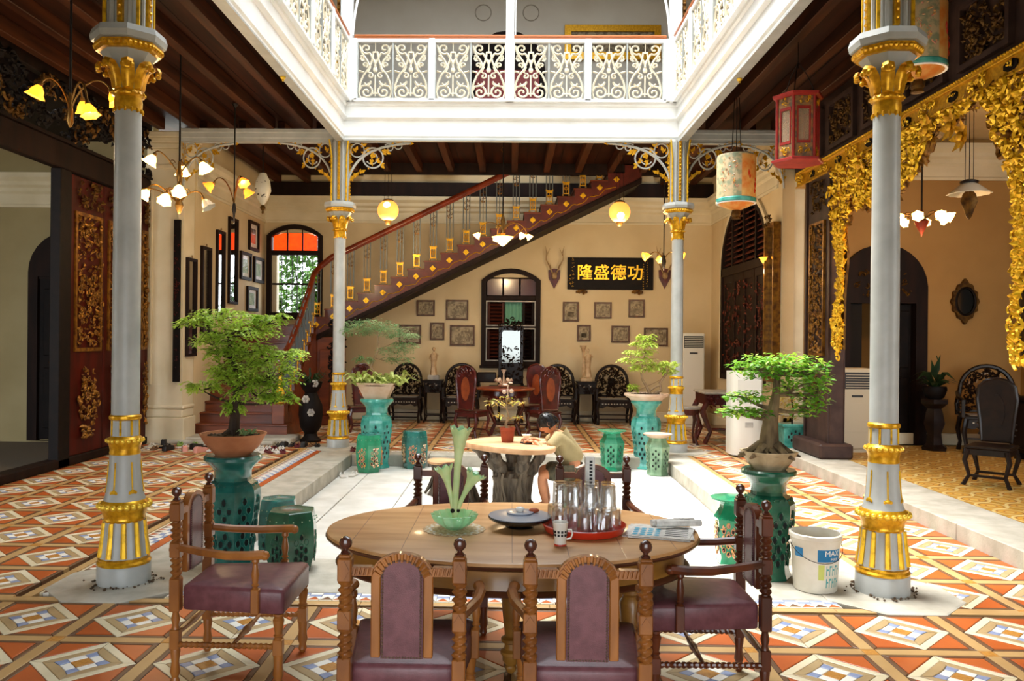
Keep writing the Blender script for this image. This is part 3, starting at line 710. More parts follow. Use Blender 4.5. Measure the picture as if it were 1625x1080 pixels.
def bracket(loc, sx, label, w=1.0, h=.68):
    t = thing('iron_bracket', label, 'bracket', loc); t.scale = (sx * w, 1, h / .68)
    b = B()
    P3 = lambda pts: [(x, 0, z) for x, z in pts]
    b.tube(bez((0, 0, -.70), (.03, 0, -.36), (.26, 0, -.06), (1.0, 0, -.025), 16), .020, 6)
    b.tube(P3(arc_pts(.40, -.26, .16, 0, 2 * pi, 18)[:-1]), .014, 5, closed=True)
    b.tube(P3(arc_pts(.38, -.27, .09, -2.6, 1.4, 10)), .010, 5)
    b.tube(P3(arc_pts(.15, -.14, .11, 0, 2 * pi, 14)[:-1]), .011, 5, closed=True)
    b.tube(P3(spiral(.66, -.10, .085, 2.6, 1.2, -1, 12)), .010, 5); b.tube(P3(arc_pts(.80, -.06, .06, pi, 2 * pi, 8)), .009, 5)
    b.tube(P3([(.01, -.02), (.01, -.7)]), .014, 5); b.tube(P3([(0, -.012), (1.0, -.012)]), .012, 5)
    b.obj('scroll_frame', 'column_paint', t)
    g = B(); R = random.Random(5)
    spots = [(.04 + .03 * (i % 2), -.1 - .075 * i, 2.2 + .1 * i) for i in range(7)] + [(.22, -.08, .5), (.28, -.12, -.6), (.12, -.16, 1.2), (.38, -.26, .7), (.42, -.22, 2.2), (.36, -.3, -1.2), (.45, -.3, -.4), (.55, -.14, -.9), (.6, -.16, -.4), (.7, -.07, .2), (.78, -.04, .4), (.88, -.03, .1), (.95, -.03, 0), (.07, -.62, 1.3), (.12, -.56, .9), (.2, -.5, .5), (.52, -.36, -.8), (.3, -.2, 2.8)]
    for x, z, a in spots:
        for sd_ in (-.006, .006): g.leaf((x, sd_, z), (cos(a), 0, sin(a)), (0, 1, 0), .10, .055, .05); g.leaf((x, sd_, z), (cos(a + 1), 0, sin(a + 1)), (0, 1, 0), .07, .04, .05)
        g.sph((x, 0, z), .016, 5, 4)
    for x, z in ((.57, -.19), (.585, -.165), (.56, -.165), (.33, -.43)): g.sph((x, 0, z), .014, 6, 5)
    g.obj('gilt_leaves', 'gilt', t); return t
bracket((-2.62, 12.88, 4.86), 1, 'white and gilt iron bracket on the court side of the distant left column')
bracket((-2.86, 12.9, 4.86), -1, 'white and gilt iron bracket on the outer side of the distant left column', .85)
bracket((2.48, 12.8, 4.86), -1, 'white and gilt iron bracket on the court side of the distant right column')
bracket((2.72, 12.82, 4.86), 1, 'white and gilt iron bracket on the outer side of the distant right column', .85)
bracket((-5.28, 12.95, 4.86), 1, 'white and gilt iron bracket springing from the left wall pilaster', .85)
bracket((4.28, 12.9, 4.86), -1, 'white and gilt iron bracket springing from the right wall pilaster', .75)

# ================================================================ BALCONY
def scroll_module():
    b = B(); q = .0155; P3 = lambda pts: [(x, 0, z) for x, z in pts]
    for s in (-1, 1):
        sp = [(s * x, z) for x, z in spiral(.135, .79, .088, -2.2, 1.25, 1, 14, .15)]
        b.tube(P3(sp), q, 4); b.tube(P3([(s * x, z) for x, z in [(.085, .72), (.03, .62), (.0, .55)]]), q, 4)
        b.tube(P3([(s * x, z) for x, z in [(.235, .84), (.20, .72), (.12, .60), (.075, .50), (.11, .42)]]), q, 4)
        b.tube(P3([(s * x, z) for x, z in spiral(.125, .11, .095, 2.0, 1.25, 1, 14, .15)]), q, 4)
        b.tube(P3([(s * x, z) for x, z in [(.10, .22), (.20, .20), (.245, .12), (.22, .03), (.12, .0)]]), q, 4)
        b.tube(P3([(s * x, z) for x, z in [(.24, .14), (.22, .26), (.17, .38), (.10, .47), (.05, .60), (.03, .73)]]), q, 4)
        b.tube(P3([(s * x, z) for x, z in spiral(.075, .365, .05, 1.2, 1.1, 1, 9, .2)]), q * .9, 4)
        b.tube(P3([(s * x, z) for x, z in spiral(.155, .535, .045, -2, 1.1, -1, 9, .2)]), q * .9, 4)
        b.tube(P3([(s * x, z) for x, z in spiral(.20, .65, .035, 1, 1.1, 1, 7, .2)]), q * .8, 4)
        b.tube(P3([(s * x, z) for x, z in [(.17, .42), (.24, .44)]]), q, 4); b.tube(P3([(s * x, z) for x, z in [(.06, .28), (.11, .2), (.16, .25)]]), q, 4)
        b.leaf((s * .05, 0, .25), (s, 0, -.4), (0, 1, 0), .1, .05); b.leaf((s * .15, 0, .6), (s, 0, .4), (0, 1, 0), .09, .05)
    b.tube([(0, 0, .05), (0, 0, .38)], .013, 5); b.tube([(0, 0, .5), (0, 0, .62)], [.02, .006], 5); b.sph((0, 0, .46), .035, 6, 5, (1, .4, 1.3)); b.box(-.04, -.012, .72, .04, .012, .745); b.box(-.06, -.012, .08, .06, .012, .10)
    b.tube([(0, 0, .745), (0, 0, .88)], .008, 4)
    return b
mod_o = scroll_module().obj('scroll_panel', 'scroll_cream'); mod_me = mod_o.data; bpy.data.objects.remove(mod_o)
def railing(loc, rz, n, L, label, mids=()):
    t = thing('balcony_railing', label, 'railing', loc, rz, 'scrollwork railings round the court'); w = L / n
    B().box(0, -.045, .99, L, .045, 1.03, .012).box(0, -.03, .97, L, .03, .99).obj('handrail', 'rail_wood' if 0 else K_rail, t)
    B().box(0, -.035, .91, L, .035, .97, .006).obj('top_rail', 'white_paint', t)
    B().box(0, -.05, -.02, L, .05, .03, .006).obj('bottom_rail', 'white_paint', t)
    for i in range(n + 1):
        hw = .075 if i in mids else .05
        B().box(i * w - hw, -.05, 0, i * w + hw, .05, .97, .008).obj('post', 'white_paint', t)
    for i in range(n):
        for q in (0, 1):
            mw = (w - .10 - .06) / 2
            o = bpy.data.objects.new('scroll_panel', mod_me); COL.objects.link(o); o.parent = t
            o.location = (i * w + .065 + mw * (q + .5) + q * .03, 0, .03); o.scale = (mw / .50, 1, 1.0)
        for a_, c_ in ((w / 2 - .012, w / 2 + .012), (.05, .065), (w - .065, w - .05)): B().box(i * w + a_, -.02, .03, i * w + c_, .02, .91).obj('panel_bar', 'column_paint', t)
    return t
K['rail_orange'] = mat('rail_orange', 'B86A3A', .35, coat=.3); K_rail = 'rail_orange'
railing((-2.50, 12.72, 5.46), 0, 4, 4.88, 'white balcony railing with cream scroll panels across the far side of the court', (2,))
railing((-2.60, 5.6, 5.46), pi / 2, 6, 7.1, 'white balcony railing with cream scroll panels along the left side of the court')
railing((2.52, 5.6, 5.46), pi / 2, 6, 7.1, 'white balcony railing with cream scroll panels along the right side of the court')
for x, y, lb in ((-2.62, 12.72, 'square white corner post with gilt bead above the far left end of the balcony'), (2.52, 12.72, 'square white corner post with gilt bead above the far right end of the balcony')):
    t = thing('gallery_post', lb, 'post', (x, y, 5.44)); sx = 1 if x < 0 else -1
    B().box(-.09, -.09, 0, .09, .09, 3.9, .01).obj('shaft', 'white_paint', t)
    b = B().box(-sx * .13 - .025, -.03, 0, -sx * .13 + .025, .03, 3.9)
    for i in range(40): b.sph((-sx * .13, -.03, .1 + i * .09), .028, 5, 4)
    b.obj('gilt_strip', 'gilt_old', t)
    for z in (.55, .95): B().sph((-sx * .12, -.12, z), .045, 8, 6).sph((-sx * .17, -.12, z + .01), .03, 6, 5).obj('gilt_rosette', 'gilt_bright', t)
    B().tube(bez((sx * .09, 0, 1.05), (sx * .14, 0, 1.8), (sx * .3, 0, 2.2), (sx * .8, 0, 2.5), 12), .02, 6).obj('arched_brace', 'white_paint', t)
solo('gallery_post', B().box(-.065, -.06, 0, .065, .06, 3.9, .01).tube([(.085, 0, 1.05), (.085, 0, 3.8)], .012, 5), 'white_paint', 'slender white post rising from the middle of the far balcony', 'post', (-.06, 12.72, 5.44))
for x, y, lb in ((-2.74, 9.62, 'left'), (2.66, 9.62, 'right')):
    t = thing('gilt_drop', 'small gilt drop hanging under the %s edge of the court opening' % lb, 'ornament', (x, y, 4.88))
    B().tube([(0, 0, 0), (0, 0, -.03)], .008, 6).sph((0, 0, -.05), .034, 10, 7, (1, 1, .8)).sph((0, 0, -.085), .014, 6, 5).obj('drop', 'gilt_bead', t); B().sph((0, 0, 0), .03, 8, 5, (1, 1, .4)).obj('rosette', 'gilt', t)
t = thing('painting', 'wide gilt framed painting on the upstairs wall behind the balcony', 'painting', (2.1, 17.36, 8.05), 0)
B().frame([(-1.02, -.35), (1.02, -.35), (1.02, .38), (-1.02, .38)], [(-.88, -.2), (.88, -.2), (.88, .24), (-.88, .24)], 'y', -.07, .03).obj('frame', 'gilt', t); B().box(-.9, -.03, -.22, .9, .0, .26).obj('canvas', 'photo_tone', t)
t = thing('upstairs_door', 'red double door with a dark arched head on the upstairs gallery', 'door', (-.13, 17.38, 5.42))
B().prism([(-.8, 0), (.8, 0), (.8, 2.1)] + arc_pts(0, 2.1, .8, 0, pi, 10)[1:], 'y', -.04, .0).obj('frame', 'dark_wood', t)
for s in (-1, 1):
    B().box(s * .02, -.08, .02, s * .68, -.04, 2.05, .01).box(s * .1, -.1, .2, s * .6, -.08, 1.1, .01).box(s * .1, -.1, 1.3, s * .6, -.08, 1.9, .01).obj('leaf', 'lantern_red', t)
for i, x in enumerate((-2.5, -1.48, 1.25, 2.28)):     # things standing on the upstairs gallery seen through the scrolls
    t = thing('gallery_cabinet', ('dark', 'dark', 'dark', 'dark')[i] + ' carved cabinet standing ' + ('at the far left behind', 'left of the red door behind', 'right of the red door behind', 'at the far right behind')[i] + ' the balcony scrolls', 'cabinet', (x, 16.9, 5.42))
    B().box(-.42, -.25, .08, .42, .25, 1.0, .015).box(-.47, -.29, 1.0, .47, .29, 1.05, .01).obj('body', 'door_red' if i % 2 else 'dark_wood', t)
    for s in (-1, 1): B().box(s * .02, -.27, .15, s * .32, -.25, .92, .008).obj('door', 'rosewood', t)
    for s in (-1, 1): B().box(s * .3 - .04, -.24, 0, s * .3 + .04, .24, .09).obj('foot', 'dark_wood', t)

# ================================================================ STAIRCASE
st = thing('staircase', 'red wooden staircase with gilded iron balusters climbing the back wall to the right', 'staircase', (0, 0, 0))
RUN, RISE = .329, .162; X0, Z0 = -3.87, 2.15; YN = 16.12
nose = lambda x: Z0 + (x - X0) / RUN * RISE
for i in range(20):
    x = X0 - RUN / 2 + i * RUN; z = Z0 + i * RISE
    if z > 5.3: break
    B().box(x - .02, YN - .02, z - .035, x + RUN, 17.36, z, .008).box(x, YN + .02, z - RISE, x + .02, 17.36, z - .03).obj('step', 'stair_wood', st)
poly = []; n_ = 20
for i in range(n_): poly += [(X0 - RUN / 2 + i * RUN, Z0 + i * RISE - RISE - .03), (X0 - RUN / 2 + i * RUN, Z0 + i * RISE - .03)]
xe = X0 - RUN / 2 + n_ * RUN; poly += [(xe, Z0 + (n_ - 1) * RISE - .03), (xe, nose(xe) - .42), (X0 - RUN / 2, nose(X0 - RUN / 2) - .42)]
sg = B().prism(poly, 'y', YN - .03, YN + .03).obj('stringer', 'stringer_red', st, 0)
b = B()
for o, w, dz in ((-.375, .03, .015), (-.41, .055, .028), (-.45, .035, .02)):
    xa, xb = X0 - .17, xe; b.prism([(xa, nose(xa) + o - dz), (xb, nose(xb) + o - dz), (xb, nose(xb) + o + dz), (xa, nose(xa) + o + dz)], 'y', YN - .03 - w, 17.36 if o == -.41 else YN + .03)
b.obj('soffit_moulding', 'dark_wood', st)
for i in range(19):
    x = X0 + i * RUN; z = Z0 + i * RISE - .155
    b = B().prism([(x, z - .062), (x + .062, z), (x, z + .062), (x - .062, z)], 'y', YN - .05, YN - .03)
    for dx, dz in ((0, .022), (.022, 0), (0, -.022), (-.022, 0)): b.sph((x + dx, YN - .055, z + dz), .018, 6, 4, (1, .5, 1))
    b.obj('gilt_diamond', 'gilt_bright', sg)
g = B(); pts = []
for i in range(18 * 6):
    x = X0 + .05 + i * RUN / 6; pts.append((x, YN - .037, nose(x) - .27 + .028 * sin(i * 2 * pi / 6 * 1.0) + .012 * sin(i * 4.1)))
g.tube(pts, .0075, 4).obj('gilt_wave', 'gilt', sg)
# balusters: two iron rods per step, a gilded square at the foot and gilded scrolls under the rail
bal = B()
for s in (-1, 1):
    bal.tube([(s * .062, 0, 0), (s * .062, 0, 1.0 + s * .03)], .0115, 5); 
    bal.tube([(s * .062, 0, .0), (s * .062, 0, .03)], .02, 6)
bal.tube([(0, 0, .25), (0, 0, 1.0)], .0095, 5)
gb = B().frame([(-.058, .05), (.058, .05), (.058, .27), (-.058, .27)], [(-.042, .07), (.042, .07), (.042, .235), (-.042, .235)], 'y', -.01, .01)
gb.box(-.075, -.012, .265, .075, .012, .285); gb.tube([(x, 0, z) for x, z in arc_pts(0, .16, .03, 0, 2 * pi, 10)[:-1]], .007, 4, closed=True); gb.tube([(0, 0, .07), (0, 0, .24)], .006, 4)
for s in (-1, 1): gb.sph((s * .062, 0, .025), .022, 6, 5); gb.sph((s * .062, 0, .30), .014, 5, 4)
gt = B()
for s in (-1, 1):
    for zz in (.86, .76): gt.tube([(s * x, 0, z) for x, z in spiral(.035, zz + s * .02, .032, 2, 1, 1, 7, .3)], .006, 4)
    gt.sph((s * .062, 0, .70), .012, 5, 4); gt.leaf((0, 0, .68), (s, 0, .8), (0, 1, 0), .06, .03)
bo = bal.obj('baluster', 'iron_grey', st); g1 = gb.obj('gilt_foot', 'gilt', bo); g2 = gt.obj('gilt_scroll', 'gilt_old', bo)
def put(i, x, y, z, rz=0):
    if i == 0: o, a, c = bo, g1, g2
    else:
        o = bo.copy(); COL.objects.link(o); a = g1.copy(); COL.objects.link(a); a.parent = o; c = g2.copy(); COL.objects.link(c); c.parent = o
    o.location = (x, y, z); o.rotation_euler = (0, 0, rz)
for i in range(19): put(i, X0 + i * RUN, YN + .04, Z0 + i * RISE)
# lower flight, climbing away from the court
b = B().box(-5.32, 13.1, 0, -3.55, 13.75, .10, .02).box(-5.6, 12.95, 0, -3.8, 13.3, .07, .02); b.obj('stone_plinth', 'granite', st)
for i in range(11):
    y = 13.62 + i * .228; z = .10 + (i + 1) * .172; xr = -3.86 + (.12 if i == 0 else 0)
    B().box(-5.32, y - .03, z - .035, xr, y + .26, z, .008).box(-5.32, y, z - .172, xr - .02, y + .02, z - .03).obj('step', 'stair_wood', st)
B().box(-5.32, 16.1, 1.93, -4.0, 17.4, 1.99, .01).obj('landing', 'stair_wood', st)
b = B().prism([(13.64, 0), (16.12, 0), (16.12, 1.96), (13.64 + .228, .30), (13.64, .2)], 'x', -3.92, -3.86); b.obj('side_panel', 'stair_wood', st)
B().box(-3.86, 16.1, 0, -3.3, 16.2, 1.75, .01).box(-3.8, 16.07, .2, -3.38, 16.1, 1.5, .01).obj('under_stair_panel', 'stair_wood', st)
for i in range(10): put(1, -3.9, 13.86 + i * .228, .10 + (i + 1.6) * .172, pi / 2)
nw = B().box(-4.02, 13.62, .27, -3.80, 13.84, .62, .012).obj('newel_base', 'stair_wood', st)
B().lathe([(.10, .62), (.12, .64), (.11, .67), (.07, .69), (.06, .73), (.085, .78), (.06, .85), (.035, .95), (.03, 1.2), (.045, 1.25), (.03, 1.3)], 14, (-3.91, 13.73, 0)).obj('gilt_newel', 'gilt_bright', st)
rail = [(-3.91, 13.55, 1.30), (-3.91, 13.75, 1.33), (-3.91, 14.3, 1.62), (-3.91, 15.0, 2.12), (-3.91, 15.6, 2.62), (-3.90, 15.95, 2.98), (-3.82, 16.12, 3.15), (-3.6, YN + .04, nose(-3.6) + 1.06)] + [(x, YN + .04, nose(x) + 1.05) for x in (-3.2, -2, -1, 0, 1, 2.2)]
B().tube(rail, .055, 10, flat=.8).tube([(x, y, z - .05) for x, y, z in rail], .03, 6).obj('handrail', 'rail_wood', st)
# ================================================================ WINDOWS AND DOORS
def arch_poly(x0, x1, z0, zs, rise, n=10):
    w = (x1 - x0) / 2; cx = (x0 + x1) / 2; R_ = (w * w + rise * rise) / (2 * rise); cz = zs + rise - R_; a = math.asin(min(1, w / R_))
    if rise > w: a = pi / 2
    return [(x0, z0), (x1, z0)] + [(cx + R_ * sin(a - 2 * a * i / n), cz + R_ * cos(a - 2 * a * i / n)) for i in range(n + 1)]
def glaze_window(nm, x0, x1, z0, zs, rise, ztr, lab):
    f = B().frame(arch_poly(x0, x1, z0, zs, rise), arch_poly(x0 + .1, x1 - .1, z0 + .1, zs - .03, rise - .07), 'y', 17.33, 17.5)
    f.box(x0 + .08, 17.36, ztr - .05, x1 - .08, 17.48, ztr + .05, .01).box(x0 - .03, 17.30, z0 - .05, x1 + .03, 17.5, z0 + .01, .01)
    return struct(nm, f, 'dark_wood')
w1 = glaze_window('window_1', -5.26, -4.06, 2.17, 3.92, .24, 3.55, '')
for i in range(3):
    a = -5.14 + i * .325
    B().prism([(a, 3.60), (a + .30, 3.60), (a + .30, 4.0 if i < 2 else 3.92), (a, 3.92 if i == 0 else 4.0)], 'y', 17.44, 17.452).obj('stained_pane', 'stained_red', w1)
    if i: B().box(a - .022, 17.38, 3.58, a - .003, 17.46, 4.05).obj('glazing_bar', 'dark_wood', w1)
B().box(-5.15, 17.40, 2.86, -4.17, 17.46, 2.90).obj('glazing_bar', 'dark_wood', w1)
for i in range(9): B().tube([(-5.1 + i * .113, 17.55, 2.2), (-5.1 + i * .113, 17.55, 3.55)], .011, 5).obj('iron_bar', 'iron_dark', w1)
B().box(-5.18, 17.42, 2.2, -5.06, 17.60, 3.5).obj('casement_leaf', 'cream_trim', w1)
w2 = glaze_window('window_2', -.64, .62, 1.17, 3.0, .25, 2.62, '')
for i in range(3): B().box(-.52 + i * .36, 17.44, 2.68, -.2 + i * .36, 17.45, 3.03).obj('stained_pane', K.setdefault('stained_dull', mat('stained_dull', '4A120E', .2, coat=.5)), w2)
for z0, z1 in ((1.27, 1.98), (2.02, 2.56)):
    B().frame([(-.54, z0), (.52, z0), (.52, z1), (-.54, z1)], [(-.515, z0 + .025), (.495, z0 + .025), (.495, z1 - .025), (-.515, z1 - .025)], 'y', 17.36, 17.39).obj('sash_bead', 'marble', w2)
B().box(-.54, 17.38, 1.975, .52, 17.46, 2.03, .008).obj('glazing_bar', 'dark_wood', w2)
for x0, x1, m_ in ((-.5, -.16, 'shutter_brown'), (.25, .48, 'dark_wood')):
    s = B().frame([(x0, 1.25), (x1, 1.25), (x1, 2.6), (x0, 2.6)], [(x0 + .04, 1.3), (x1 - .04, 1.3), (x1 - .04, 2.55), (x0 + .04, 2.55)], 'y', 17.5, 17.54).obj('shutter', m_, w2)
    for i in range(15):
        b = B(Matrix.Translation((0, 17.52, 1.36 + i * .08)) @ Matrix.Rotation(.6, 4, 'X')); b.box(x0 + .04, -.03, -.006, x1 - .04, .03, .006); b.obj('slat', m_, s)
s = B().box(-.14, 17.58, 1.25, .24, 17.62, 2.6)
for i in range(5): s.box(-.12 + i * .075, 17.56, 1.27, -.075 + i * .075, 17.58, 2.58, .005)
s.obj('shutter', 'shutter_green', w2)
# large louvred window with carved leaves in the right wall
arc = arc_pts(15.0, 3.15, 1.5, 0, pi, 16); arc = [(u, 3.15 + (v - 3.15) * .80) for u, v in arc]
struct('wall_right_spandrel', B().prism([(16.5, 3.15)] + arc[1:-1] + [(13.5, 3.15), (13.5, 4.36), (16.5, 4.36)], 'x', 4.27, 4.45), 'cream_wall', None, 0)
inner = [(15 + (u - 15) * .93, 3.15 + (v - 3.15) * .93) for u, v in arc]
w3 = struct('window_3', B().frame([(13.5, 1.0), (16.5, 1.0)] + arc, [(13.62, 1.1), (16.38, 1.1)] + inner, 'x', 4.22, 4.40).box(4.22, 13.5, 3.02, 4.38, 16.5, 3.18, .01), 'dark_wood')
so = [(15 + (u - 15) * 1.06, 3.15 + (v - 3.15) * 1.06) for u, v in arc]
struct('trim_arch', B().frame([(13.40, 1.0), (16.60, 1.0)] + so, [(13.5, 1.0), (16.5, 1.0)] + arc, 'x', 4.22, 4.27), 'cream_trim')
for i in range(10):
    z = 3.26 + i * .105; hw = 1.40 * sqrt(max(0, 1 - ((z - 3.15) / 1.13) ** 2))
    if hw < .15: continue
    b = B(Matrix.Translation((4.30, 15, z)) @ Matrix.Rotation(-.7, 4, 'Y')); b.box(-.045, -hw, -.008, .045, hw, .008); b.obj('slat', 'shutter_brown', w3)
for y in (14.25, 15.0, 15.75): B().box(4.24, y - .035, 3.15, 4.34, y + .035, 3.15 + 1.1 * sqrt(1 - ((y - 15) / 1.45) ** 2)).obj('mullion', 'dark_wood', w3)
for i in range(4):
    y0 = 13.62 + i * .69; lf = B().frame([(y0 + .01, 1.1), (y0 + .68, 1.1), (y0 + .68, 3.02), (y0 + .01, 3.02)], [(y0 + .12, 1.25), (y0 + .57, 1.25), (y0 + .57, 2.88), (y0 + .12, 2.88)], 'x', 4.25, 4.32).box(4.27, y0 + .1, 1.2, 4.30, y0 + .6, 2.9).obj('shutter', 'dark_wood', w3)
    c = carve(B(plane_x(4.27, -1)), y0 + .12, y0 + .57, 1.27, 2.86, 60, .09, 40 + i); c.obj('carved_panel', 'shutter_brown', lf)
# arched door of the right hall
dp = arch_poly(5.12, 6.50, .15, 2.62, .66, 14); di = arch_poly(5.28, 6.34, .15, 2.40, .001 + .0, 14)
door1 = struct('door_1', B().frame(dp, [(5.30, .15), (6.32, .15)] + [(6.32 - 1.02 * i / 14, 2.36) for i in range(15)], 'y', 12.80, 12.96), 'dark_wood')
B().prism(arch_poly(5.2, 6.42, 2.40, 2.64, .56, 12), 'y', 12.84, 12.92).obj('fanlight', 'door_red', door1)
b = B(plane_y(12.83)); carve(b, 5.3, 6.3, 2.45, 3.1, 60, .1, 9, lambda u, v: (u - 5.81) ** 2 + ((v - 2.6)) ** 2 < .2); b.obj('fanlight_carving', 'gilt_dark', door1)
B().box(5.95, 12.97, .15, 6.34, 13.02, 2.36, .01).box(6.0, 12.95, .3, 6.29, 12.97, 1.2, .01).box(6.0, 12.95, 1.35, 6.29, 12.97, 2.25, .01).obj('leaf', 'black_lacquer', door1)
B().tube([(5.98, 12.93, 1.1), (5.98, 12.93, 1.3)], .015, 6).obj('handle', 'brass', door1)
b = B().box(5.3, 12.90, 1.2, 5.52, 12.94, 2.36).box(5.36, 12.91, .9, 5.48, 12.94, 1.3)
b.obj('curtain', K.setdefault('curtain', mat('curtain', '16100C', .9)), door1)
# arched door of the left room
dp = arch_poly(-7.96, -6.6, 0, 2.75, .70, 14)
door2 = struct('door_2', B().frame(dp, [(-7.8, 0), (-6.76, 0)] + [(-6.76 - 1.04 * i / 14, 2.7) for i in range(15)], 'y', 13.24, 13.40), 'dark_wood')
B().prism(arch_poly(-7.88, -6.7, 2.66, 2.8, .56, 12), 'y', 13.28, 13.34).obj('fanlight', 'dark_wood', door2)
for s in (0, 1):
    x0 = -7.8 + s * .53; B().box(x0, 13.3, .02, x0 + .51, 13.35, 2.7, .01).box(x0 + .08, 13.28, .2, x0 + .43, 13.3, 1.2, .01).box(x0 + .08, 13.28, 1.4, x0 + .43, 13.3, 2.5, .01).obj('leaf', 'black_lacquer', door2)
B().box(-7.50, 13.26, 1.0, -7.46, 13.28, 2.5).obj('glass_strip', 'mirror_dim', door2)

# garden seen through the window
K['garden_leaf'] = leafmat('garden_leaf', '183C08', '4A7416', 3)
def leafcloud(b, c, rad, n, ls, seed, lw=.45, flat=.5, droop=.25):
    R = random.Random(seed)
    for _ in range(n):
        while True:
            x, y, z = R.uniform(-1, 1), R.uniform(-1, 1), R.uniform(-1, 1)
            if x * x + y * y + z * z < 1: break
        a = R.uniform(0, 2 * pi); d = (cos(a) + x * .6, sin(a) + y * .6, R.uniform(-flat, flat)); ln = ls * R.uniform(.6, 1.3)
        b.leaf((c[0] + x * rad[0], c[1] + y * rad[1], c[2] + z * rad[2]), d, (R.uniform(-.4, .4), R.uniform(-.4, .4), 1), ln, ln * lw, droop)
    return b
for i, (x, y, z, r, lb) in enumerate(((-6.6, 19.6, 2.3, 1.15, 'leafy garden shrub outside the tall arched window, left one'), (-4.4, 20.9, 2.3, 1.2, 'leafy garden shrub outside the tall arched window, right one'), (-5.9, 23.8, 4.0, 2.0, 'garden tree crown filling the top of the tall arched window'))):
    t = thing('garden_shrub', lb, 'shrub', (x, y, -.5), 0, 'greenery outside the arched window')
    B().tube([(0, 0, 0), (.05, 0, z * .5), (0, .05, z)], [.09, .07, .03], 6).tube([(0, 0, z * .4), (.5, 0, z)], [.05, .02], 5).tube([(0, 0, z * .5), (-.5, 0, z + .3)], [.05, .02], 5).obj('stem', 'bark_dark', t)
    stuff('foliage', leafcloud(B(), (0, 0, z + .5), (r, r * .7, r * 1.3), 4200, .24, 70 + i, .5, .8), ('garden_leaf', 'garden_leaf', 'garden_leaf')[i], t, 0)

# ================================================================ CARVED AND GILDED SCREENS
# right: gilded lintel, carved valance with two hanging pendants, posts and the dark frieze above
XR = 4.42
sc = thing('carved_screen', 'gilded carved screen with hanging pendants framing the raised hall on the right', 'screen', (0, 0, 0))
b = B().box(XR - .06, 2.2, 4.11, XR + .08, 12.55, 4.27, .006).box(XR - .09, 2.2, 4.26, XR + .1, 12.55, 4.30, .008).box(XR - .08, 2.2, 4.09, XR + .1, 12.55, 4.115, .006)
lin_ = b.obj('lintel', 'gilt', sc)
b = B()
for i in range(int(10.3 / .045)): b.sph((XR - .095, 2.25 + i * .045, 4.30), .014, 5, 4)
b.obj('bead_row', 'gilt_bright', lin_)
b = B(plane_x(XR - .065, -1))
for i in range(22):
    y = 2.5 + i * .47
    if i % 2: carve(b, y - .16, y + .16, 4.135, 4.245, 16, .07, 100 + i)
    else:
        pass
b.obj('lintel_carving', 'gilt_bright', lin_)
for i in range(0, 22, 2):
    y = 2.5 + i * .47; b = B(plane_x(XR - .06, -1)).prism([(y + .11 * cos(a) * (1 if i % 4 else .9), 4.19 + .052 * sin(a)) for a in [q * pi / 4 + pi / 8 for q in range(8)]], 'z', 0, .012)
    m = b.obj('cartouche', 'black_lacquer', lin_); c = carve(B(plane_x(XR - .075, -1)), y - .07, y + .07, 4.165, 4.215, 7, .05, 200 + i, depth=.5)
    for v, f in ((c.v, c.f),): pass
    c.obj('cartouche_carving', 'gilt_bright', lin_)
# lower edge of the valance as a function of y
PEND = ((7.10, .12, 1.55), (10.95, .16, 1.55))
def low(y):
    e = 3.78
    if 7.2 <= y <= 11.0:
        t = (y - 7.2) / 3.8; e = 3.98 - .62 * abs(2 * t - 1) ** .0 * (0 if t < .32 else min(1, (t - .32) / .25)) * (1 if t < .72 else max(.45, 1 - (t - .72) * 2.2)) + .05 * sin(y * 9)
    else: e = 3.3 + .1 * sin(y * 4)
    for py, hw, zb in PEND:
        d = abs(y - py)
        if d < hw + .35: e = min(e, 3.2 + (d - hw) * 1.8) if d > hw else zb + (d / hw) ** 2 * .45 + .25 * (d > hw * .6)
    return max(e, 1.5)
def vmask(u, v):
    if v > 4.11: return False
    for py, hw, zb in PEND:
        w = hw * (.75 + .25 * sin(v * 5 + py)) * min(1, (v - zb) / .5 + .35)
        if v > zb and abs(u - py - .05 * sin(v * 4)) < w: return True
    return v > low(u) if not any(abs(u - p[0]) < p[1] + .02 for p in PEND) else v > 3.3
for i, (a, c, n) in enumerate(((6.2, 7.0, 150), (7.0, 8.2, 330), (8.2, 9.3, 330), (9.3, 10.4, 330), (10.4, 11.25, 260))):
    carve(B(plane_x(XR - .01, -1)), a, c, 3.0, 4.11, n, .12, 300 + i, lambda u, v: v > low(u) and v > 3.0 and vmask(u, v)).obj('valance_carving', 'gilt_bright', sc)
    b = carve(B(plane_x(XR + .05, -1)), a, c, 3.0, 4.11, n // 2, .17, 350 + i, vmask).obj('valance_ground', 'gilt_old', sc)
for i, (py, hw, zb) in enumerate(PEND):
    carve(B(plane_x(XR, -1)), py - hw - .1, py + hw + .1, zb, 3.35, 420, .10, 400 + i, vmask, 1.2).obj('pendant', 'gilt_bright', sc)
    b = B(plane_x(XR + .04, -1)); b.prism([(py + hw * .55 * s_ * (.7 + .3 * sin(z * 7)) + .05 * sin(z * 4), z) for s_, zs in ((-1, range(0, 12)), (1, range(11, -1, -1))) for z in [zb + .1 + q * .16 for q in zs]], 'z', 0, .03); b.obj('pendant_back', 'gilt_dark', sc, 0)
for i, (y, z) in enumerate(((8.15, 3.9), (7.95, 3.75), (9.4, 3.72), (8.6, 3.98), (10.2, 3.85))):   # big birds and blooms of the valance
    b = B(plane_x(XR - .05, -1)); R = random.Random(i)
    for q in range(7): a = q * .9; b.leaf((y, z, .03), (cos(a), sin(a), .1), (0, 0, 1), .17, .11, -.1)
    b.sph((y, z, .05), .05, 8, 6, (1, 1, .6)); b.obj('bloom', 'gilt', sc)
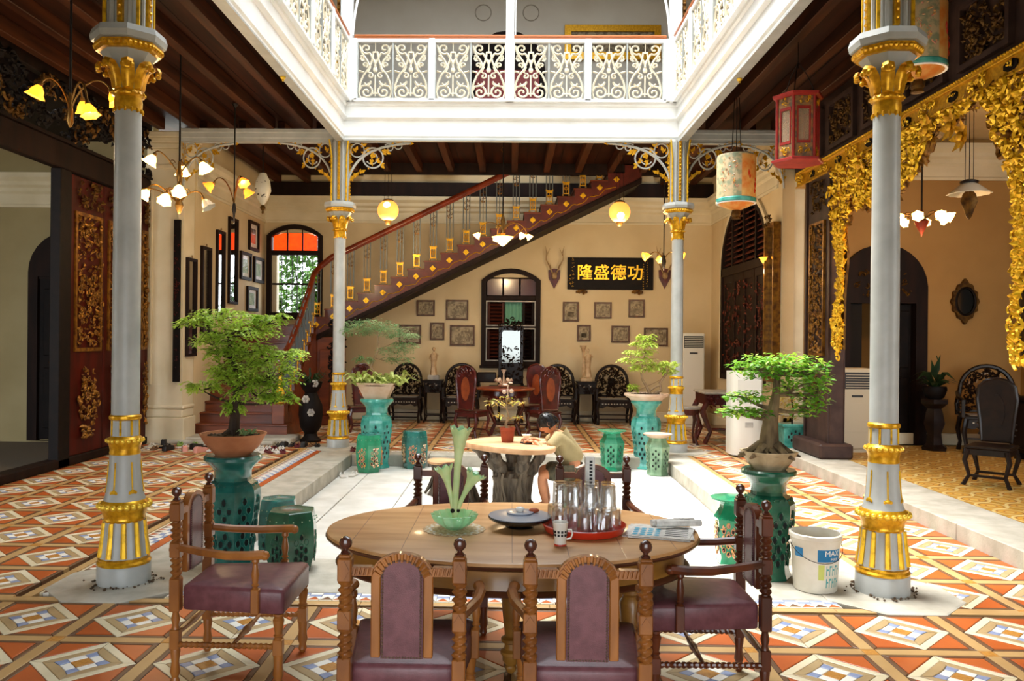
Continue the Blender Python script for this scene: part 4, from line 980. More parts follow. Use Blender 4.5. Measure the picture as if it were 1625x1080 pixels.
for y0, y1, nm in ((11.2, 12.15, 0), (5.9, 6.55, 1)):
    b = B().box(XR - .05, y0, .15, XR + .14, y1, 4.1, .01).box(XR - .075, y0 + .02, .15, XR + .16, y0 + .08, 4.1).box(XR - .075, y1 - .08, .15, XR + .16, y1 - .02, 4.1)
    ps = b.obj('post', 'post_brown', sc)
    B().box(XR - .22, y0 - .1, .15, XR + .24, y1 + .05, .36, .03).obj('post_base', 'post_brown', sc)
    m0, m1 = y0 + .2, y1 - .2
    B().frame([(m0, 1.55), (m1, 1.55), (m1, 3.45), (m0, 3.45)], [(m0 + .04, 1.59), (m1 - .04, 1.59), (m1 - .04, 3.41), (m0 + .04, 3.41)], 'x', XR - .085, XR - .05).obj('panel_frame', 'gilt_old', ps)
    carve(B(plane_x(XR - .05, -1)), m0 + .05, m1 - .05, 1.6, 3.4, 260, .085, 500 + nm).obj('panel_carving', 'gilt_old', ps)
    carve(B(plane_x(XR - .05, -1)), m0 + .03, m1 - .03, 3.58, 4.02, 45, .085, 510 + nm).obj('upper_carving', 'gilt_dark', ps)
    carve(B(plane_x(XR - .05, -1)), m0 + .03, m1 - .03, .75, 1.4, 40, .085, 520 + nm, lambda u, v: abs(u - (m0 + m1) / 2) < .09).obj('lower_carving', 'gilt_dark', ps)
fr = B().box(XR + .03, 2.2, 4.3, XR + .12, 12.9, 5.22).obj('frieze_board', 'post_brown', sc)
for i in range(9):
    y0 = 2.9 + i * 1.1; 
    B().frame([(y0, 4.42), (y0 + .85, 4.42), (y0 + .85, 5.08), (y0, 5.08)], [(y0 + .06, 4.48), (y0 + .79, 4.48), (y0 + .79, 5.02), (y0 + .06, 5.02)], 'x', XR - .03, XR + .03).obj('frieze_frame', 'post_brown', fr)
    if y0 > 4: carve(B(plane_x(XR + .03, -1)), y0 + .08, y0 + .77, 4.5, 5.0, 120, .085, 600 + i, depth=1.2).obj('frieze_carving', 'gilt_dark', fr)

# left: dark openwork frieze over the room, and folded leaves with gilded panels
XL = -5.92
sl = thing('carved_screen', 'dark carved screen with gilded panels and openwork frieze along the left wall', 'screen', (0, 0, 0))
B().box(XL - .08, 3.5, 3.92, XL + .06, 13.1, 4.26, .015).box(XL - .05, 3.5, 4.26, XL + .09, 13.1, 4.30).obj('lintel', 'dark_wood', sl)
B().box(XL - .06, 3.5, 5.0, XL + .06, 13.1, 5.2, .01).obj('head_beam', 'dark_wood', sl)
for i in range(5):
    y0 = 5.6 + i * 1.5
    carve(B(plane_x(XL, 1)), y0, y0 + 1.5, 4.30, 5.02, 150, .15, 700 + i, lambda u, v: (sin(u * 4.2) + sin(v * 9 + u * 3)) > -.7).obj('openwork', 'black_lacquer', sl)
    carve(B(plane_x(XL + .04, 1)), y0, y0 + 1.5, 4.30, 5.0, 60, .13, 720 + i, lambda u, v: abs(v - 4.65 - .25 * sin(u * 4.5)) < .16).obj('gilt_openwork', 'gilt_dark', sl)
B().box(XL - .08, 10.45, 0, XL + .06, 10.72, 3.92, .01).obj('jamb', 'black_lacquer', sl)
for i, (y0, y1, g_) in enumerate(((10.74, 11.62, 'gilt_old'), (11.64, 12.22, 'gilt_old'), (12.72, 13.08, 'gilt_old'))):
    rz_ = 0
    lf = B().box(XL - .03, y0, .12, XL + .03, y1, 3.9, .008).obj('door_leaf', 'door_red', sl)
    B().frame([(y0 + .1, 1.52), (y1 - .06, 1.52), (y1 - .06, 3.42), (y0 + .1, 3.42)], [(y0 + .15, 1.57), (y1 - .11, 1.57), (y1 - .11, 3.37), (y0 + .15, 3.37)], 'x', XL + .03, XL + .055).obj('panel_frame', 'gilt_old', lf)
    carve(B(plane_x(XL + .03, 1)), y0 + .15, y1 - .11, 1.58, 3.36, int(330 * (y1 - y0)), .085, 740 + i).obj('panel_carving', g_, lf)
    carve(B(plane_x(XL + .03, 1)), y0 + .12, y1 - .08, 3.5, 3.86, int(60 * (y1 - y0)), .1, 750 + i).obj('upper_carving', 'gilt_dark', lf)
    carve(B(plane_x(XL + .03, 1)), y0 + .2, y1 - .15, .35, 1.3, int(130 * (y1 - y0)), .1, 760 + i, lambda u, v: abs(u - (y0 + y1) / 2) < .2 + .05 * sin(v * 9)).obj('lower_carving', 'gilt_old', lf)
# tall black scroll board with gilt carving on the pilaster
t = thing('scroll_board', 'tall narrow black board with worn red lettering strip beside the left pilaster', 'board', (-5.40, 13.03, 0))
B().box(-.055, -.02, 1.0, .055, .02, 3.62, .006).obj('board', 'black_lacquer', t); carve(B(plane_y(-.02)), -.035, .035, 1.2, 3.4, 40, .05, 77, depth=.4).obj('carving', 'door_red', t)
# ================================================================ DINING TABLE AND CHAIRS
def turned(b, x, y, z0, z1, r, seq, n=14):       # turned spindle: seq of (t, radius factor)
    b.lathe([(r * q, z0 + (z1 - z0) * t) for t, q in seq], n, (x, y, 0)); return b
LEG = ((0, .55), (.04, .8), (.09, .8), (.10, 1), (.13, 1), (.15, .65), (.20, .6), (.22, .95), (.25, .95), (.27, .6), (.5, .85), (.78, 1.05), (.84, .7), (.87, 1.05), (.90, 1.05), (.93, .7), (.95, 1.1), (1, 1.1))
def armchair(loc, rz, label, wood='oak_chair', leather='leather'):
    t = thing('dining_armchair', label, 'chair', loc, rz, 'oak armchairs round the oval table')
    for s in (-1, 1):
        x = s * .218; y = -.27
        b = B(); turned(b, x, y, 0, .19, .023, ((0, .6), (.1, 1), (.2, .7), (.35, 1.1), (.6, .8), (.9, 1.1), (1, .9)))
        b.box(x - .024, y - .024, .18, x + .024, y + .024, .28, .004); turned(b, x, y, .28, .38, .022, ((0, .9), (.2, .7), (.5, 1), (.8, .7), (1, 1)))
        b.box(x - .026, y - .026, .37, x + .026, y + .026, .535, .004); b.twist((x, y, .53), (x, y, .645), .0235, 1.9)
        b.box(x - .026, y - .026, .64, x + .026, y + .026, .715, .004); b.prism([(x, .65), (x + .018, .678), (x, .706), (x - .018, .678)], 'y', y - .031, y - .026)
        b.twist((x, y, .71), (x, y, .825), .0235, 1.9); b.box(x - .027, y - .027, .822, x + .027, y + .027, .912, .005); b.box(x - .023, y - .023, .912, x + .023, y + .023, .925, .004)
        b.prism([(x, .83), (x + .019, .868), (x, .905), (x - .019, .868)], 'y', y - .032, y - .027)
        b.obj('back_post', wood, t)
        B().lathe([(.017, .922), (.019, .93), (.009, .939), (.012, .944), (.022, .954), (.0255, .967), (.020, .983), (.008, .991), (.0, .992)], 16, (x, y, 0)).obj('finial', 'finial_wood', t)
    # crest rail with carved radial gadroons over the arch
    cx = arc_pts(0, .872, .098, pi, 0, 14); top = [(u * 1.16, .855 + (v - .872) * .80) for u, v in cx]
    low_ = [(u * .80, .835 + (v - .872) * .62) for u, v in cx]
    b = B().prism([(-.195, .845), (-.195, .880), (-.118, .880)] + top[1:-1] + [(.118, .880), (.195, .880), (.195, .845), (.10, .845)] + low_[::-1][1:-1] + [(-.10, .845)], 'y', -.285, -.255)
    b.obj('crest_rail', wood, t)
    b = B()
    for i in range(13):
        a = pi * (i + .5) / 13; b.tube([(.082 * cos(a), -.288, .838 + .062 * sin(a)), (.107 * cos(a), -.290, .852 + .080 * sin(a))], [.006, .0085], 5)
    for s in (-1, 1):
        for i in range(5): xx = s * (.118 + i * .0165); b.tube([(xx, -.288, .85), (xx + .006, -.288, .878)], .0065, 5)
    b.obj('gadroon_carving', wood, t)
    for s in (-1, 1): B().box(s * .082, -.285, .535, s * .118, -.255, .85, .004).obj('stile', wood, t)
    pp = [(-.08, .53), (.08, .53)] + [(.08 * cos(a), .855 + .062 * sin(a)) for a in [pi * i / 12 for i in range(13)]]
    ip = [(-.07, .54), (.07, .54)] + [(.07 * cos(a), .852 + .055 * sin(a)) for a in [pi * i / 12 for i in range(13)]]
    b = B().prism(pp, 'y', -.278, -.262).prism(ip, 'y', -.290, -.250); pad = b.obj('back_pad', leather, t)
    b = B(); ring = ip + [ip[0]]
    for i in range(len(ring) - 1):
        a_, c_ = Vector(ring[i]), Vector(ring[i + 1]); m = max(1, round((c_ - a_).length / .011))
        for q in range(m):
            p = a_.lerp(c_, q / m)
            for yy in (-.291, -.249): b.ico((p.x * 1.03, yy, p.y), .0052)
    b.obj('nail_heads', 'nailhead', pad)
    # seat
    b = B(); n = 20; vs = []; W0, W1, Y0, Y1 = .205, .262, -.245, .285
    def rr(z, e, dz=0):
        pts = []
        for (x, y) in ((-W0, Y0), (W0, Y0), (W1, Y1), (-W1, Y1)):
            pts.append((x, y))
        out = []
        for i in range(4):
            p0, p1, p2 = Vector(pts[i - 1]), Vector(pts[i]), Vector(pts[(i + 1) % 4]); a_ = p1 + (p0 - p1).normalized() * .02; c_ = p1 + (p2 - p1).normalized() * .02
            for q in (a_, (a_ + c_ + p1) / 3, c_): out.append((q.x * e, (q.y - .02) * e + .02, z))
        return out
    L_ = [rr(.372, .985), rr(.376, 1), rr(.470, 1.005), rr(.487, .985), rr(.495, .93), rr(.503, .55)]
    for r_ in L_: vs += r_
    fs = [tuple(range(11, -1, -1)), tuple(60 + i for i in range(12))]
    for j in range(5):
        for i in range(12): i2 = (i + 1) % 12; fs.append((j * 12 + i, j * 12 + i2, j * 12 + 12 + i2, j * 12 + 12 + i))
    b.add(vs, fs).obj('seat', leather, t, 50)
    for s in (-1, 1):
        x = s * .238; y = .255; b = B(); turned(b, x, y, 0, .17, .026, ((0, .5), (.1, .9), (.25, .7), (.4, 1.05), (.7, .85), (1, 1))); b.box(x - .024, y - .024, .165, x + .024, y + .024, .245, .004)
        turned(b, x, y, .245, .372, .025, ((0, .95), (.08, .7), (.14, 1.05), (.2, .75), (.75, 1.15), (.85, .8), (.92, 1.1), (1, 1.1))); b.obj('front_leg', wood, t)
        # arm: sweeps forward from the back post, ends in a scroll over a turned support
        xa = s * .235
        pts = [(s * .225, -.26, .690), (s * .245, -.14, .675), (s * .275, .0, .665), (s * .285, .12, .668), (s * .275, .19, .672)]
        pp_ = []
        for i in range(len(pts) - 1):
            for q in range(3): pp_.append(tuple(Vector(pts[i]).lerp(Vector(pts[i + 1]), q / 3)))
        pp_.append(pts[-1]); b = B().tube(pp_, [.020 + .004 * (i / 12) for i in range(len(pp_))], 8, flat=.62 if 0 else 1)
        b.sph((s * .275, .195, .668), .026, 8, 6, (1, .9, .9)); b.obj('arm', wood, t)
        b = B().box(s * .262 - .018, .125, .375, s * .262 + .018, .165, .50, .004); turned(b, s * .266, .145, .50, .655, .019, ((0, 1), (.06, .6), (.12, 1), (.18, .7), (.45, 1.05), (.8, .6), (.88, 1), (1, .9))); b.obj('arm_support', wood, t)
        b = B().twist((s * .226, -.25, .205), (s * .236, .235, .205), .0135, 9, n=8, seg=60); b.obj('twist_stretcher', wood, t)
    b = B(); b.M = Matrix.Translation((0, 0, .205)); b.lathe([(.009, -.225), (.011, -.12), (.016, -.08), (.011, -.06), (.019, -.02), (.02, .02), (.011, .06), (.016, .08), (.011, .12), (.009, .225)], 10, (0, .02, 0), ax='x'); b.obj('cross_stretcher', wood, t)
    b = B(); b.M = Matrix.Translation((0, 0, .25)); b.lathe([(.009, -.21), (.014, -.08), (.018, 0), (.014, .08), (.009, .21)], 10, (0, -.265, 0), ax='x'); b.obj('rear_stretcher', wood, t)
    return t
c0 = armchair((-.405, 3.36, 0), 0, 'oak armchair seen from behind with maroon leather back, left of the two nearest the camera')
c0['group'] = 'oak armchairs round the oval table'
dup(c0, (.300, 3.36, 0), 0, 'oak armchair seen from behind with maroon leather back, right of the two nearest the camera')
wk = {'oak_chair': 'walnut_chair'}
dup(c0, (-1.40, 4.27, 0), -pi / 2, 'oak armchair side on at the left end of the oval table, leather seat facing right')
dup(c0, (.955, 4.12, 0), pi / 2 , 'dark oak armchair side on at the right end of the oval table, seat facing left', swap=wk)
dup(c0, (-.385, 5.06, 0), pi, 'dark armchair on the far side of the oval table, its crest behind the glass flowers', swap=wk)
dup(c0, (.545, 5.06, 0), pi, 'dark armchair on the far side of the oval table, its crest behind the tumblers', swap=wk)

tb_ = thing('dining_table', 'large oval oak dining table with a worn light top in the foreground', 'table', (.015, 4.255, 0))
def ell(a, b_, n=64): return [(a * cos(2 * pi * i / n), b_ * sin(2 * pi * i / n)) for i in range(n)]
def elathe(b, prof, A, Bb, n=64):     # prof: (inset, z)
    vs = []; fs = []
    for e, z in prof: vs += [((A - e) * cos(2 * pi * i / n), (Bb - e) * sin(2 * pi * i / n), z) for i in range(n)]
    for j in range(len(prof) - 1):
        for i in range(n): i2 = (i + 1) % n; fs.append((j * n + i, j * n + i2, j * n + n + i2, j * n + n + i))
    fs += [tuple(range(n - 1, -1, -1)), tuple((len(prof) - 1) * n + i for i in range(n))]; return b.add(vs, fs)
TA, TB = .965, .68
elathe(B(), [(.012, .738), (.004, .742), (.004, .7565), (.012, .760)], TA, TB).obj('table_top', 'table_top', tb_)
for i in range(1, 8):      # board joints across the top
    x = -1 + i * .26 - .04; y = TB * sqrt(max(0, 1 - (x / TA) ** 2)) - .02
    B().box(x - .0012, -y, .7598, x + .0012, y, .7606).obj('board_joint', 'table_edge', tb_)
elathe(B(), [(.03, .715), (.01, .722), (.0, .732), (-.004, .738), (.004, .742)], TA, TB).obj('edge_moulding', 'table_edge', tb_)
elathe(B(), [(.075, .60), (.07, .605), (.075, .615), (.078, .70), (.045, .715)], TA, TB).obj('apron', 'table_side', tb_)
elathe(B(), [(.09, .585), (.055, .59), (.048, .60), (.06, .612), (.075, .615)], TA, TB).obj('apron_bead', 'table_edge', tb_)
for x, y in ((-.58, -.3), (.58, -.3), (-.58, .3), (.58, .3), (0, 0)):
    b = B(); turned(b, x, y, .05, .60, .055, LEG, 18); b.sph((x, y, .03), .03, 8, 6); b.obj('leg', 'table_side', tb_)
TZ = .7608
# things on the table
def px_table(px, py): pass
d = thing('lace_doily', 'round lace doily under the green glass bowl', 'doily', (-.285, 4.21, TZ))
b = B().lathe([(.16, 0), (.16, .002), (.155, .003), (0, .003)], 36, rf=lambda a, z: 1 + .03 * cos(18 * a)); b.obj('cloth', 'lace', d)
b = B()
for i in range(18): a = i * pi / 9; b.sph((.125 * cos(a), .125 * sin(a), .003), .010, 6, 4, (1, 1, .2)); b.sph((.145 * cos(a + .17), .145 * sin(a + .17), .003), .007, 6, 4, (1, 1, .2))
b.obj('lace_motif', 'paper', d)
e = thing('glass_epergne', 'green glass epergne, ribbed bowl with three frilled trumpet flowers', 'vase', (-.285, 4.21, TZ + .003))
fl_ = lambda a, z: 1 + (.06 * cos(16 * a) if z > .04 else .02 * cos(16 * a))
B().lathe([(.04, 0), (.045, .004), (.075, .02), (.105, .05), (.118, .078), (.112, .08), (.098, .052), (.07, .026), (.03, .012), (0, .01)], 64, rf=fl_).obj('bowl', 'glass_green', e)
def trumpet(pts, r0, r1, seed):
    b = B(); P = [Vector(p) for p in pts]; n = 20; vs = []; fs = []; m = len(P)
    ax_ = (P[-1] - P[0]).normalized(); u = ax_.orthogonal().normalized(); w = ax_.cross(u)
    for i, p in enumerate(P):
        t_ = i / (m - 1); r = r0 + (r1 - r0) * t_ ** 4 + .004 * sin(t_ * 5)
        for q in range(n):
            a = 2 * pi * q / n; fr_ = 1 + (.16 * cos(7 * a) if i == m - 1 else .03 * cos(7 * a)) ; dz = (.012 * cos(7 * a + 1) if i == m - 1 else 0)
            vs.append(tuple(p + (u * cos(a) + w * sin(a)) * r * fr_ + ax_ * dz))
    for i in range(m - 1):
        for q in range(n): q2 = (q + 1) % n; fs.append((i * n + q, i * n + q2, i * n + n + q2, i * n + n + q))
    b.add(vs, fs); return b
for i, (dx, dy, h, r1) in enumerate(((.03, .0, .52, .058), (-.06, .02, .315, .05), (.11, .01, .285, .055))):
    pts = [(dx * .1 * t_ + dx * .9 * t_ ** 1.5, dy * t_, .03 + (h - .03) * t_) for t_ in [q / 9 for q in range(10)]]
    o = trumpet(pts, .007 if i else .012, r1, i).obj('trumpet_flower', 'glass_pale', e)
    top = Vector(pts[-1]); b = trumpet([tuple(Vector(pts[-2]).lerp(top, q / 4) + Vector((0, 0, .002))) for q in range(5)], r1 * .55, r1 * 1.02, i); b.obj('frilled_rim', 'glass_green', o)
    for q in range(3):
        p = Vector(pts[2 + 2 * q]); B().leaf(p, (cos(q * 2.2), sin(q * 2.2), 1.2), (0, 0, 1), .05, .02).obj('glass_leaf', 'glass_green', o) if False else None
b = B().tube([(0, 0, .02), (0, 0, .11)], .008, 8)
for q in range(3): b.sph((.018 * cos(q * 2.1), .018 * sin(q * 2.1), .095), .012, 8, 6)
b.obj('brass_holder', 'iron_dark', e)
l = thing('lazy_susan', 'black lazy susan with a grey rimmed lid beside the red tray', 'tray', (.055, 4.28, TZ))
B().lathe([(.07, 0), (.075, .004), (.05, .012), (.045, .02), (.13, .03), (.165, .048), (.167, .056), (.16, .058), (0, .058)], 40).obj('base', 'tray_black', l)
B().lathe([(.163, .058), (.164, .063), (.13, .068), (.09, .072), (.0, .074)], 40).obj('lid', 'tray_grey', l)
B().lathe([(.07, .073), (.072, .080), (.06, .082), (.03, .082), (.0, .08)], 24).obj('inner_dish', 'tray_grey', l)
B().lathe([(.018, .082), (.024, .10), (.02, .104), (.012, .098), (0, .096)], 12).obj('knob', 'ceramic', l)
b = B().sph((0, 0, .014), .022, 10, 7, (1.3, .8, .6)); solo('pastry', b, K.setdefault('pastry', mat('pastry', 'B8582A', .5, col2='8A3A1A', scale=40)) and 'pastry', 'small brown pastry resting on the grey lid of the lazy susan', 'food', (.13, 4.30, TZ + .070))
tr = thing('round_tray', 'round red lacquer tray carrying upturned tumblers', 'tray', (.385, 4.20, TZ)); tr.scale = (1.13, 1.13, 1.1)
B().lathe([(.165, 0), (.178, .006), (.190, .034), (.192, .038), (.187, .040), (.176, .012), (.165, .008), (0, .008)], 48).obj('dish', 'tray_red', tr)
def tumbler(loc, label, h=.10, rim=.034, foot=.028, up_=False):
    t = thing('glass_tumbler', label, 'glass', loc, 0, 'tumblers on the red tray')
    pr = [(foot, 0), (foot + .002, .003), (rim, h), (rim - .002, h), (foot - .001, .012), (0, .010)]
    if not up_: pr = [(r, h - z) for r, z in pr][::-1]
    B().lathe(pr, 24, rf=lambda a, z: 1 + .025 * cos(12 * a)).obj('body', 'glass', t)
    B().lathe([(rim + .001, (h if up_ else 0) - .001 + (0 if not up_ else -.004)), (rim + .0025, (h if up_ else 0) + .002 + (0 if not up_ else -.004)), (rim + .001, (h if up_ else 0) + .005 + (0 if not up_ else -.004))], 24, caps=False).obj('rim', 'glass', t); return t
tz = TZ + .008
TS = 1.22
sx_ = lambda x, y: (.385 + (x - .405) * 1.22, 4.20 + (y - 4.18) * 1.22)
g0 = tumbler((*sx_(.285, 4.22), tz), 'tumbler on the red tray, lower tier at its left edge'); g0.scale = (TS,) * 3
spots = [(.355, 4.26, 0, 'lower tier at the back left'), (.43, 4.27, 0, 'lower tier at the back centre'), (.50, 4.23, 0, 'lower tier at the back right'), (.525, 4.15, 0, 'lower tier at its right edge'), (.30, 4.14, 0, 'lower tier at the front left'), (.37, 4.18, 0, 'lower tier in the middle left'), (.45, 4.17, 0, 'lower tier in the middle right'), (.40, 4.09, 0, 'lower tier at the front centre'), (.48, 4.09, 0, 'lower tier at the front right'),
         (.305, 4.20, .101, 'upper tier at the left'), (.37, 4.235, .101, 'upper tier second from the left'), (.44, 4.22, .101, 'upper tier in the middle'), (.505, 4.19, .101, 'upper tier at the right'), (.345, 4.15, .101, 'upper tier at the front left'), (.43, 4.145, .101, 'upper tier at the front centre'), (.50, 4.125, .101, 'upper tier at the front right')]
for x, y, dz, lb in spots: dup(g0, (*sx_(x, y), tz + dz * TS), random.uniform(0, 1), 'tumbler on the red tray, ' + lb)
t = thing('drinks_carton', 'upright white printed sleeve standing behind the tumblers', 'carton', (.43, 4.37, TZ + .002))
B().box(-.026, -.015, 0, .026, .015, .36, .004).obj('body', 'paper', t)
b = B()
for i in range(7): b.box(-.004, -.0165, .22 + i * .018, .012, -.015, .232 + i * .018)
b.obj('print', 'print_black', t)
t = thing('mug', 'white handled glass mug with a patterned band standing before the red tray', 'mug', (.245, 3.90, TZ), .2)
B().lathe([(.024, 0), (.029, .003), (.030, .012), (.028, .02), (.031, .06), (.038, .115), (.036, .116), (.029, .06), (.025, .02), (0, .016)], 28).obj('body', 'ceramic', t)
B().lathe([(.0298, .003), (.0306, .011), (.029, .014)], 28, caps=False).obj('red_band', 'tray_red', t)
b = B()
for i in range(12):
    a = 2 * pi * i / 12
    for z in (.05, .066): b.M = Matrix.Rotation(a, 4, 'Z'); b.box(.0315 + (z - .05) * .11, -.005, z, .0335 + (z - .05) * .11, .005, z + .011)
b.obj('pattern_band', 'print_black', t); B().tube([(.031, 0, .03), (.052, 0, .035), (.06, 0, .055), (.055, 0, .075), (.034, 0, .075)], .0045, 8).obj('handle', 'ceramic', t)
nw_ = thing('newspaper', 'folded newspaper with a blue dotted page at the right end of the table', 'newspaper', (.77, 4.19, TZ), -.25); nw_.scale = (1.12, 1.3, 1)
R = random.Random(8)
for i in range(5):
    b = B(Matrix.Rotation(R.uniform(-.12, .12), 4, 'Z')); b.box(-.15 + .01 * i, -.11, .003 * i, .15, .11 - .008 * i, .003 * i + .0025); b.obj('sheet', 'paper', nw_)
b = B()
for i in range(4):
    for j in range(4): b.lathe([(.013, .0155), (.0, .0158)], 10, (-.10 + i * .032, -.09 + j * .032, 0))
b.obj('blue_dots', 'print_blue', nw_)
b = B()
for i in range(6): b.box(.03, -.09 + i * .03, .0152, .13, -.082 + i * .03, .0156)
b.obj('text_lines', 'print_black', nw_)
for i, (x, y, z, a, lb) in enumerate(((.86, 4.30, .015, .25, 'rolled newspaper lying at the back of the folded one'), (.88, 4.24, .034, .12, 'rolled newspaper with a dark headline lying on the stack'))):
    t = thing('rolled_newspaper', lb, 'newspaper', (x, y, TZ + z + .018 - (.012 if i else 0)), a); B().lathe([(.017, -.12), (.018, -.11), (.018, .11), (.017, .12)], 12, ax='x').obj('roll', 'paper', t)
    b = B()
    for q in range(3): b.M = Matrix.Rotation(-pi / 2 + q * .5, 4, 'X'); b.box(-.03 + q * .02, -.004, .018, .02 + q * .02, .004, .0187)
    b.obj('headline', 'print_black', t)

# ================================================================ CERAMIC STANDS, STOOLS, POTS
def pierce(t, body, faces, R0, zlist, sz, ang0, m_in='hole_dark', m_rim=None, fl=None):
    # cut-out motifs: dark plates painted for the shade inside, each with a raised petal edge
    for i in range(faces):
        a = ang0 + 2 * pi * i / faces; b = B(); g = B()
        for (u, z, s_, rad) in zlist:
            M = Matrix.Rotation(a, 4, 'Z') @ Matrix.Translation((rad, 0, 0)); b.M = M; g.M = M
            # almond plate
            b.prism([(u + s_ * .5 * cos(q) , z + s_ * .8 * sin(q)) for q in [k_ * pi / 4 for k_ in range(8)]], 'x', -.004, .0015)
            g.tube([(.003, u + s_ * .62 * cos(q), z + s_ * .95 * sin(q)) for q in [k_ * pi / 4 for k_ in range(8)]], s_ * .13, 4, closed=True)
        o = g.obj('pierced_relief', fl or m_rim, t, 35); b.obj('opening', m_in, o, 0)
def plant_stand(loc, label, m, H=.80, s=1.0, rz=0):
    t = thing('plant_stand', label, 'stand', loc, rz)
    n = 8; A = pi / 8; z = H
    B().lathe([(.165 * s, 0), (.17 * s, .015), (.155 * s, .05), (.150 * s, .10), (.158 * s, .30 * z), (.185 * s, .50 * z), (.195 * s, .62 * z), (.19 * s, .69 * z), (.165 * s, .745 * z), (.13 * s, .77 * z), (.128 * s, .80 * z)], n, ang=A).obj('body', m, t, 20)
    B().lathe([(.128 * s, .80 * z), (.13 * s, .86 * z), (.15 * s, .90 * z), (.19 * s, .945 * z), (.20 * s, .96 * z), (.20 * s, .985 * z), (.19 * s, z), (0, z)], 24).obj('neck_and_rim', m, t)
    rr = lambda zz: s * cos(A) * (.150 + (.195 - .150) * max(0, min(1, (zz / z - .12) / .5)) ** 1.3)
    zl = [(u, zz * z, .032, rr(zz * z) + .003) for u, zz in ((0, .16), (-.034, .22), (.034, .22), (0, .29), (-.034, .38), (.034, .38), (0, .455), (-.036, .52), (.036, .52), (0, .60))]
    pierce(t, None, n, 0, zl, 0, 0, m_rim=m)
    b = B()
    for i in range(24): a = i * 2 * pi / 24; b.sph((.168 * s * cos(a), .168 * s * sin(a), .738 * z), .008, 5, 4)
    b.obj('bead_row', m, t); return t
def garden_stool(loc, label, m, motif, H=.42, r=.17, top_m=None, lid=False, rz=0):
    t = thing('garden_stool', label, 'stool', loc, rz); n = 6; A = pi / 6
    if lid: B().lathe([(r * .8, 0), (r * .85, .02), (r * .78, .06), (r * .9, .5 * H), (r * .98, .68 * H), (r * .7, .82 * H), (r * .66, .90 * H)], n, ang=A).obj('body', m, t, 20); B().lathe([(r * .66, .89 * H), (r * .9, .93 * H), (r * 1.12, .965 * H), (r * 1.13, .985 * H), (r * .5, H), (0, H)], 20).obj('top', top_m or m, t)
    else: B().lathe([(r * .82, 0), (r * .84, .02), (r * .96, .22 * H), (r * 1.03, .5 * H), (r * .98, .82 * H), (r * .9, .97 * H), (r * .87, .99 * H)], n, ang=A).obj('body', m, t, 20); B().lathe([(r * .9, .985 * H), (r * .86, 1.0 * H), (r * .6, 1.012 * H), (0, 1.016 * H)], n, ang=A).obj('top', top_m or m, t)
    rad = r * cos(A) * (.93 if lid else 1.0) + .002; k1 = .62 if lid else .72
    zl = [(u, zz * H, .025, rad * (.96 if zz < .3 or zz > .6 else 1)) for u, zz in ((0, .18), (-.04, .24), (.04, .24), (0, .31), (-.035, .38), (.035, .38), (0, .45), (-.04, .52), (.04, .52), (0, .60))]
    pierce(t, None, n, 0, zl, 0, 0, m_rim=m, fl=motif)
    if motif and motif != m:
        for i in range(n):
            a = 2 * pi * i / n; c = carve(B(Matrix.Rotation(a, 4, 'Z') @ Matrix.Translation((rad - .004, 0, 0)) @ Matrix(((0, 0, 1, 0), (1, 0, 0, 0), (0, 1, 0, 0), (0, 0, 0, 1)))), -.055, .055, .16 * H, .64 * H, 26, .04, i + 5, depth=.7); c.obj('flower_relief', 'flower_pale' if i % 2 else motif, t)
    b = B()
    for i in range(18): a = i * 2 * pi / 18; b.sph((r * .93 * cos(a), r * .93 * sin(a), .86 * H if not lid else .7 * H), .006, 5, 4)
    b.obj('stud_row', 'celadon' if not lid else m, t); return t
plant_stand((-2.13, 6.22, 0), 'tall deep teal ceramic stand with pierced sides beside the left side armchair', 'teal_glaze', .84, 1.08)
plant_stand((1.93, 6.10, 0), 'tall dark green pierced ceramic stand beside the white bucket', 'forest_glaze', .80, 1.0, .2)
plant_stand((-1.98, 12.02, -.17), 'tall aqua ceramic stand in front of the distant left column', 'aqua_glaze', 1.02, 1.25, .1)
plant_stand((2.04, 12.25, -.17), 'tall pale turquoise pierced stand near the distant right column', 'aqua_glaze', 1.02, 1.15, .3)
garden_stool((-1.64, 6.10, 0), 'dark green drum stool with pierced panels beside the left side armchair', 'forest_glaze', 'forest_glaze', .45, .20, rz=.15)
garden_stool((-1.92, 6.72, -.17), 'teal drum stool mostly hidden behind the tall deep teal stand', 'teal_glaze', 'teal_glaze', .58, .17, rz=.2)
garden_stool((1.93, 7.05, -.17), 'jade lidded stool partly hidden behind the right side armchair', 'jade_glaze', 'flower_glaze', .58, .17, lid=True)
garden_stool((-2.02, 11.62, -.17), 'green drum stool with pink flower panels in front of the distant aqua stand', 'jade_glaze', 'flower_glaze', .54, .20, 'teal_glaze', rz=.1)
garden_stool((-1.41, 12.0, -.17), 'emerald drum stool with yellow flower panels standing alone left of the root table', 'teal_glaze', 'flower_glaze', .55, .19, rz=.5)
garden_stool((1.50, 12.0, -.17), 'jade mushroom topped stool with cut-out panels right of the boy', 'jade_glaze', 'jade_glaze', .60, .19, lid=True, rz=.3)
garden_stool((2.10, 11.62, -.17), 'pale celadon stool with cut-out panels in front of the distant right column', 'celadon', 'celadon', .60, .18, 'clay_pink', lid=True, rz=.2)

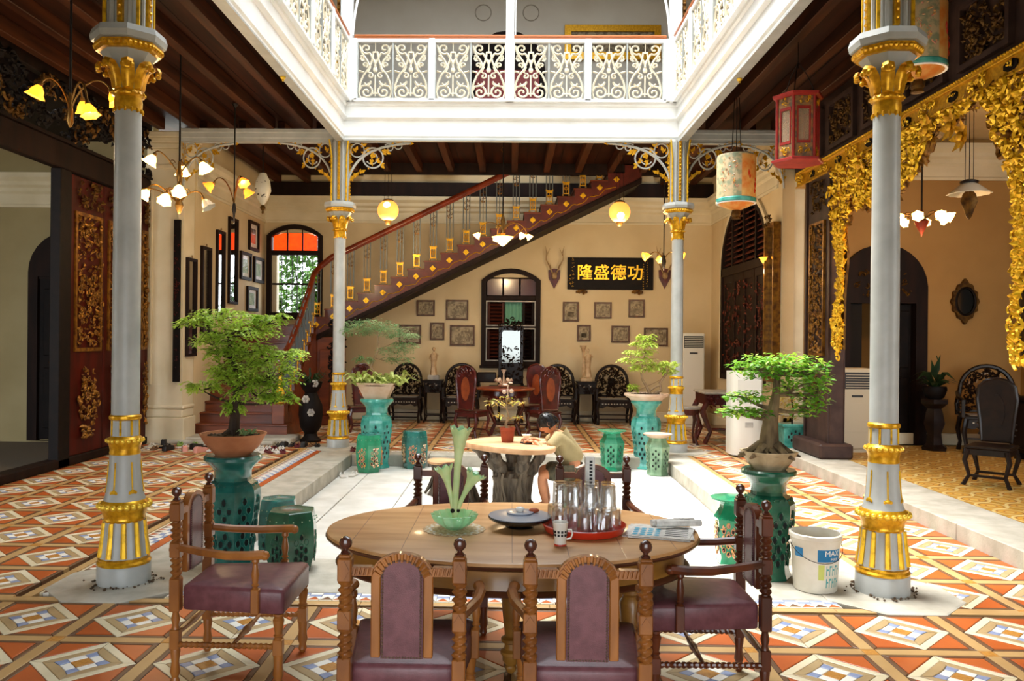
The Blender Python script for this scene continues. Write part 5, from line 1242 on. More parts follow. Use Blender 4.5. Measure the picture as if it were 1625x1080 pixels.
def pot(name, loc, label, prof, m, n=28, cat='pot', soilr=None, soilz=None, sc=(1, 1, 1), rz=0):
    t = thing(name, label, cat, loc, rz); t.scale = sc
    B().lathe(prof, n, ang=pi / n).obj('bowl', m, t)
    b = B().lathe([(soilr, soilz), (soilr * .7, soilz + .015), (0, soilz + .03)], 20, caps=False)
    R = random.Random(3)
    for i in range(40): a, r_ = R.uniform(0, 6.28), soilr * sqrt(R.random()) * .92; b.ico((r_ * cos(a), r_ * sin(a), soilz + .012 + .02 * (1 - r_ / soilr)), R.uniform(.006, .016), (1, 1, .6))
    b.obj('soil', 'soil', t); return t
def bowlprof(r, h, foot, th=.012): return [(foot, 0), (foot + .01, .01), (r * .86, h * .55), (r * .97, h * .86), (r, h * .9), (r + .006, h), (r - th, h), (r - th * 1.6, h * .86), (r * .8, h * .6), (0, h * .55)]
pot('bonsai_pot', (-2.13, 6.22, .84), 'wide terracotta bonsai bowl on the tall deep teal stand', bowlprof(.245, .165, .13), 'terracotta', 28, soilr=.235, soilz=.135)
pot('bonsai_pot', (1.93, 6.10, .80), 'octagonal pale clay bonsai bowl on the dark green pierced stand', bowlprof(.205, .135, .12), 'clay_pale', 8, soilr=.185, soilz=.11)
pot('bonsai_pot', (-1.98, 12.02, .85), 'rectangular pinkish bonsai trough on the distant aqua stand', [(.23, 0), (.24, .01), (.36, .20), (.38, .21), (.38, .235), (.35, .235), (.33, .18), (0, .17)], 'clay_pink', 4, soilr=.30, soilz=.19, sc=(1, .8, 1))
pot('bonsai_pot', (2.04, 12.25, .85), 'shallow cream bonsai dish on the pale turquoise stand', [(.24, 0), (.25, .02), (.31, .055), (.33, .07), (.33, .10), (.31, .10), (.29, .075), (0, .07)], 'clay_pink', 24, soilr=.28, soilz=.075, sc=(1, .85, 1))

# ---- trees and plants
def bonsai(name, loc, label, trunk, pads, leafm, barkm, ls=.035, dens=1.0, seed=1, r0=.05, lw=.5, second=None, extra=None, spray=0):
    R = random.Random(seed); t = thing(name, label, 'tree' if 'bonsai' in name else 'plant', loc)
    b = B(); n = len(trunk); b.tube(trunk, [r0 * (1 - .75 * i / (n - 1)) for i in range(n)], 10)
    b.tube([(trunk[0][0], trunk[0][1], trunk[0][2] - .02), trunk[0], tuple(Vector(trunk[0]).lerp(Vector(trunk[1]), .3))], [r0 * 1.9, r0 * 1.25, r0 * .95], 10)
    for q in range(7): a = q * .9 + R.random(); b.tube([(trunk[0][0] + r0 * .8 * cos(a), trunk[0][1] + r0 * .8 * sin(a), trunk[0][2] + r0 * .8), (trunk[0][0] + r0 * 1.9 * cos(a), trunk[0][1] + r0 * 1.9 * sin(a), trunk[0][2] + .005), (trunk[0][0] + r0 * 2.8 * cos(a), trunk[0][1] + r0 * 2.8 * sin(a), trunk[0][2] - .02)], [r0 * .4, r0 * .28, r0 * .1], 6)
    fo = B(); f2 = B()
    for (c, rad, cnt) in pads:
        c = Vector(c); near_ = min(range(1, n), key=lambda i: (Vector(trunk[i]) - c).length + .8 * max(0, trunk[i][2] - c.z)); p0 = Vector(trunk[near_])
        mid = p0.lerp(c, .5) + Vector((R.uniform(-.03, .03), R.uniform(-.03, .03), -.03)); rb = r0 * .28
        b.tube(bez(p0, p0.lerp(mid, .7), mid, c - Vector((0, 0, rad[2] * .4)), 6), [rb * (1 - .1 * i) for i in range(7)], 6)
        tw = 6
        for q in range(tw):
            a = 2 * pi * q / tw + R.random(); e = c + Vector((rad[0] * .8 * cos(a), rad[1] * .8 * sin(a), R.uniform(-.3, .5) * rad[2]))
            b.tube([tuple(c - Vector((0, 0, rad[2] * .4))), tuple((c + e) / 2), tuple(e)], [rb * .4, rb * .28, rb * .12], 4)
            if spray:     # arching twigs with leaves set along them
                for w_ in range(int(3 * dens)):
                    a2 = a + R.uniform(-.6, .6); s0 = c + Vector((rad[0] * .35 * cos(a2), rad[1] * .35 * sin(a2), R.uniform(-.6, .8) * rad[2])); ex = R.uniform(.6, 1.12)
                    e2 = c + Vector((rad[0] * ex * cos(a2), rad[1] * ex * sin(a2), R.uniform(-.6, 1.0) * rad[2]))
                    m_ = (s0 + e2) / 2 + Vector((0, 0, .03)); pts = bez(s0, m_, m_, e2, 9); b.tube(pts[::3], .0022, 3)
                    for j in range(1, len(pts)):
                        d_ = (Vector(pts[j]) - Vector(pts[j - 1])).normalized(); sd = d_.cross(Vector((0, 0, 1)))
                        for s_ in (-1, 1): (fo if R.random() < .8 else f2).leaf(pts[j], d_ * .7 + sd * s_ + Vector((0, 0, R.uniform(-.3, .3))), (R.uniform(-.35, .35), R.uniform(-.35, .35), 1), ls * R.uniform(.8, 1.3), ls * lw, .15)
        leafcloud(fo, c, rad, int(cnt * dens * .75), ls, R.randint(0, 9999), lw)
        leafcloud(f2, c + Vector((0, 0, rad[2] * .25)), (rad[0] * .95, rad[1] * .95, rad[2]), int(cnt * dens * .25), ls, R.randint(0, 9999), lw)
    b.obj('trunk', barkm, t); stuff('foliage', fo, leafm, t, 0); stuff('young_foliage', f2, second or leafm, t, 0)
    if extra: extra(t)
    return t
def ground_leaves(t, m, spots, ln=.14, n=14, w=.022, seed=0):
    R = random.Random(seed); b = B()
    for (x, y, z) in spots:
        for i in range(n):
            a = 2 * pi * i / n + R.uniform(-.2, .2); l_ = ln * R.uniform(.7, 1.2); e = R.uniform(.3, 1.2)
            p = Vector((x, y, z)); m_ = p + Vector((cos(a) * l_ * .5, sin(a) * l_ * .5, l_ * e * .6)); q = p + Vector((cos(a) * l_, sin(a) * l_, l_ * e * .35)); s_ = Vector((-sin(a), cos(a), 0)) * w / 2
            b.add([tuple(p - s_ * .5), tuple(p + s_ * .5), tuple(m_ + s_), tuple(q), tuple(m_ - s_)], [(0, 1, 2, 4), (4, 2, 3)])
    stuff('ground_leaves', b, m, t, 0)
# near-left tree (spans px 290-490, y 485-690)
bonsai('bonsai_tree', (-2.13, 6.22, .985), 'large feathery green bonsai in the terracotta bowl, left foreground',
       [(0, 0, 0), (.01, 0, .12), (.02, 0, .25), (.03, .0, .38), (.01, 0, .5), (-.02, 0, .62), (-.05, 0, .78)],
       [((-.10, 0, .90), (.28, .22, .07), 420), ((.08, .02, .80), (.30, .24, .08), 520), ((-.18, .05, .72), (.20, .16, .07), 240), ((.27, -.02, .88), (.16, .12, .05), 150), ((-.3, 0, .86), (.16, .1, .03), 90), ((.05, -.05, .52), (.26, .2, .09), 420), ((.28, .0, .48), (.24, .18, .13), 520), ((.30, .0, .62), (.30, .16, .04), 260), ((.18, .02, .34), (.26, .2, .10), 380), ((-.24, 0, .36), (.16, .12, .04), 130), ((-.08, 0, .45), (.14, .12, .06), 140), ((.10, 0, .66), (.24, .18, .06), 260), ((-.05, 0, .62), (.18, .16, .05), 200), ((.12, 0, .42), (.22, .18, .06), 220), ((.34, 0, .28), (.16, .1, .04), 110), ((.0, 0, .20), (.08, .08, .04), 60)],
       'leaf_bright', 'bark_dark', .038, 1.1, 11, .045, .5, 'leaf_lime', lambda t: ground_leaves(t, 'leaf_mid', [(.1, -.05, .0), (.13, .03, 0)], .07, 14, .02), spray=1)
# near-right tree
def roots_r(t):
    b = B(); R = random.Random(2)
    for i in range(26):
        a = R.uniform(0, 6.28); b.tube([(.03 * cos(a), .03 * sin(a), .05), (.10 * cos(a), .10 * sin(a), .02 + R.uniform(0, .012)), (.135 * cos(a + .2), .135 * sin(a + .2), .0)], [.016, .010, .004], 5)
    b.obj('roots', 'bark', t)
bonsai('bonsai_tree', (1.93, 6.10, .915), 'thick trunked bonsai with glossy leaves in the octagonal bowl, right foreground',
       [(0, 0, 0), (.0, 0, .08), (.005, 0, .17), (.015, 0, .26), (.03, 0, .33), (.05, 0, .44), (.06, 0, .6)],
       [((-.10, 0, .64), (.20, .16, .09), 380), ((.08, 0, .66), (.22, .18, .09), 420), ((.26, 0, .62), (.20, .16, .11), 330), ((.17, .02, .50), (.20, .14, .10), 240), ((.36, 0, .50), (.10, .12, .18), 200), ((-.17, 0, .42), (.18, .12, .045), 240), ((-.24, 0, .31), (.17, .12, .04), 230), ((-.05, 0, .30), (.10, .1, .03), 90), ((.27, 0, .34), (.12, .1, .08), 150), ((.4, 0, .66), (.06, .06, .05), 30)],
       'leaf_deep', 'bark', .050, .72, 21, .082, .62, 'leaf_bright', roots_r)
bonsai('bonsai_tree', (-1.98, 12.02, 1.03), 'airy grey green bonsai with white striped leaves at its foot, far left of the court',
       [(.05, 0, 0), (-.02, 0, .15), (-.10, 0, .28), (-.04, 0, .42), (.02, 0, .55), (0, 0, .8)],
       [((-.10, 0, .90), (.42, .3, .09), 800), ((.10, 0, .80), (.42, .3, .08), 600), ((.38, 0, .74), (.30, .2, .05), 200), ((.28, 0, .52), (.30, .22, .07), 420), ((-.35, 0, .80), (.25, .2, .07), 300), ((.40, 0, .60), (.22, .15, .04), 120), ((.30, 0, .38), (.22, .16, .05), 200), ((-.2, 0, .38), (.14, .1, .05), 120)],
       'leaf_mid', 'bark_pale', .050, .8, 31, .028, .3, 'leaf_mid', lambda t: (ground_leaves(t, 'leaf_pale', [(-.28, -.1, 0), (-.12, -.14, 0), (.06, -.14, 0), (.2, -.1, 0), (.34, -.05, 0)], .32, 18, .05, 3), ground_leaves(t, 'leaf_bright', [(-.25, .05, 0), (-.05, .05, 0), (.18, .05, 0)], .26, 16, .04, 4)), spray=1)
bonsai('bonsai_tree', (2.04, 12.25, .935), 'lime green layered bonsai with twin twisted trunks, far right of the court',
       [(.06, 0, 0), (.0, 0, .12), (-.06, 0, .22), (-.08, 0, .32), (-.06, 0, .45), (-.02, 0, .62)],
       [((-.02, 0, .84), (.16, .12, .05), 150), ((-.04, 0, .74), (.22, .16, .05), 240), ((-.12, 0, .62), (.26, .18, .05), 300), ((-.16, 0, .50), (.28, .2, .05), 320), ((-.06, 0, .38), (.24, .18, .05), 240), ((.12, 0, .42), (.14, .1, .05), 120), ((.34, 0, .44), (.17, .14, .05), 180), ((.34, 0, .34), (.14, .1, .04), 110), ((-.2, 0, .08), (.08, .08, .06), 80)],
       'leaf_lime', 'bark_pale', .050, .8, 41, .026, .4, 'leaf_bright', lambda t: B().tube([(.1, 0, 0), (.22, 0, .06), (.2, 0, .18), (.3, 0, .32), (.34, 0, .42)], [.026, .024, .02, .016, .008], 8).tube([(.02, 0, .02), (.12, .02, .1), (.2, 0, .14)], .016, 6).obj('second_trunk', 'bark_pale', t), spray=1)
solo('bucket', B(), 'bucket_white', '', '', ) if False else None
bk = thing('bucket', 'white plastic paint bucket with a blue printed label at the right column', 'bucket', (2.17, 5.80, .004))
B().lathe([(.140, 0), (.146, .01), (.166, .33), (.170, .335), (.172, .365), (.178, .37), (.178, .395), (.172, .40), (.163, .40), (.158, .34), (.135, .03), (0, .02)], 36).obj('body', 'bucket_white', bk)
for s in (-1, 1): B().sph((s * .175, 0, .33), .015, 8, 6).obj('handle_lug', 'bucket_white', bk)
B().tube([(.178 * cos(a), .178 * sin(a) * .75 - .05 * abs(sin(a)), .33 - .11 * abs(sin(a))) for a in [pi + pi * i / 12 for i in range(13)]], .0025, 5).obj('wire_handle', 'iron_dark', bk)
def curved(b, z0, z1, a0, a1, off, n=10):
    rf = lambda z: .146 + (z - .01) * .0625 + off
    vs = []; fs = []
    for i in range(n + 1):
        a = a0 + (a1 - a0) * i / n
        for z in (z0, z1): vs.append((rf(z) * cos(a), rf(z) * sin(a), z))
    for i in range(n): fs.append((2 * i, 2 * i + 2, 2 * i + 3, 2 * i + 1))
    return b.add(vs, fs)
D_ = lambda d: radians(d)
curved(B(), .225, .31, D_(-105), D_(-42), .0012).obj('label', 'bucket_blue', bk, 0); curved(B(), .245, .31, D_(-165), D_(-140), .0012).obj('label', 'bucket_blue', bk, 0)
def bucket_text(txt, size, mtl, ang, z):
    rad_ = .146 + (z - .01) * .0625 + .002
    cu = textmesh('label_text', txt, size, mtl, bk, Matrix.Identity(4), .0006)
    for v in cu.data.vertices:
        a = ang + v.co.x / rad_; r_ = .146 + (z + v.co.y - .01) * .0625 + .0022 + v.co.z
        v.co = (r_ * cos(a), r_ * sin(a), z + v.co.y)
bucket_text('MAX', .055, 'tile_white', D_(-68), .283); bucket_text('MAX', .028, 'tile_white', D_(-62), .243)
bb_ = B(); bc = B()
curved(bc, .10, .205, D_(-103), D_(-88), .0012, 4)
for r_, (z0, z1) in enumerate(((.13, .20), (.045, .11))):
    for i in range(5):
        a = -83 + i * 8.5; curved(bb_, z0, z1, D_(a), D_(a + 2.2), .0014, 2); curved(bb_, z1 - .014 if i % 2 else (z0 + z1) / 2, z1 if i % 2 else (z0 + z1) / 2 + .012, D_(a), D_(a + 6.5), .0014, 3)
bb_.obj('label_marks', 'bucket_teal', bk, 0); bc.obj('label_patch', 'bucket_lime', bk, 0)
# ================================================================ ROOT TABLE, STOOLS AND THE BOY
rt_ = thing('root_table', 'rustic table with a smooth irregular slab top on a gnarled root, in the sunken court', 'table', (.0, 9.05, -.17))
poly = [(-.52, .02), (-.40, -.18), (-.22, -.36), (.05, -.52), (.30, -.55), (.46, -.42), (.50, -.1), (.46, .3), (.30, .50), (.0, .58), (-.25, .48), (-.45, .26)]
def rounded(poly, sub=3):
    out = []; n = len(poly)
    for i in range(n):
        p0, p1, p2, p3 = (Vector(poly[(i + q) % n]) for q in (-1, 0, 1, 2))
        for q in range(sub):
            t = q / sub; out.append(tuple(.5 * ((2 * p1) + (-p0 + p2) * t + (2 * p0 - 5 * p1 + 4 * p2 - p3) * t * t + (-p0 + 3 * p1 - 3 * p2 + p3) * t ** 3)))
    return out
rp = rounded(poly); b = B(); n = len(rp); vs = []
for e, z in ((.90, .70), (1.0, .715), (1.0, .755), (.985, .765)): vs += [(x * e, y * e, z) for x, y in rp]
fs = [tuple(range(n - 1, -1, -1)), tuple(3 * n + i for i in range(n))] + [(j * n + i, j * n + (i + 1) % n, (j + 1) * n + (i + 1) % n, (j + 1) * n + i) for j in range(3) for i in range(n)]
b.add(vs, fs).obj('slab_top', 'slab_wood', rt_)
def root_body(t, base, limbs, feet, h0=.0, nm='root', seed=1, r=.2):
    R = random.Random(seed); b = B()
    wob = lambda a, z: 1 + .10 * sin(5 * a + z * 6) + .07 * sin(9 * a - z * 11)
    b.lathe([(r * 1.2, 0), (r * 1.05, .06), (r * .95, .18), (r * 1.0, .32), (r * 1.05, .40), (r * .7, .46), (0, .48)], 36, base, rf=wob)
    for pts in limbs: b.tube(bez(*pts, 9), [.085 * r / .2 * (1 - .45 * i / 9) + .012 * sin(i * 2.1) for i in range(10)], 9)
    for q in range(feet):
        a = 2 * pi * q / feet + R.random() * .5; x, y, z = base
        b.tube([(x + r * .6 * cos(a), y + r * .6 * sin(a), .16), (x + r * 1.15 * cos(a), y + r * 1.15 * sin(a), .05), (x + r * 1.55 * cos(a), y + r * 1.55 * sin(a), .012)], [r * .30, r * .2, r * .06], 7)
    for q in range(16):
        a = R.uniform(0, 6.28); x, y, z = base; p = [(x + r * 1.0 * cos(a + .12 * sin(i)), y + r * 1.0 * sin(a + .12 * sin(i)), .03 + i * .07) for i in range(7)]
        b.tube(p, [r * .09 + r * .03 * sin(i * 1.7 + q) for i in range(7)], 5)
    return b.obj(nm, 'root_wood', t)
root_body(rt_, (.03, 0, 0), [((-.05, 0, .38), (-.12, 0, .5), (-.25, 0, .6), (-.40, 0, .71)), ((-.05, -.05, .36), (-.08, -.1, .5), (-.15, -.1, .6), (-.2, -.15, .71)), ((.05, 0, .38), (.02, 0, .5), (.02, -.05, .6), (.0, -.05, .71)), ((.12, 0, .38), (.18, 0, .48), (.16, 0, .6), (.2, 0, .71)), ((.12, 0, .34), (.24, 0, .44), (.3, .03, .56), (.40, .05, .71)), ((.05, .1, .36), (.1, .2, .5), (.1, .25, .6), (.1, .3, .71)), ((.1, -.08, .4), (.14, -.16, .5), (.15, -.25, .62), (.12, -.3, .71))], 8, seed=3)
def root_stool(loc, label, r=.13, h=.38, top='slab_wood', sq=False):
    t = thing('root_stool', label, 'stool', loc)
    b = B(); b.lathe([(r * 1.25, h - .035), (r * 1.35, h - .03), (r * 1.35, h - .005), (r * 1.3, h)], 14, rf=lambda a, z: 1 + .08 * sin(3 * a + 1)); b.obj('seat', top, t)
    wob = lambda a, z: 1 + .12 * sin(4 * a + z * 9) + .08 * sin(7 * a)
    b = B().lathe([(r * 1.2, 0), (r * .9, .07), (r * .75, .17), (r * .8, h - .1), (r * 1.1, h - .035)], 24, rf=wob)
    for q in range(6): a = q * 1.05; b.tube([(r * .6 * cos(a), r * .6 * sin(a), h * .55), (r * cos(a), r * sin(a), h * .25), (r * 1.45 * cos(a), r * 1.45 * sin(a), .01)], [.035, .03, .014], 6)
    b.obj('root', 'root_wood', t); return t
root_stool((.76, 9.12, -.17), 'knobbly root stool under the seated boy', .13, .335)
root_stool((-.84, 10.0, -.17), 'root stool with a pale slab seat left of the root table', .14, .42)
root_stool((-.50, 9.45, -.17), 'low dark root stool between the root table and the oval table', .12, .36, 'root_wood')

def skinmesh(name, verts, edges, radii, mtl, parent, sub=2, root=0):
    me = bpy.data.meshes.new(name); me.from_pydata(verts, edges, []); o = bpy.data.objects.new(name, me); COL.objects.link(o)
    sk = o.modifiers.new('skin', 'SKIN'); sk.use_smooth_shade = True; sb = o.modifiers.new('sub', 'SUBSURF'); sb.levels = sub; sb.render_levels = sub
    for i, r in enumerate(radii):
        v = me.skin_vertices[0].data[i]; v.radius = r if isinstance(r, tuple) else (r, r); v.use_root = (i == root)
    bpy.context.view_layer.update()
    m2 = bpy.data.meshes.new_from_object(o.evaluated_get(bpy.context.evaluated_depsgraph_get())); bpy.data.objects.remove(o)
    m2.materials.clear(); m2.materials.append(K[mtl]); m2.polygons.foreach_set('use_smooth', [True] * len(m2.polygons))
    r = bpy.data.objects.new(name, m2); COL.objects.link(r); r.parent = parent; return r
boy = thing('person', 'dark haired boy in an olive T-shirt and dark shorts bent over the root table', 'person', (.72, 9.10, -.17))
o3 = Vector((.72, 9.10, -.17)); Lc = lambda *p: tuple(Vector(p) - o3)
V = [(.72, 9.10, .29), (.69, 9.08, .42), (.60, 9.06, .57), (.525, 9.05, .67), (.475, 9.04, .725), (.455, 9.035, .76),      # 0-5 spine, neck
     (.53, 8.90, .665), (.44, 8.83, .585), (.375, 8.80, .515), (.335, 8.83, .57), (.285, 8.88, .622), (.255, 8.90, .628),   # 6-11 near arm
     (.53, 9.20, .665), (.44, 9.26, .60), (.37, 9.27, .54), (.31, 9.22, .59), (.25, 9.13, .625), (.23, 9.11, .628),       # 12-17 far arm
     (.69, 9.00, .275), (.50, 8.93, .275), (.345, 8.90, .262), (.36, 8.90, .10), (.40, 8.90, -.06), (.395, 8.90, -.125), (.32, 8.89, -.14), (.26, 8.88, -.15),  # 18-25 near leg
     (.69, 9.20, .275), (.50, 9.27, .275), (.36, 9.30, .265), (.39, 9.31, .10), (.44, 9.32, -.06), (.435, 9.32, -.125), (.36, 9.32, -.14), (.30, 9.32, -.15)]
E_ = [(0, 1), (1, 2), (2, 3), (3, 4), (4, 5), (3, 6), (6, 7), (7, 8), (8, 9), (9, 10), (10, 11), (3, 12), (12, 13), (13, 14), (14, 15), (15, 16), (16, 17), (0, 18), (18, 19), (19, 20), (20, 21), (21, 22), (22, 23), (23, 24), (24, 25), (0, 26), (26, 27), (27, 28), (28, 29), (29, 30), (30, 31), (31, 32), (32, 33)]
RD = [.115, .105, .115, .085, .046, .046, .055, .040, .034, .034, .025, .024, .055, .040, .034, .034, .025, .024, .085, .072, .055, .05, .034, .036, .030, .022, .085, .072, .055, .05, .034, .036, .030, .022]
skinmesh('body', [Lc(*v) for v in V], E_, RD, 'skin', boy)
# T-shirt and shorts as slightly larger shells over the body
TV = [(.705, 9.10, .37), (.69, 9.08, .44), (.60, 9.06, .58), (.53, 9.05, .668), (.495, 9.045, .70), (.53, 8.90, .668), (.455, 8.845, .60), (.425, 8.825, .572), (.53, 9.20, .668), (.455, 9.25, .61), (.425, 9.262, .586)]
skinmesh('t_shirt', [Lc(*v) for v in TV], [(0, 1), (1, 2), (2, 3), (3, 4), (3, 5), (5, 6), (6, 7), (3, 8), (8, 9), (9, 10)], [(.135, .15), (.125, .14), (.135, .15), (.105, .105), .06, .075, .064, .066, .075, .064, .066], 'tshirt', boy, root=2)
SV = [(.72, 9.10, .29), (.71, 9.095, .36), (.68, 9.00, .280), (.50, 8.93, .28), (.39, 8.905, .27), (.68, 9.20, .280), (.50, 9.27, .28), (.40, 9.295, .275)]
skinmesh('shorts', [Lc(*v) for v in SV], [(0, 1), (0, 2), (2, 3), (3, 4), (0, 5), (5, 6), (6, 7)], [.135, .128, .105, .092, .085, .105, .092, .085], 'shorts', boy)
B().tube([Lc(.712 + .125 * cos(a) * .9, 9.095 + .14 * sin(a), .335 + .03 * cos(a)) for a in [2 * pi * i / 24 for i in range(24)]], .012, 6, closed=True).obj('waistband', 'paper', boy)
# head, bowed and turned to the table
HM = Matrix.Translation(Lc(.418, 9.03, .815)) @ Matrix.Rotation(radians(-90), 4, 'Z') @ Matrix.Rotation(radians(38), 4, 'X')   # local: face towards -y
b = B(HM); R = 24; vs = []; fs = []; m = 16
for j in range(m + 1):
    t = pi * j / m
    for i in range(R):
        a = 2 * pi * i / R; x = .078 * sin(t) * cos(a); y = .095 * sin(t) * sin(a); z = -.118 * cos(t)
        if z < -.02: x *= 1 - .35 * min(1, (-.02 - z) / .1); y = y * (1 - .2 * min(1, (-.02 - z) / .1)) - .012 * min(1, (-.02 - z) / .1)
        if y < -.07 and abs(x) < .02 and -.045 < z < .01: y -= .022 * (1 - abs(x) / .02)       # nose
        if y < -.05 and .015 < abs(x) < .045 and 0 < z < .03: y += .008                       # eye sockets
        if y < -.06 and abs(x) < .026 and -.072 < z < -.05: y -= .006                          # lips
        vs.append((x, y, z))
for j in range(m):
    for i in range(R): i2 = (i + 1) % R; fs.append((j * R + i, j * R + i2, (j + 1) * R + i2, (j + 1) * R + i))
b.add(vs, fs); hd = b.obj('head', 'skin', boy, 80)
for s in (-1, 1):
    B(HM).sph((s * .078, .005, -.005), .026, 10, 7, (.35, .7, 1.1)).tube([(s * .083, .005 + .017 * cos(a), -.005 + .024 * sin(a)) for a in [.3 + i * .5 for i in range(9)]], .0045, 5).obj('ear', 'skin', hd)
    B(HM).sph((s * .03, -.082, .014), .012, 8, 6).obj('eye', 'ceramic', hd); B(HM).sph((s * .03, -.0925, .013), .006, 6, 5).obj('iris', 'hair', hd)
    B(HM).tube([(s * .014, -.091, .034), (s * .03, -.092, .038), (s * .046, -.084, .034)], .0035, 5).obj('eyebrow', 'hair', hd)
B(HM).tube([(-.022, -.088, -.060), (0, -.094, -.058), (.022, -.088, -.060)], .004, 5).obj('mouth', K.setdefault('lip', mat('lip', 'A85A4A', .5)), hd)
b = B(HM); vs = []; fs = []
for j in range(12):
    t = pi * (.36 + .64 * j / 11)
    for i in range(R):
        a = 2 * pi * i / R; front = max(0, -sin(a)); tt = max(t, pi * (.36 + .20 * front ** .8)) ; z = -.128 * cos(tt)
        vs.append((.088 * sin(tt) * cos(a), .106 * sin(tt) * sin(a) + .004, z + .002 * sin(9 * a)))
for j in range(11):
    for i in range(R): i2 = (i + 1) % R; fs.append((j * R + i, j * R + i2, (j + 1) * R + i2, (j + 1) * R + i))
b.add(vs, fs)
rr_ = random.Random(5)
for i in range(130):
    a = rr_.uniform(0, 6.28); t = rr_.uniform(.42, .95) * pi; p = Vector((.088 * sin(t) * cos(a), .106 * sin(t) * sin(a) + .004, -.128 * cos(t)))
    if p.z < .045 and p.y < -.03: continue
    d = Vector((p.x * .3, p.y * .3, -.08)); b.tube([tuple(p), tuple(p * 1.03 + d * .22), tuple(p * 1.0 + d * .5)], [.009, .007, .001], 4)
b.obj('hair', 'hair', boy, 60)
def hand(M, parent, s):
    b = B(M); b.sph((.035, 0, 0), .03, 10, 7, (1.25, 1.25, .45)).obj('palm', 'skin', parent, 80)
    for i, (y, l) in enumerate(((-.026, .052), (-.009, .060), (.009, .056), (.025, .044))):
        B(M).tube([(.055, y * .9, .002), (.055 + l * .45, y * 1.15, .008), (.055 + l * .8, y * 1.2, -.004), (.055 + l, y * 1.2, -.018)], [.0088, .0085, .0078, .006], 7).obj('finger', 'skin', parent, 80)
    B(M).tube([(.018, -s * .026, 0), (.04, -s * .05, .004), (.062, -s * .056, -.004)], [.011, .0095, .007], 7).obj('thumb', 'skin', parent, 80)
hand(Matrix.Translation(Lc(.262, 8.90, .63)) @ Matrix.Rotation(radians(170), 4, 'Z'), boy, 1)
hand(Matrix.Translation(Lc(.235, 9.105, .63)) @ Matrix.Rotation(radians(195), 4, 'Z'), boy, -1)
t = thing('phone', 'dark handheld device under the boy\'s hands on the root table', 'phone', (.175, 8.97, .598), .5)
B().box(-.04, -.075, 0, .04, .075, .014, .004).obj('body', 'ac_dark', t); B().box(-.034, -.065, .014, .034, .065, .0148).obj('screen', 'mirror_dim', t)
t = thing('sugar_bowl', 'small white cup with a spoon at the back of the root table', 'bowl', (.19, 9.33, .597))
B().lathe([(.025, 0), (.03, .006), (.035, .03), (.058, .055), (.055, .056), (.032, .03), (0, .02)], 20).obj('body', 'ceramic', t); B().tube([(.0, 0, .03), (-.01, 0, .09), (-.012, 0, .115)], .004, 5).sph((-.012, 0, .12), .009, 6, 5, (1, .4, 1.4)).obj('spoon', 'mirror_dim', t)
pt = thing('flower_pot', 'red brown clay pot standing on the root table', 'pot', (-.03, 9.10, .595))
B().lathe([(.062, 0), (.066, .01), (.082, .13), (.088, .135), (.09, .165), (.08, .165), (.076, .13), (0, .12)], 20).obj('bowl', 'red_clay', pt); B().lathe([(.075, .13), (0, .145)], 14, caps=False).obj('soil', 'soil', pt)
bonsai('small_flowering_plant', (-.03, 9.10, .735), 'small forked plant with yellow green leaves and pale blossom in the red clay pot', [(0, 0, 0), (-.02, 0, .06), (.01, 0, .14), (-.01, 0, .24), (-.015, 0, .34)],
       [((-.12, 0, .30), (.12, .08, .03), 50), ((.10, 0, .30), (.12, .08, .025), 50), ((-.02, 0, .36), (.08, .06, .03), 30), ((-.10, 0, .16), (.09, .07, .02), 36), ((.11, 0, .14), (.10, .07, .02), 40)], 'leaf_orange', 'bark_pale', .055, .7, 51, .020, .32, 'leaf_lime', lambda t: B().tube([(0, 0, .34), (0, 0, .50)], .006, 5).sph((-.03, 0, .50), .022, 6, 5, (1.4, .8, .5)).sph((.03, 0, .52), .018, 6, 5, (1.4, .8, .5)).sph((-.04, 0, .42), .025, 6, 5).sph((.04, 0, .43), .025, 6, 5).obj('blossom', 'clay_pink', t), spray=0)

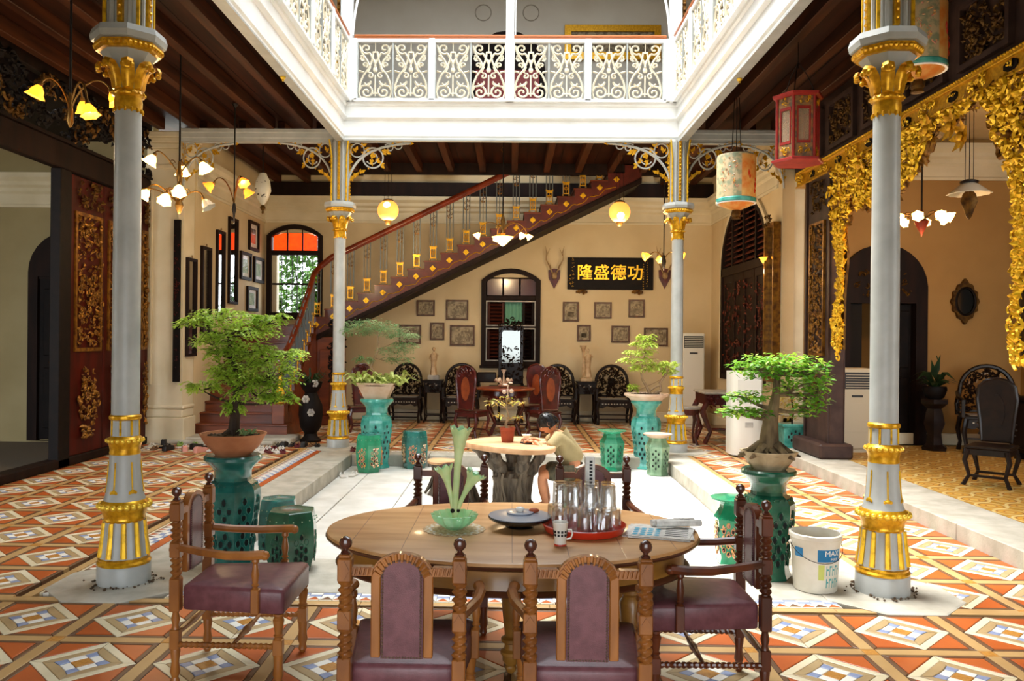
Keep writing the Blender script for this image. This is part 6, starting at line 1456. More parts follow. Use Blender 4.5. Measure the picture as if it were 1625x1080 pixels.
# ================================================================ FURNITURE ALONG THE BACK WALL
def carved_chair(loc, rz, label):
    t = thing('carved_armchair', label, 'chair', loc, rz, 'blackwood armchairs inlaid with pearl'); M = 'blackwood'
    ring = [(.33 * cos(a), .86 + .34 * sin(a)) for a in [pi * i / 14 for i in range(15)]]
    B().tube([(x, .24, z) for x, z in [(.36, .50), (.37, .66)] + ring + [(-.37, .66), (-.36, .50)]], .032, 7).obj('back_frame', M, t)
    bk_ = B().prism([(.085 * cos(q * pi / 8), .86 + .10 * sin(q * pi / 8)) for q in range(16)], 'y', .235, .255); bk_.box(-.33, .235, .545, .33, .255, .575); o = bk_.obj('back_panel', M, t, 0)
    carve(B(plane_y(.24)), -.33, .33, .56, 1.19, 190, .085, 5, lambda u, v: u * u / .095 + max(0, v - .86) ** 2 / .085 < 1).obj('back_carving', M, o)
    carve(B(plane_y(.222)), -.29, .29, .6, 1.15, 34, .038, 6, lambda u, v: u * u / .09 + max(0, v - .86) ** 2 / .08 < 1, .5).obj('pearl_inlay', 'pearl', o)
    B().box(-.34, -.27, .47, .34, .27, .52, .01).obj('seat', M, t); B().box(-.27, -.2, .52, .27, .2, .526, .002).obj('marble_seat', 'marble', t)
    B().prism([(-.33, .47), (.33, .47), (.33, .36), (.24, .34), (.16, .385), (0, .36), (-.16, .385), (-.24, .34), (-.33, .36)], 'y', -.27, -.24).obj('apron', M, t)
    b = B(plane_y(-.27))
    for i in range(9): b.sph((-.24 + i * .06, .43, .003), .016, 6, 4, (1.2, .7, .4))
    b.obj('pearl_row', 'pearl', t)
    for s in (-1, 1):
        b = B().tube([(s * .36, .24, .82), (s * .38, .05, .76), (s * .37, -.15, .74), (s * .34, -.25, .72)], .028, 7); b.obj('arm', M, t)
        carve(B(Matrix.Translation((s * .36, 0, 0)) @ plane_x(0, s)), -.22, .2, .54, .72, 26, .07, 9, None, .6).obj('arm_carving', M, t)
        B().box(s * .36 - .02, -.26, .5, s * .36 + .02, -.22, .74).obj('arm_support', M, t)
        for y in (-.25, .25):
            B().tube([(s * .32, y, .48), (s * .35, y * 1.04, .30), (s * .32, y, .12), (s * .34, y * 1.06, 0)], [.035, .034, .024, .034], 7).obj('leg', M, t)
    B().box(-.32, -.25, .10, .32, -.22, .13).box(-.32, -.25, .2, .32, -.22, .22).obj('foot_rail', M, t); return t
cc = carved_chair((-2.19, 16.95, 0), 0, 'black carved armchair against the back wall, behind the far left bonsai')
dup(cc, (-1.03, 16.95, 0), 0, 'black carved armchair against the back wall, half hidden behind a red chair')
dup(cc, (.99, 16.95, 0), 0, 'black carved armchair against the back wall, right of the dark window')
dup(cc, (2.13, 16.95, 0), 0, 'black carved armchair against the back wall, behind the lime green bonsai')
cc.scale = (.90, 1, 1)
dup(cc, (7.0, 12.0, .15), -.35, 'black carved armchair in the raised hall under the oval mirror', scale=1.05)
def tea_stand(loc, label, h=.88):
    t = thing('tea_table', label, 'table', loc, 0, 'tall carved tea tables'); M = 'blackwood'
    B().box(-.25, -.22, h - .03, .25, .22, h, .008).box(-.23, -.2, h - .05, .23, .2, h - .03).obj('top', M, t)
    B().box(-.22, -.19, h - .26, .22, .19, h - .05, .004).obj('frame', M, t)
    carve(B(plane_y(-.19)), -.2, .2, h - .24, h - .07, 36, .06, 15, None, .7).obj('carving', M, t)
    carve(B(plane_y(-.20)), -.18, .18, h - .12, h - .07, 10, .035, 16, None, .5).obj('pearl_inlay', 'pearl', t)
    for x in (-.2, .2):
        for y in (-.17, .17): B().tube([(x, y, h - .2), (x * 1.03, y, .3), (x * .95, y, .1), (x * 1.1, y, 0)], [.026, .022, .02, .026], 6).obj('leg', M, t)
    B().box(-.2, -.16, .14, .2, .16, .165).obj('lower_shelf', M, t); return t
ts = tea_stand((-1.61, 16.95, 0), 'tall carved black tea table carrying the single statuette')
ts.scale = (.82, 1, 1)
dup(ts, (1.57, 16.95, 0), 0, 'tall carved black tea table carrying the statuette with the torch vase')
def figure(t, x, s=1.0, m='statue_ivory'):
    B().lathe([(.075, .09), (.07, .13), (.058, .22), (.052, .30), (.058, .36), (.07, .44), (.072, .50), (.05, .55), (.022, .575), (.02, .60)], 20, (x, 0, 0), rf=lambda a, z: 1 + .12 * sin(6 * a + z * 10) * (z < .4)).obj('draped_body', m, t)
    B().sph((x, 0, .635), .036, 12, 8, (.9, 1, 1.15)).sph((x, .02, .65), .034, 8, 6).sph((x, -.033, .632), .009, 5, 4).obj('head', m, t)
    B().tube([(x - .06, 0, .53), (x - .085, -.01, .44), (x - .05, -.045, .40)], [.02, .017, .013], 6).tube([(x + .06, 0, .53), (x + .095, -.01, .50), (x + .05, -.03, .56)], [.02, .017, .013], 6).obj('arm', m, t)
t = thing('statuette', 'ivory coloured draped statuette standing alone left of the dark window', 'statue', (-1.61, 16.95, .88)); B().box(-.12, -.10, 0, .12, .10, .09, .008).box(-.1, -.08, .06, .1, .08, .10).obj('plinth', 'marble', t); figure(t, 0)
t = thing('statuette', 'ivory coloured statuette beside a tall flared torch vase right of the dark window', 'statue', (1.57, 16.95, .88)); B().box(-.12, -.09, 0, .12, .09, .07, .008).obj('plinth', 'statue_ivory', t); figure(t, .035)
B().lathe([(.03, .07), (.022, .15), (.028, .3), (.02, .45), (.024, .60), (.05, .68), (.075, .74), (.07, .745), (.04, .70), (0, .66)], 14, (-.065, 0, 0)).obj('torch_vase', 'statue_ivory', t)
hs = thing('hall_stand', 'carved black mirror stand in front of the dark window', 'stand', (.0, 16.95, 0))
B().box(-.26, -.05, .8, .26, .05, 2.02, .01).obj('frame', 'blackwood', hs); B().box(-.19, -.062, 1.25, .19, -.05, 1.92).obj('mirror', 'mirror_dim', hs)
carve(B(plane_y(-.05)), -.25, .25, .82, 1.22, 60, .08, 21).obj('carving', 'blackwood', hs); carve(B(plane_y(-.06)), -.25, .25, 1.93, 2.2, 40, .09, 22, lambda u, v: v < 2.2 - abs(u) * .6).obj('crest', 'blackwood', hs)
carve(B(plane_y(-.066)), -.18, .18, 1.26, 1.58, 34, .08, 25).obj('lower_carving', 'blackwood', hs)  # carving added over the mirror's lower half to dim its bright reflection
for x in (-.24, .24): carve(B(plane_y(-.055)), x - .04, x + .04, 1.25, 1.95, 18, .06, 23).obj('side_carving', 'blackwood', hs); B().lathe([(.035, 0), (.03, .1), (.02, .4), (.035, .78), (.03, .82)], 8, (x, 0, 0)).obj('leg', 'blackwood', hs)
B().box(-.45, -.2, .70, .45, .1, .78, .01).obj('shelf', 'blackwood', hs); B().box(-.7, -.12, .84, -.3, .02, 1.05, .02).obj('side_box', 'blackwood', hs)
# red rosewood table and chairs
rt = thing('rosewood_table', 'round red rosewood table in the back gallery behind the root table', 'table', (-.09, 15.0, 0))
B().lathe([(.50, .80), (.53, .81), (.54, .83), (.53, .85), (0, .85)], 36).obj('top', 'rosewood_inlay', rt); B().lathe([(.44, .68), (.47, .72), (.46, .80)], 30).obj('apron', 'rosewood', rt)
carve(B(plane_y(-.47)), -.3, .3, .58, .72, 24, .08, 31).obj('apron_carving', 'rosewood', rt)
for i in range(4): a = pi / 4 + i * pi / 2; c, s = cos(a), sin(a); B().tube([(.38 * c, .38 * s, .72), (.44 * c, .44 * s, .5), (.26 * c, .26 * s, .2), (.38 * c, .38 * s, 0)], [.04, .035, .03, .035], 8).obj('leg', 'rosewood', rt)
B().lathe([(.2, .17), (.22, .2), (0, .2)], 16).obj('lower_shelf', 'rosewood', rt)
def rose_chair(loc, rz, label, m='rosewood', gp='carved rosewood chairs'):
    t = thing('rosewood_chair', label, 'chair', loc, rz, gp)
    out = [(-.15, .50), (.15, .50), (.17, .75), (.20, 1.0), (.18, 1.16), (.11, 1.23), (0, 1.26), (-.11, 1.23), (-.18, 1.16), (-.20, 1.0), (-.17, .75)]
    B().prism(out, 'y', -.24, -.215).obj('splat', m, t); B().prism([(.085 * cos(a), .86 + .21 * sin(a)) for a in [2 * pi * i / 18 for i in range(18)]], 'y', -.25, -.205).obj('oval_inlay', 'rosewood_inlay' if m == 'rosewood' else m, t)
    B().tube([(x, -.228, z) for x, z in out], .022, 6, closed=True).obj('back_frame', m, t)
    carve(B(plane_y(-.24)), -.14, .14, 1.1, 1.22, 18, .06, 33, lambda u, v: abs(u) < .12).obj('crest_carving', m, t)
    b = B()
    for s in (-1, 1):
        for q in range(9): b.sph((s * (.178 + .012 * sin(q)), -.235, .58 + q * .065), .016, 5, 4)
    b.obj('edge_beading', m, t)
    B().box(-.23, -.24, .43, .23, .22, .47, .012).box(-.21, -.22, .36, .21, .20, .43).obj('seat', m, t)
    for sx in (-1, 1):
        for y in (-.21, .19): B().tube([(sx * .19, y, .42), (sx * .22, y * 1.1, .30), (sx * .18, y, .12), (sx * .23, y * 1.22, 0)], [.03, .028, .02, .026], 7).obj('leg', m, t)
    B().box(-.19, -.2, .1, .19, -.18, .13).box(-.19, .17, .1, .19, .19, .13).obj('stretcher', m, t); return t
rc = rose_chair((-.68, 14.55, 0), -.5, 'tall backed red rosewood chair left of the round rosewood table')
dup(rc, (.60, 14.55, 0), .45, 'tall backed red rosewood chair right of the round rosewood table, in front')
dup(rc, (.42, 15.65, 0), pi - .4, 'tall backed red rosewood chair behind the round rosewood table')
dup(rc, (5.45, 9.3, .15), 2.4, 'slender dark chair in the raised hall nearest the gilded pendant', swap={'rosewood': 'blackwood', 'rosewood_inlay': 'blackwood'}, scale=(1, 1, .95), group='dark hall chairs')
dup(rc, (-2.80, 15.2, 0), .3, 'red rosewood chair half hidden behind the distant left column')
t = thing('flower_epergne', 'pinkish glass epergne on the round rosewood table', 'vase', (-.13, 15.0, .85))
b = B()
for i in range(6): a = i * pi / 3; b.tube([(0, 0, .02), (.08 * cos(a), .08 * sin(a), .10), (.16 * cos(a), .16 * sin(a), .15)], [.014, .012, .035], 7)
b.tube([(0, 0, 0), (0, 0, .25), (0, 0, .33)], [.03, .012, .05], 8).lathe([(.04, 0), (.1, .03), (.11, .05)], 14).obj('flowers', 'clay_pink', t)
# console table, air conditioners, planter
cs = thing('console_table', 'dark carved half moon console table against the right wall', 'table', (3.72, 14.2, 0))
B().box(-.45, -.42, .84, .42, .42, .88, .012).obj('top', 'marble', cs); B().box(-.42, -.38, .66, .40, .38, .84, .01).obj('frame', 'door_red', cs)
carve(B(plane_y(-.38)), -.4, .38, .62, .83, 60, .08, 41).obj('front_carving', 'rosewood', cs)
for x in (-.38, .34):
    for y in (-.34, .34): B().tube([(x, y, .7), (x * 1.2, y, .55), (x * .85, y, .2), (x * 1.1, y, 0)], [.05, .06, .035, .045], 8).obj('leg', 'rosewood', cs)
B().box(-.32, -.28, .22, .3, .28, .26, .01).obj('lower_shelf', 'rosewood', cs)
t = thing('marble_stool', 'small carved stool with a pale marble top before the console table', 'stool', (3.15, 13.35, 0)); t.location = (3.0, 13.75, 0)
B().lathe([(.2, .60), (.21, .62), (.2, .64), (0, .64)], 20).obj('seat', 'marble', t); B().lathe([(.17, .5), (.19, .56), (.2, .60)], 16).obj('apron', 'rosewood', t)
for i in range(4): a = pi / 4 + i * pi / 2; B().tube([(.15 * cos(a), .15 * sin(a), .55), (.19 * cos(a), .19 * sin(a), .4), (.13 * cos(a), .13 * sin(a), .15), (.18 * cos(a), .18 * sin(a), 0)], [.028, .03, .018, .025], 7).obj('leg', 'rosewood', t)
def ac(loc, w, d, h, label, m, rnd=False):
    t = thing('floor_air_conditioner', label, 'air conditioner', loc)
    if rnd: B().prism([(w / 2 * cos(a) * (1.0), -d / 2 * abs(sin(a)) ** .6 * (1 if a > pi else -1)) for a in [pi + pi * i / 12 for i in range(13)]] + [(w / 2, d / 2), (-w / 2, d / 2)], 'z', 0, h).obj('case', m, t)
    else: B().box(-w / 2, -d / 2, .04, w / 2, d / 2, h, .02).box(-w / 2 + .02, -d / 2 + .02, 0, w / 2 - .02, d / 2, .05).obj('case', m, t)
    y = -d / 2
    if not rnd:
        g = B().box(-w / 2 + .03, y - .006, h - .30, w / 2 - .03, y, h - .06, .004).obj('outlet_grille', 'ac_dark', t)
        for i in range(6): B().box(-w / 2 + .04, y - .012, h - .28 + i * .036, w / 2 - .04, y - .006, h - .272 + i * .036).obj('slat', m, g)
        B().box(-.08, y - .008, h - .42, .08, y, h - .39, .003).obj('control_panel', 'ac_dark', t); B().box(-w / 2 + .02, y - .004, .3, w / 2 - .02, y, h - .5, .003).obj('front_panel', m, t)
    else:
        B().box(-.06, y - .006, .42, .06, y, .5, .003).obj('badge', 'marble', t); B().box(-w / 2 + .06, y - .004, .60, w / 2 - .06, y + .01, h - .12, .004).obj('front_panel', m, t)
        for q in range(4): B().sph((-w / 2 + .06 + q % 2 * (w - .12), (-.1, .1)[q // 2], .0), .03, 6, 5).obj('caster', 'ac_dark', t)
    return t
ac((3.70, 16.7, 0), .45, .35, 1.90, 'tall white floor standing air conditioner in the far right corner', 'ac_white')
ac((3.58, 12.45, .03), .48, .40, 1.26, 'rounded white air cooler behind the right foreground bonsai', 'ac_white', True)
ac((5.02, 12.05, .15), .42, .38, 1.22, 'cream floor standing air conditioner in the raised hall beside the arched door', 'ac_cream')
pb = thing('planter', 'square pale teal ceramic planter with cut-out sides beside the right pilaster', 'planter', (4.27, 12.40, .15))
b = B().box(-.18, -.17, 0, .18, .17, .02, .004).box(-.165, -.155, .02, .165, .155, .32, .006).box(-.19, -.18, .32, .19, .18, .36, .008); b.obj('box', 'aqua_glaze', pb)
g = B(); h_ = B()
for x, z in ((0, .17), (-.06, .22), (.06, .22), (-.06, .12), (.06, .12), (0, .25), (0, .09), (-.1, .17), (.1, .17)):
    h_.M = plane_y(-.156); h_.prism([(x + .016 * cos(a), z + .024 * sin(a)) for a in [q * pi / 4 for q in range(8)]], 'z', 0, .003); g.tube([(x + .02 * cos(a), -.159, z + .03 * sin(a)) for a in [q * pi / 4 for q in range(8)]], .004, 4, closed=True)
g.obj('pierced_relief', 'aqua_glaze', pb); h_.obj('opening', 'hole_dark', pb, 0)
t = thing('potted_shrub', 'orange tinged leafy shrub growing in the square pale teal planter', 'shrub', (4.27, 12.40, .50)); B().tube([(0, 0, 0), (.02, 0, .2), (-.02, 0, .45)], .015, 5).obj('stem', 'bark_dark', t)
stuff('foliage', leafcloud(B(), (0, 0, .30), (.2, .15, .28), 260, .07, 5, .35), 'leaf_orange', t, 0)
# vase with white blossoms, dark lamp figure at the stair foot
t = thing('vase', 'tall black vase with white blossoms in relief beside the staircase foot', 'vase', (-3.34, 13.55, 0))
B().lathe([(.17, 0), (.18, .03), (.12, .08), (.10, .14), (.17, .24), (.20, .45), (.19, .62), (.12, .76), (.10, .82), (.17, .92), (.19, 1.0), (.17, 1.0), (.1, .9), (0, .85)], 24).obj('body', 'black_lacquer', t)
for x, y, z in ((.05, -.185, .50), (.10, -.14, .98), (-.04, -.18, .72)):
    b = B()
    for q in range(6): a = q * pi / 3; b.sph((x + .04 * cos(a), y - .01, z + .04 * sin(a)), .028, 6, 5, (1, .5, 1))
    b.sph((x, y - .02, z), .02, 6, 5); b.obj('white_blossom', 'marble', t)
t = thing('spiky_plant', 'dark spiky plant growing from the tall black vase', 'plant', (-3.34, 13.55, .92)); ground_leaves(t, 'leaf_dark', [(0, 0, 0), (.03, .03, .02), (-.03, 0, .02)], .40, 16, .03, 8); B().lathe([(.12, -.04), (0, 0)], 12, caps=False).obj('soil', 'soil', t)
t = thing('carved_lamp_post', 'dark carved lamp figure with a silver vessel standing beside the distant left column', 'lamp', (-3.02, 14.15, 0))
B().box(-.13, -.13, 0, .13, .13, .95, .02).obj('pedestal', 'stair_wood', t); carve(B(plane_y(-.05)), -.14, .14, .95, 2.15, 90, .12, 61, lambda u, v: abs(u) < .14 - .03 * (v - .95)).obj('carved_body', 'black_lacquer', t)
B().lathe([(.06, .95), (.09, 1.2), (.05, 1.5), (.08, 1.7), (.04, 2.1), (0, 2.15)], 10).obj('core', 'black_lacquer', t); B().lathe([(.02, 1.12), (.05, 1.17), (.055, 1.24), (.03, 1.30), (.02, 1.42), (.035, 1.44)], 14, (.02, -.12, 0)).obj('silver_vessel', 'marble', t)
B().sph((.02, -.1, 1.72), .06, 8, 6, (1, .6, 1.2)).obj('red_robe', 'tray_red', t)
# raised hall
t = thing('pedestal', 'dark carved pedestal carrying the leafy plant in the raised hall', 'stand', (6.33, 12.25, .15))
B().lathe([(.17, 0), (.18, .04), (.12, .09), (.10, .25), (.15, .40), (.12, .55), (.10, .62), (.19, .70), (.19, .76), (0, .76)], 12, rf=lambda a, z: 1 + .06 * cos(6 * a)).obj('body', 'blackwood', t)
t = thing('pot', 'black glazed pot on the dark carved pedestal', 'pot', (6.33, 12.25, .91)); B().lathe([(.09, 0), (.13, .03), (.17, .14), (.16, .19), (.13, .19), (0, .15)], 18).obj('bowl', 'black_lacquer', t)
t = thing('leafy_plant', 'broad leaved plant in the black pot under the oval mirror', 'plant', (6.33, 12.25, 1.06)); ground_leaves(t, 'leaf_dark', [(0, 0, 0), (.02, 0, .02)], .38, 9, .10, 4)
B().tube([(0, 0, 0), (.05, 0, .42), (.02, 0, .5)], .008, 4).leaf((.0, 0, .12), (.1, 0, 1), (0, 1, 0), .40, .10).leaf((.03, 0, .1), (-.35, 0, 1), (0, 1, 0), .36, .09).obj('upright_leaf', 'leaf_dark', t)
t = thing('oval_mirror', 'oval mirror in a scalloped gilt frame on the hall wall', 'mirror', (7.1, 12.86, 2.40))
fr_ = [(.205 * cos(a) * (1 + .07 * cos(12 * a)), .27 * sin(a) * (1 + .07 * cos(12 * a)) + (.07 * (abs(sin(a)) ** 14) * (1 if sin(a) > 0 else -1))) for a in [2 * pi * i / 48 for i in range(48)]]
B().frame(fr_, [(.15 * cos(a), .215 * sin(a)) for a in [2 * pi * i / 48 for i in range(48)]], 'y', -.03, .03).obj('frame', 'gilt_dark', t); B().prism([(.155 * cos(a), .22 * sin(a)) for a in [2 * pi * i / 32 for i in range(32)]], 'y', -.012, 0).obj('glass', 'mirror_dim', t)
B().tube([(.15 * cos(a), -.03, .215 * sin(a)) for a in [2 * pi * i / 40 for i in range(40)]], .018, 6, closed=True).obj('inner_rim', 'black_lacquer', t)
t = thing('wall_cabinet', 'dark framed cabinet hanging at the far right of the raised hall', 'cabinet', (7.86, 11.9, 1.55)); B().box(-.05, -.5, 0, .13, .5, 1.75, .02).box(-.1, -.55, 1.72, .13, .55, 1.8, .01).box(-.09, -.55, -.06, .13, .55, 0, .01).obj('case', 'black_lacquer', t)
t = thing('sideboard', 'low black sideboard at the right side of the raised hall', 'cabinet', (7.45, 10.6, .15)); B().box(-.45, -.9, .1, .45, .9, .82, .02).box(-.5, -.95, .82, .5, .95, .87, .01).obj('body', 'black_lacquer', t)
for s in (-1, 1): B().box(-.47, s * .44 - .4, .16, -.45, s * .44 + .4, .78, .005).obj('door', 'blackwood', t)
for x in (-.38, .38):
    for y in (-.8, .8): B().box(x - .05, y - .05, 0, x + .05, y + .05, .11).obj('foot', 'black_lacquer', t)

# ================================================================ THINGS ON THE WALLS
PX = [(-2.03, 2.22, -1.64, 2.56, 'upper left one, left of the dark window'), (-1.4, 2.14, -.92, 2.57, 'upper one nearest the dark window on its left'), (-2.4, 1.62, -1.93, 2.03, 'lower left one behind the far left bonsai'), (-1.74, 1.71, -1.43, 2.08, 'small upright one left of the dark window'), (-1.31, 1.59, -.78, 2.03, 'lower one nearest the dark window on its left, pale inside'),
      (1.1, 2.13, 1.44, 2.55, 'upright one nearest the dark window on its right'), (1.77, 2.2, 2.14, 2.55, 'under the middle of the black signboard'), (2.5, 2.23, 2.84, 2.61, 'under the right end of the black signboard'), (1.41, 1.71, 1.70, 2.06, 'small upright one above the torch vase'), (2.14, 1.69, 2.53, 2.05, 'lower middle one right of the dark window'), (2.83, 1.62, 3.34, 2.01, 'lowest at the right, above the lime green bonsai')]
for i, (x0, z0, x1, z1, lb) in enumerate(PX):
    t = thing('framed_picture', 'brown framed picture, ' + lb, 'picture', ((x0 + x1) / 2, 17.40, (z0 + z1) / 2), 0, 'framed pictures on the back wall'); w, h = (x1 - x0) / 2, (z1 - z0) / 2; e = .035
    B().frame([(-w, -h), (w, -h), (w, h), (-w, h)], [(-w + e, -h + e), (w - e, -h + e), (w - e, h - e), (-w + e, h - e)], 'y', -.035, 0).obj('frame', 'frame_brown', t)
    B().box(-w + e, -.012, -h + e, w - e, -.004, h - e).obj('mount', 'picture_paper', t)
    q = .6 if i % 3 else .72; B().box(-w * q, -.016, -h * q, w * q, -.012, h * q).obj('photograph', 'photo_tone', t)
    b = B(); R = random.Random(i + 60)
    for s in range(3 + i % 3):
        x = (-.4 + .8 * s / (2 + i % 3)) * w; b.prism([(x - .028, -h * .5), (x + .028, -h * .5), (x + .022, 0), (x - .022, 0)], 'y', -.019, -.016); b.sph((x, -.018, h * .12), .018, 6, 4, (1, .15, 1))
    b.obj('printed_figures', 'picture_paper', t)
LX = [(13.17, 13.56, 1.41, 3.03, 'first from the left'), (13.79, 14.22, 1.78, 3.29, 'second from the left'), (14.50, 14.90, 2.13, 3.66, 'third from the left'), (15.12, 15.60, 2.36, 3.99, 'tallest hung, fourth from the left')]
for i, (y0, y1, z0, z1, lb) in enumerate(LX):
    t = thing('wall_mirror', 'tall narrow dark framed mirror on the stair wall, ' + lb, 'mirror', (-5.32, (y0 + y1) / 2, (z0 + z1) / 2), 0, 'tall mirrors on the stair wall'); w, h = (y1 - y0) / 2, (z1 - z0) / 2; e = .045 if w > .1 else .02
    B().frame([(-w, -h), (w, -h), (w, h), (-w, h)], [(-w + e, -h + e), (w - e, -h + e), (w - e, h - e), (-w + e, h - e)], 'x', 0, .05).obj('frame', 'dark_wood', t); B().box(.004, -w + e, -h + e, .015, w - e, h - e).obj('glass', 'mirror', t); B().tube([(.03, .02 * cos(a), h + .03 + .02 * sin(a)) for a in [q * pi / 4 for q in range(8)]], .005, 4, closed=True).obj('hanging_ring', 'brass', t)
for i, (y0, y1, z0, z1, lb) in enumerate([(16.28, 16.90, 3.50, 4.10, 'highest one'), (15.78, 16.42, 2.87, 3.42, 'middle left one'), (16.62, 17.25, 2.87, 3.40, 'middle right one nearest the window'), (16.20, 16.86, 2.26, 2.76, 'lowest one')]):
    t = thing('glazed_picture', 'dark framed glazed picture reflecting the window, ' + lb, 'picture', (-5.32, (y0 + y1) / 2, (z0 + z1) / 2), 0, 'glazed pictures on the stair wall'); w, h = (y1 - y0) / 2, (z1 - z0) / 2; e = .06
    B().frame([(-w, -h), (w, -h), (w, h), (-w, h)], [(-w + e, -h + e), (w - e, -h + e), (w - e, h - e), (-w + e, h - e)], 'x', 0, .05).obj('frame', 'dark_wood', t); B().box(.004, -w + e, -h + e, .012, w - e, h - e).obj('mount', 'paper', t)
    B().box(.012, -w * .5, -h * .5, .014, w * .5, h * .5).obj('print', 'leaf_mid' if i else 'stained_dull', t); B().box(.016, -w + e, -h + e, .018, w - e, h - e).obj('glass', K.setdefault('glazing', mat('glazing', 'FFFFFF', .02, alpha=.12)), t)
t = thing('signboard', 'long black signboard with four large gilt characters on the back wall', 'signboard', (2.10, 17.385, 3.155))
B().box(-.91, -.06, -.34, .91, 0, .34, .008).obj('board', 'black_lacquer', t)
for i, ch in enumerate('隆盛德功'): textmesh('gilt_character', ch, .345, 'gilt_bright', t, Matrix.Translation((-.545 + .357 * i, -.062, .0)) @ Matrix.Rotation(pi / 2, 4, 'X'), .006)
def script_col(x, z0, z1, n, seed, s=.018):
    b = B(plane_y(-.06)); R = random.Random(seed)
    for i in range(n):
        z = z1 + (z0 - z1) * i / (n - 1)
        for q in range(5): dx, dz = R.uniform(-s, s), R.uniform(-s, s); L_ = R.uniform(.4, 1) * s; (b.box(x + dx - L_ / 2, z + dz - .002, 0, x + dx + L_ / 2, z + dz + .002, .003) if R.random() < .6 else b.box(x + dx - .002, z + dz - L_ / 2, 0, x + dx + .002, z + dz + L_ / 2, .003))
    b.obj('small_script_column', 'gilt', t, 0)
script_col(-.79, -.28, .30, 8, 1, .022); script_col(-.86, -.22, -.05, 3, 2, .02); script_col(.70, -.32, .20, 11, 3, .012); script_col(.78, -.26, .28, 12, 4, .014)
for x, lb in ((1.50, 'left'), (2.68, 'right')):
    t = thing('sign_bracket', 'small carved gilt rest under the %s end of the black signboard' % lb, 'bracket', (x, 17.36, 2.76)); carve(B(plane_y(0)), -.12, .12, -.04, .045, 16, .06, 3).obj('carving', 'gilt_old', t); B().box(-.12, -.02, -.02, .12, .04, .03).obj('rest', 'gilt_dark', t)
def antlers(loc, label):
    t = thing('antler_mount', label, 'antlers', loc)
    B().prism([(-.13, .12), (0, .16), (.13, .12), (.12, -.05), (0, -.28), (-.12, -.05)], 'y', -.03, 0).obj('shield', 'rosewood', t); B().sph((0, -.06, .0), .065, 10, 7, (.9, .6, 1.2)).obj('skull', 'antler', t)
    for s in (-1, 1):
        B().tube([(s * .04, -.06, .05), (s * .10, -.09, .18), (s * .18, -.10, .34), (s * .17, -.12, .50), (s * .20, -.12, .62)], [.018, .016, .013, .010, .003], 7).tube([(s * .08, -.08, .14), (s * .10, -.18, .24)], [.012, .003], 6).tube([(s * .17, -.11, .42), (s * .10, -.12, .58)], [.010, .003], 6).obj('antler', 'antler', t)
antlers((.91, 17.40, 3.10), 'stag antlers on a dark shield left of the black signboard'); antlers((3.26, 17.40, 3.12), 'stag antlers on a dark shield right of the black signboard')
t = thing('wall_mirror', 'tall gilt edged mirror turned edge on beside the right pilaster', 'mirror', (4.26, 13.2, 2.35)); B().frame([(-.25, -1.25), (.25, -1.25), (.25, 1.3), (-.25, 1.3)], [(-.2, -1.2), (.2, -1.2), (.2, 1.25), (-.2, 1.25)], 'x', -.12, 0).obj('frame', 'gilt_old', t); B().box(-.04, -.2, -1.2, -.02, .2, 1.25).obj('glass', 'mirror', t)
carve(B(Matrix.Translation((-.12, 0, 0)) @ plane_x(0, -1)), -.2, .2, 1.25, 1.42, 14, .08, 3).obj('crest', 'gilt_dark', t)
# ================================================================ LAMPS AND LANTERNS
def tulip(t, p, d, m, s=1.0, nm='glass_shade', bulb=True):
    d = Vector(d).normalized(); q = Vector((0, 0, 1)).rotation_difference(d); M = Matrix.Translation(p) @ q.to_matrix().to_4x4()
    b = B(M).lathe([(.018 * s, 0), (.03 * s, .012 * s), (.055 * s, .05 * s), (.062 * s, .08 * s), (.082 * s, .115 * s), (.079 * s, .116 * s), (.058 * s, .08 * s), (.05 * s, .05 * s), (.02 * s, .015 * s)], 18, rf=lambda a, z: 1 + (.12 * cos(6 * a) if z > .1 * s else .03 * cos(6 * a)), caps=False)
    o = b.obj(nm, m, t)
    if bulb: B(M).sph((0, 0, .055 * s), .026 * s, 8, 6).obj('bulb', 'bulb', o)
    B(M).lathe([(.02 * s, -.03 * s), (.024 * s, -.01 * s), (.02 * s, .012 * s)], 10).obj('socket', 'brass', o)
def lampthing(label, loc, zc, watt, col=(1, .72, .40), cat='lamp', nm='chandelier', dz=-.25, rod=True):
    t = thing(nm, label, cat, loc)
    if rod: B().tube([(0, 0, 0), (0, 0, zc - loc[2])], .011, 6).lathe([(.05, zc - loc[2] - .02), (.03, zc - loc[2] - .05), (.015, zc - loc[2] - .07)], 10).obj('rod', 'iron_dark', t)
    if watt:
        ld = bpy.data.lights.new('lamp_light', 'POINT'); ld.energy = watt; ld.color = col; ld.shadow_soft_size = .08; lo = bpy.data.objects.new('lamp_light', ld); COL.objects.link(lo); lo.parent = t; lo.location = (0, 0, dz)
    return t
def arm(t, pts, r=.009): B().tube(bez(*pts, 8), r, 6).obj('arm', 'brass', t)
WB = 1.0
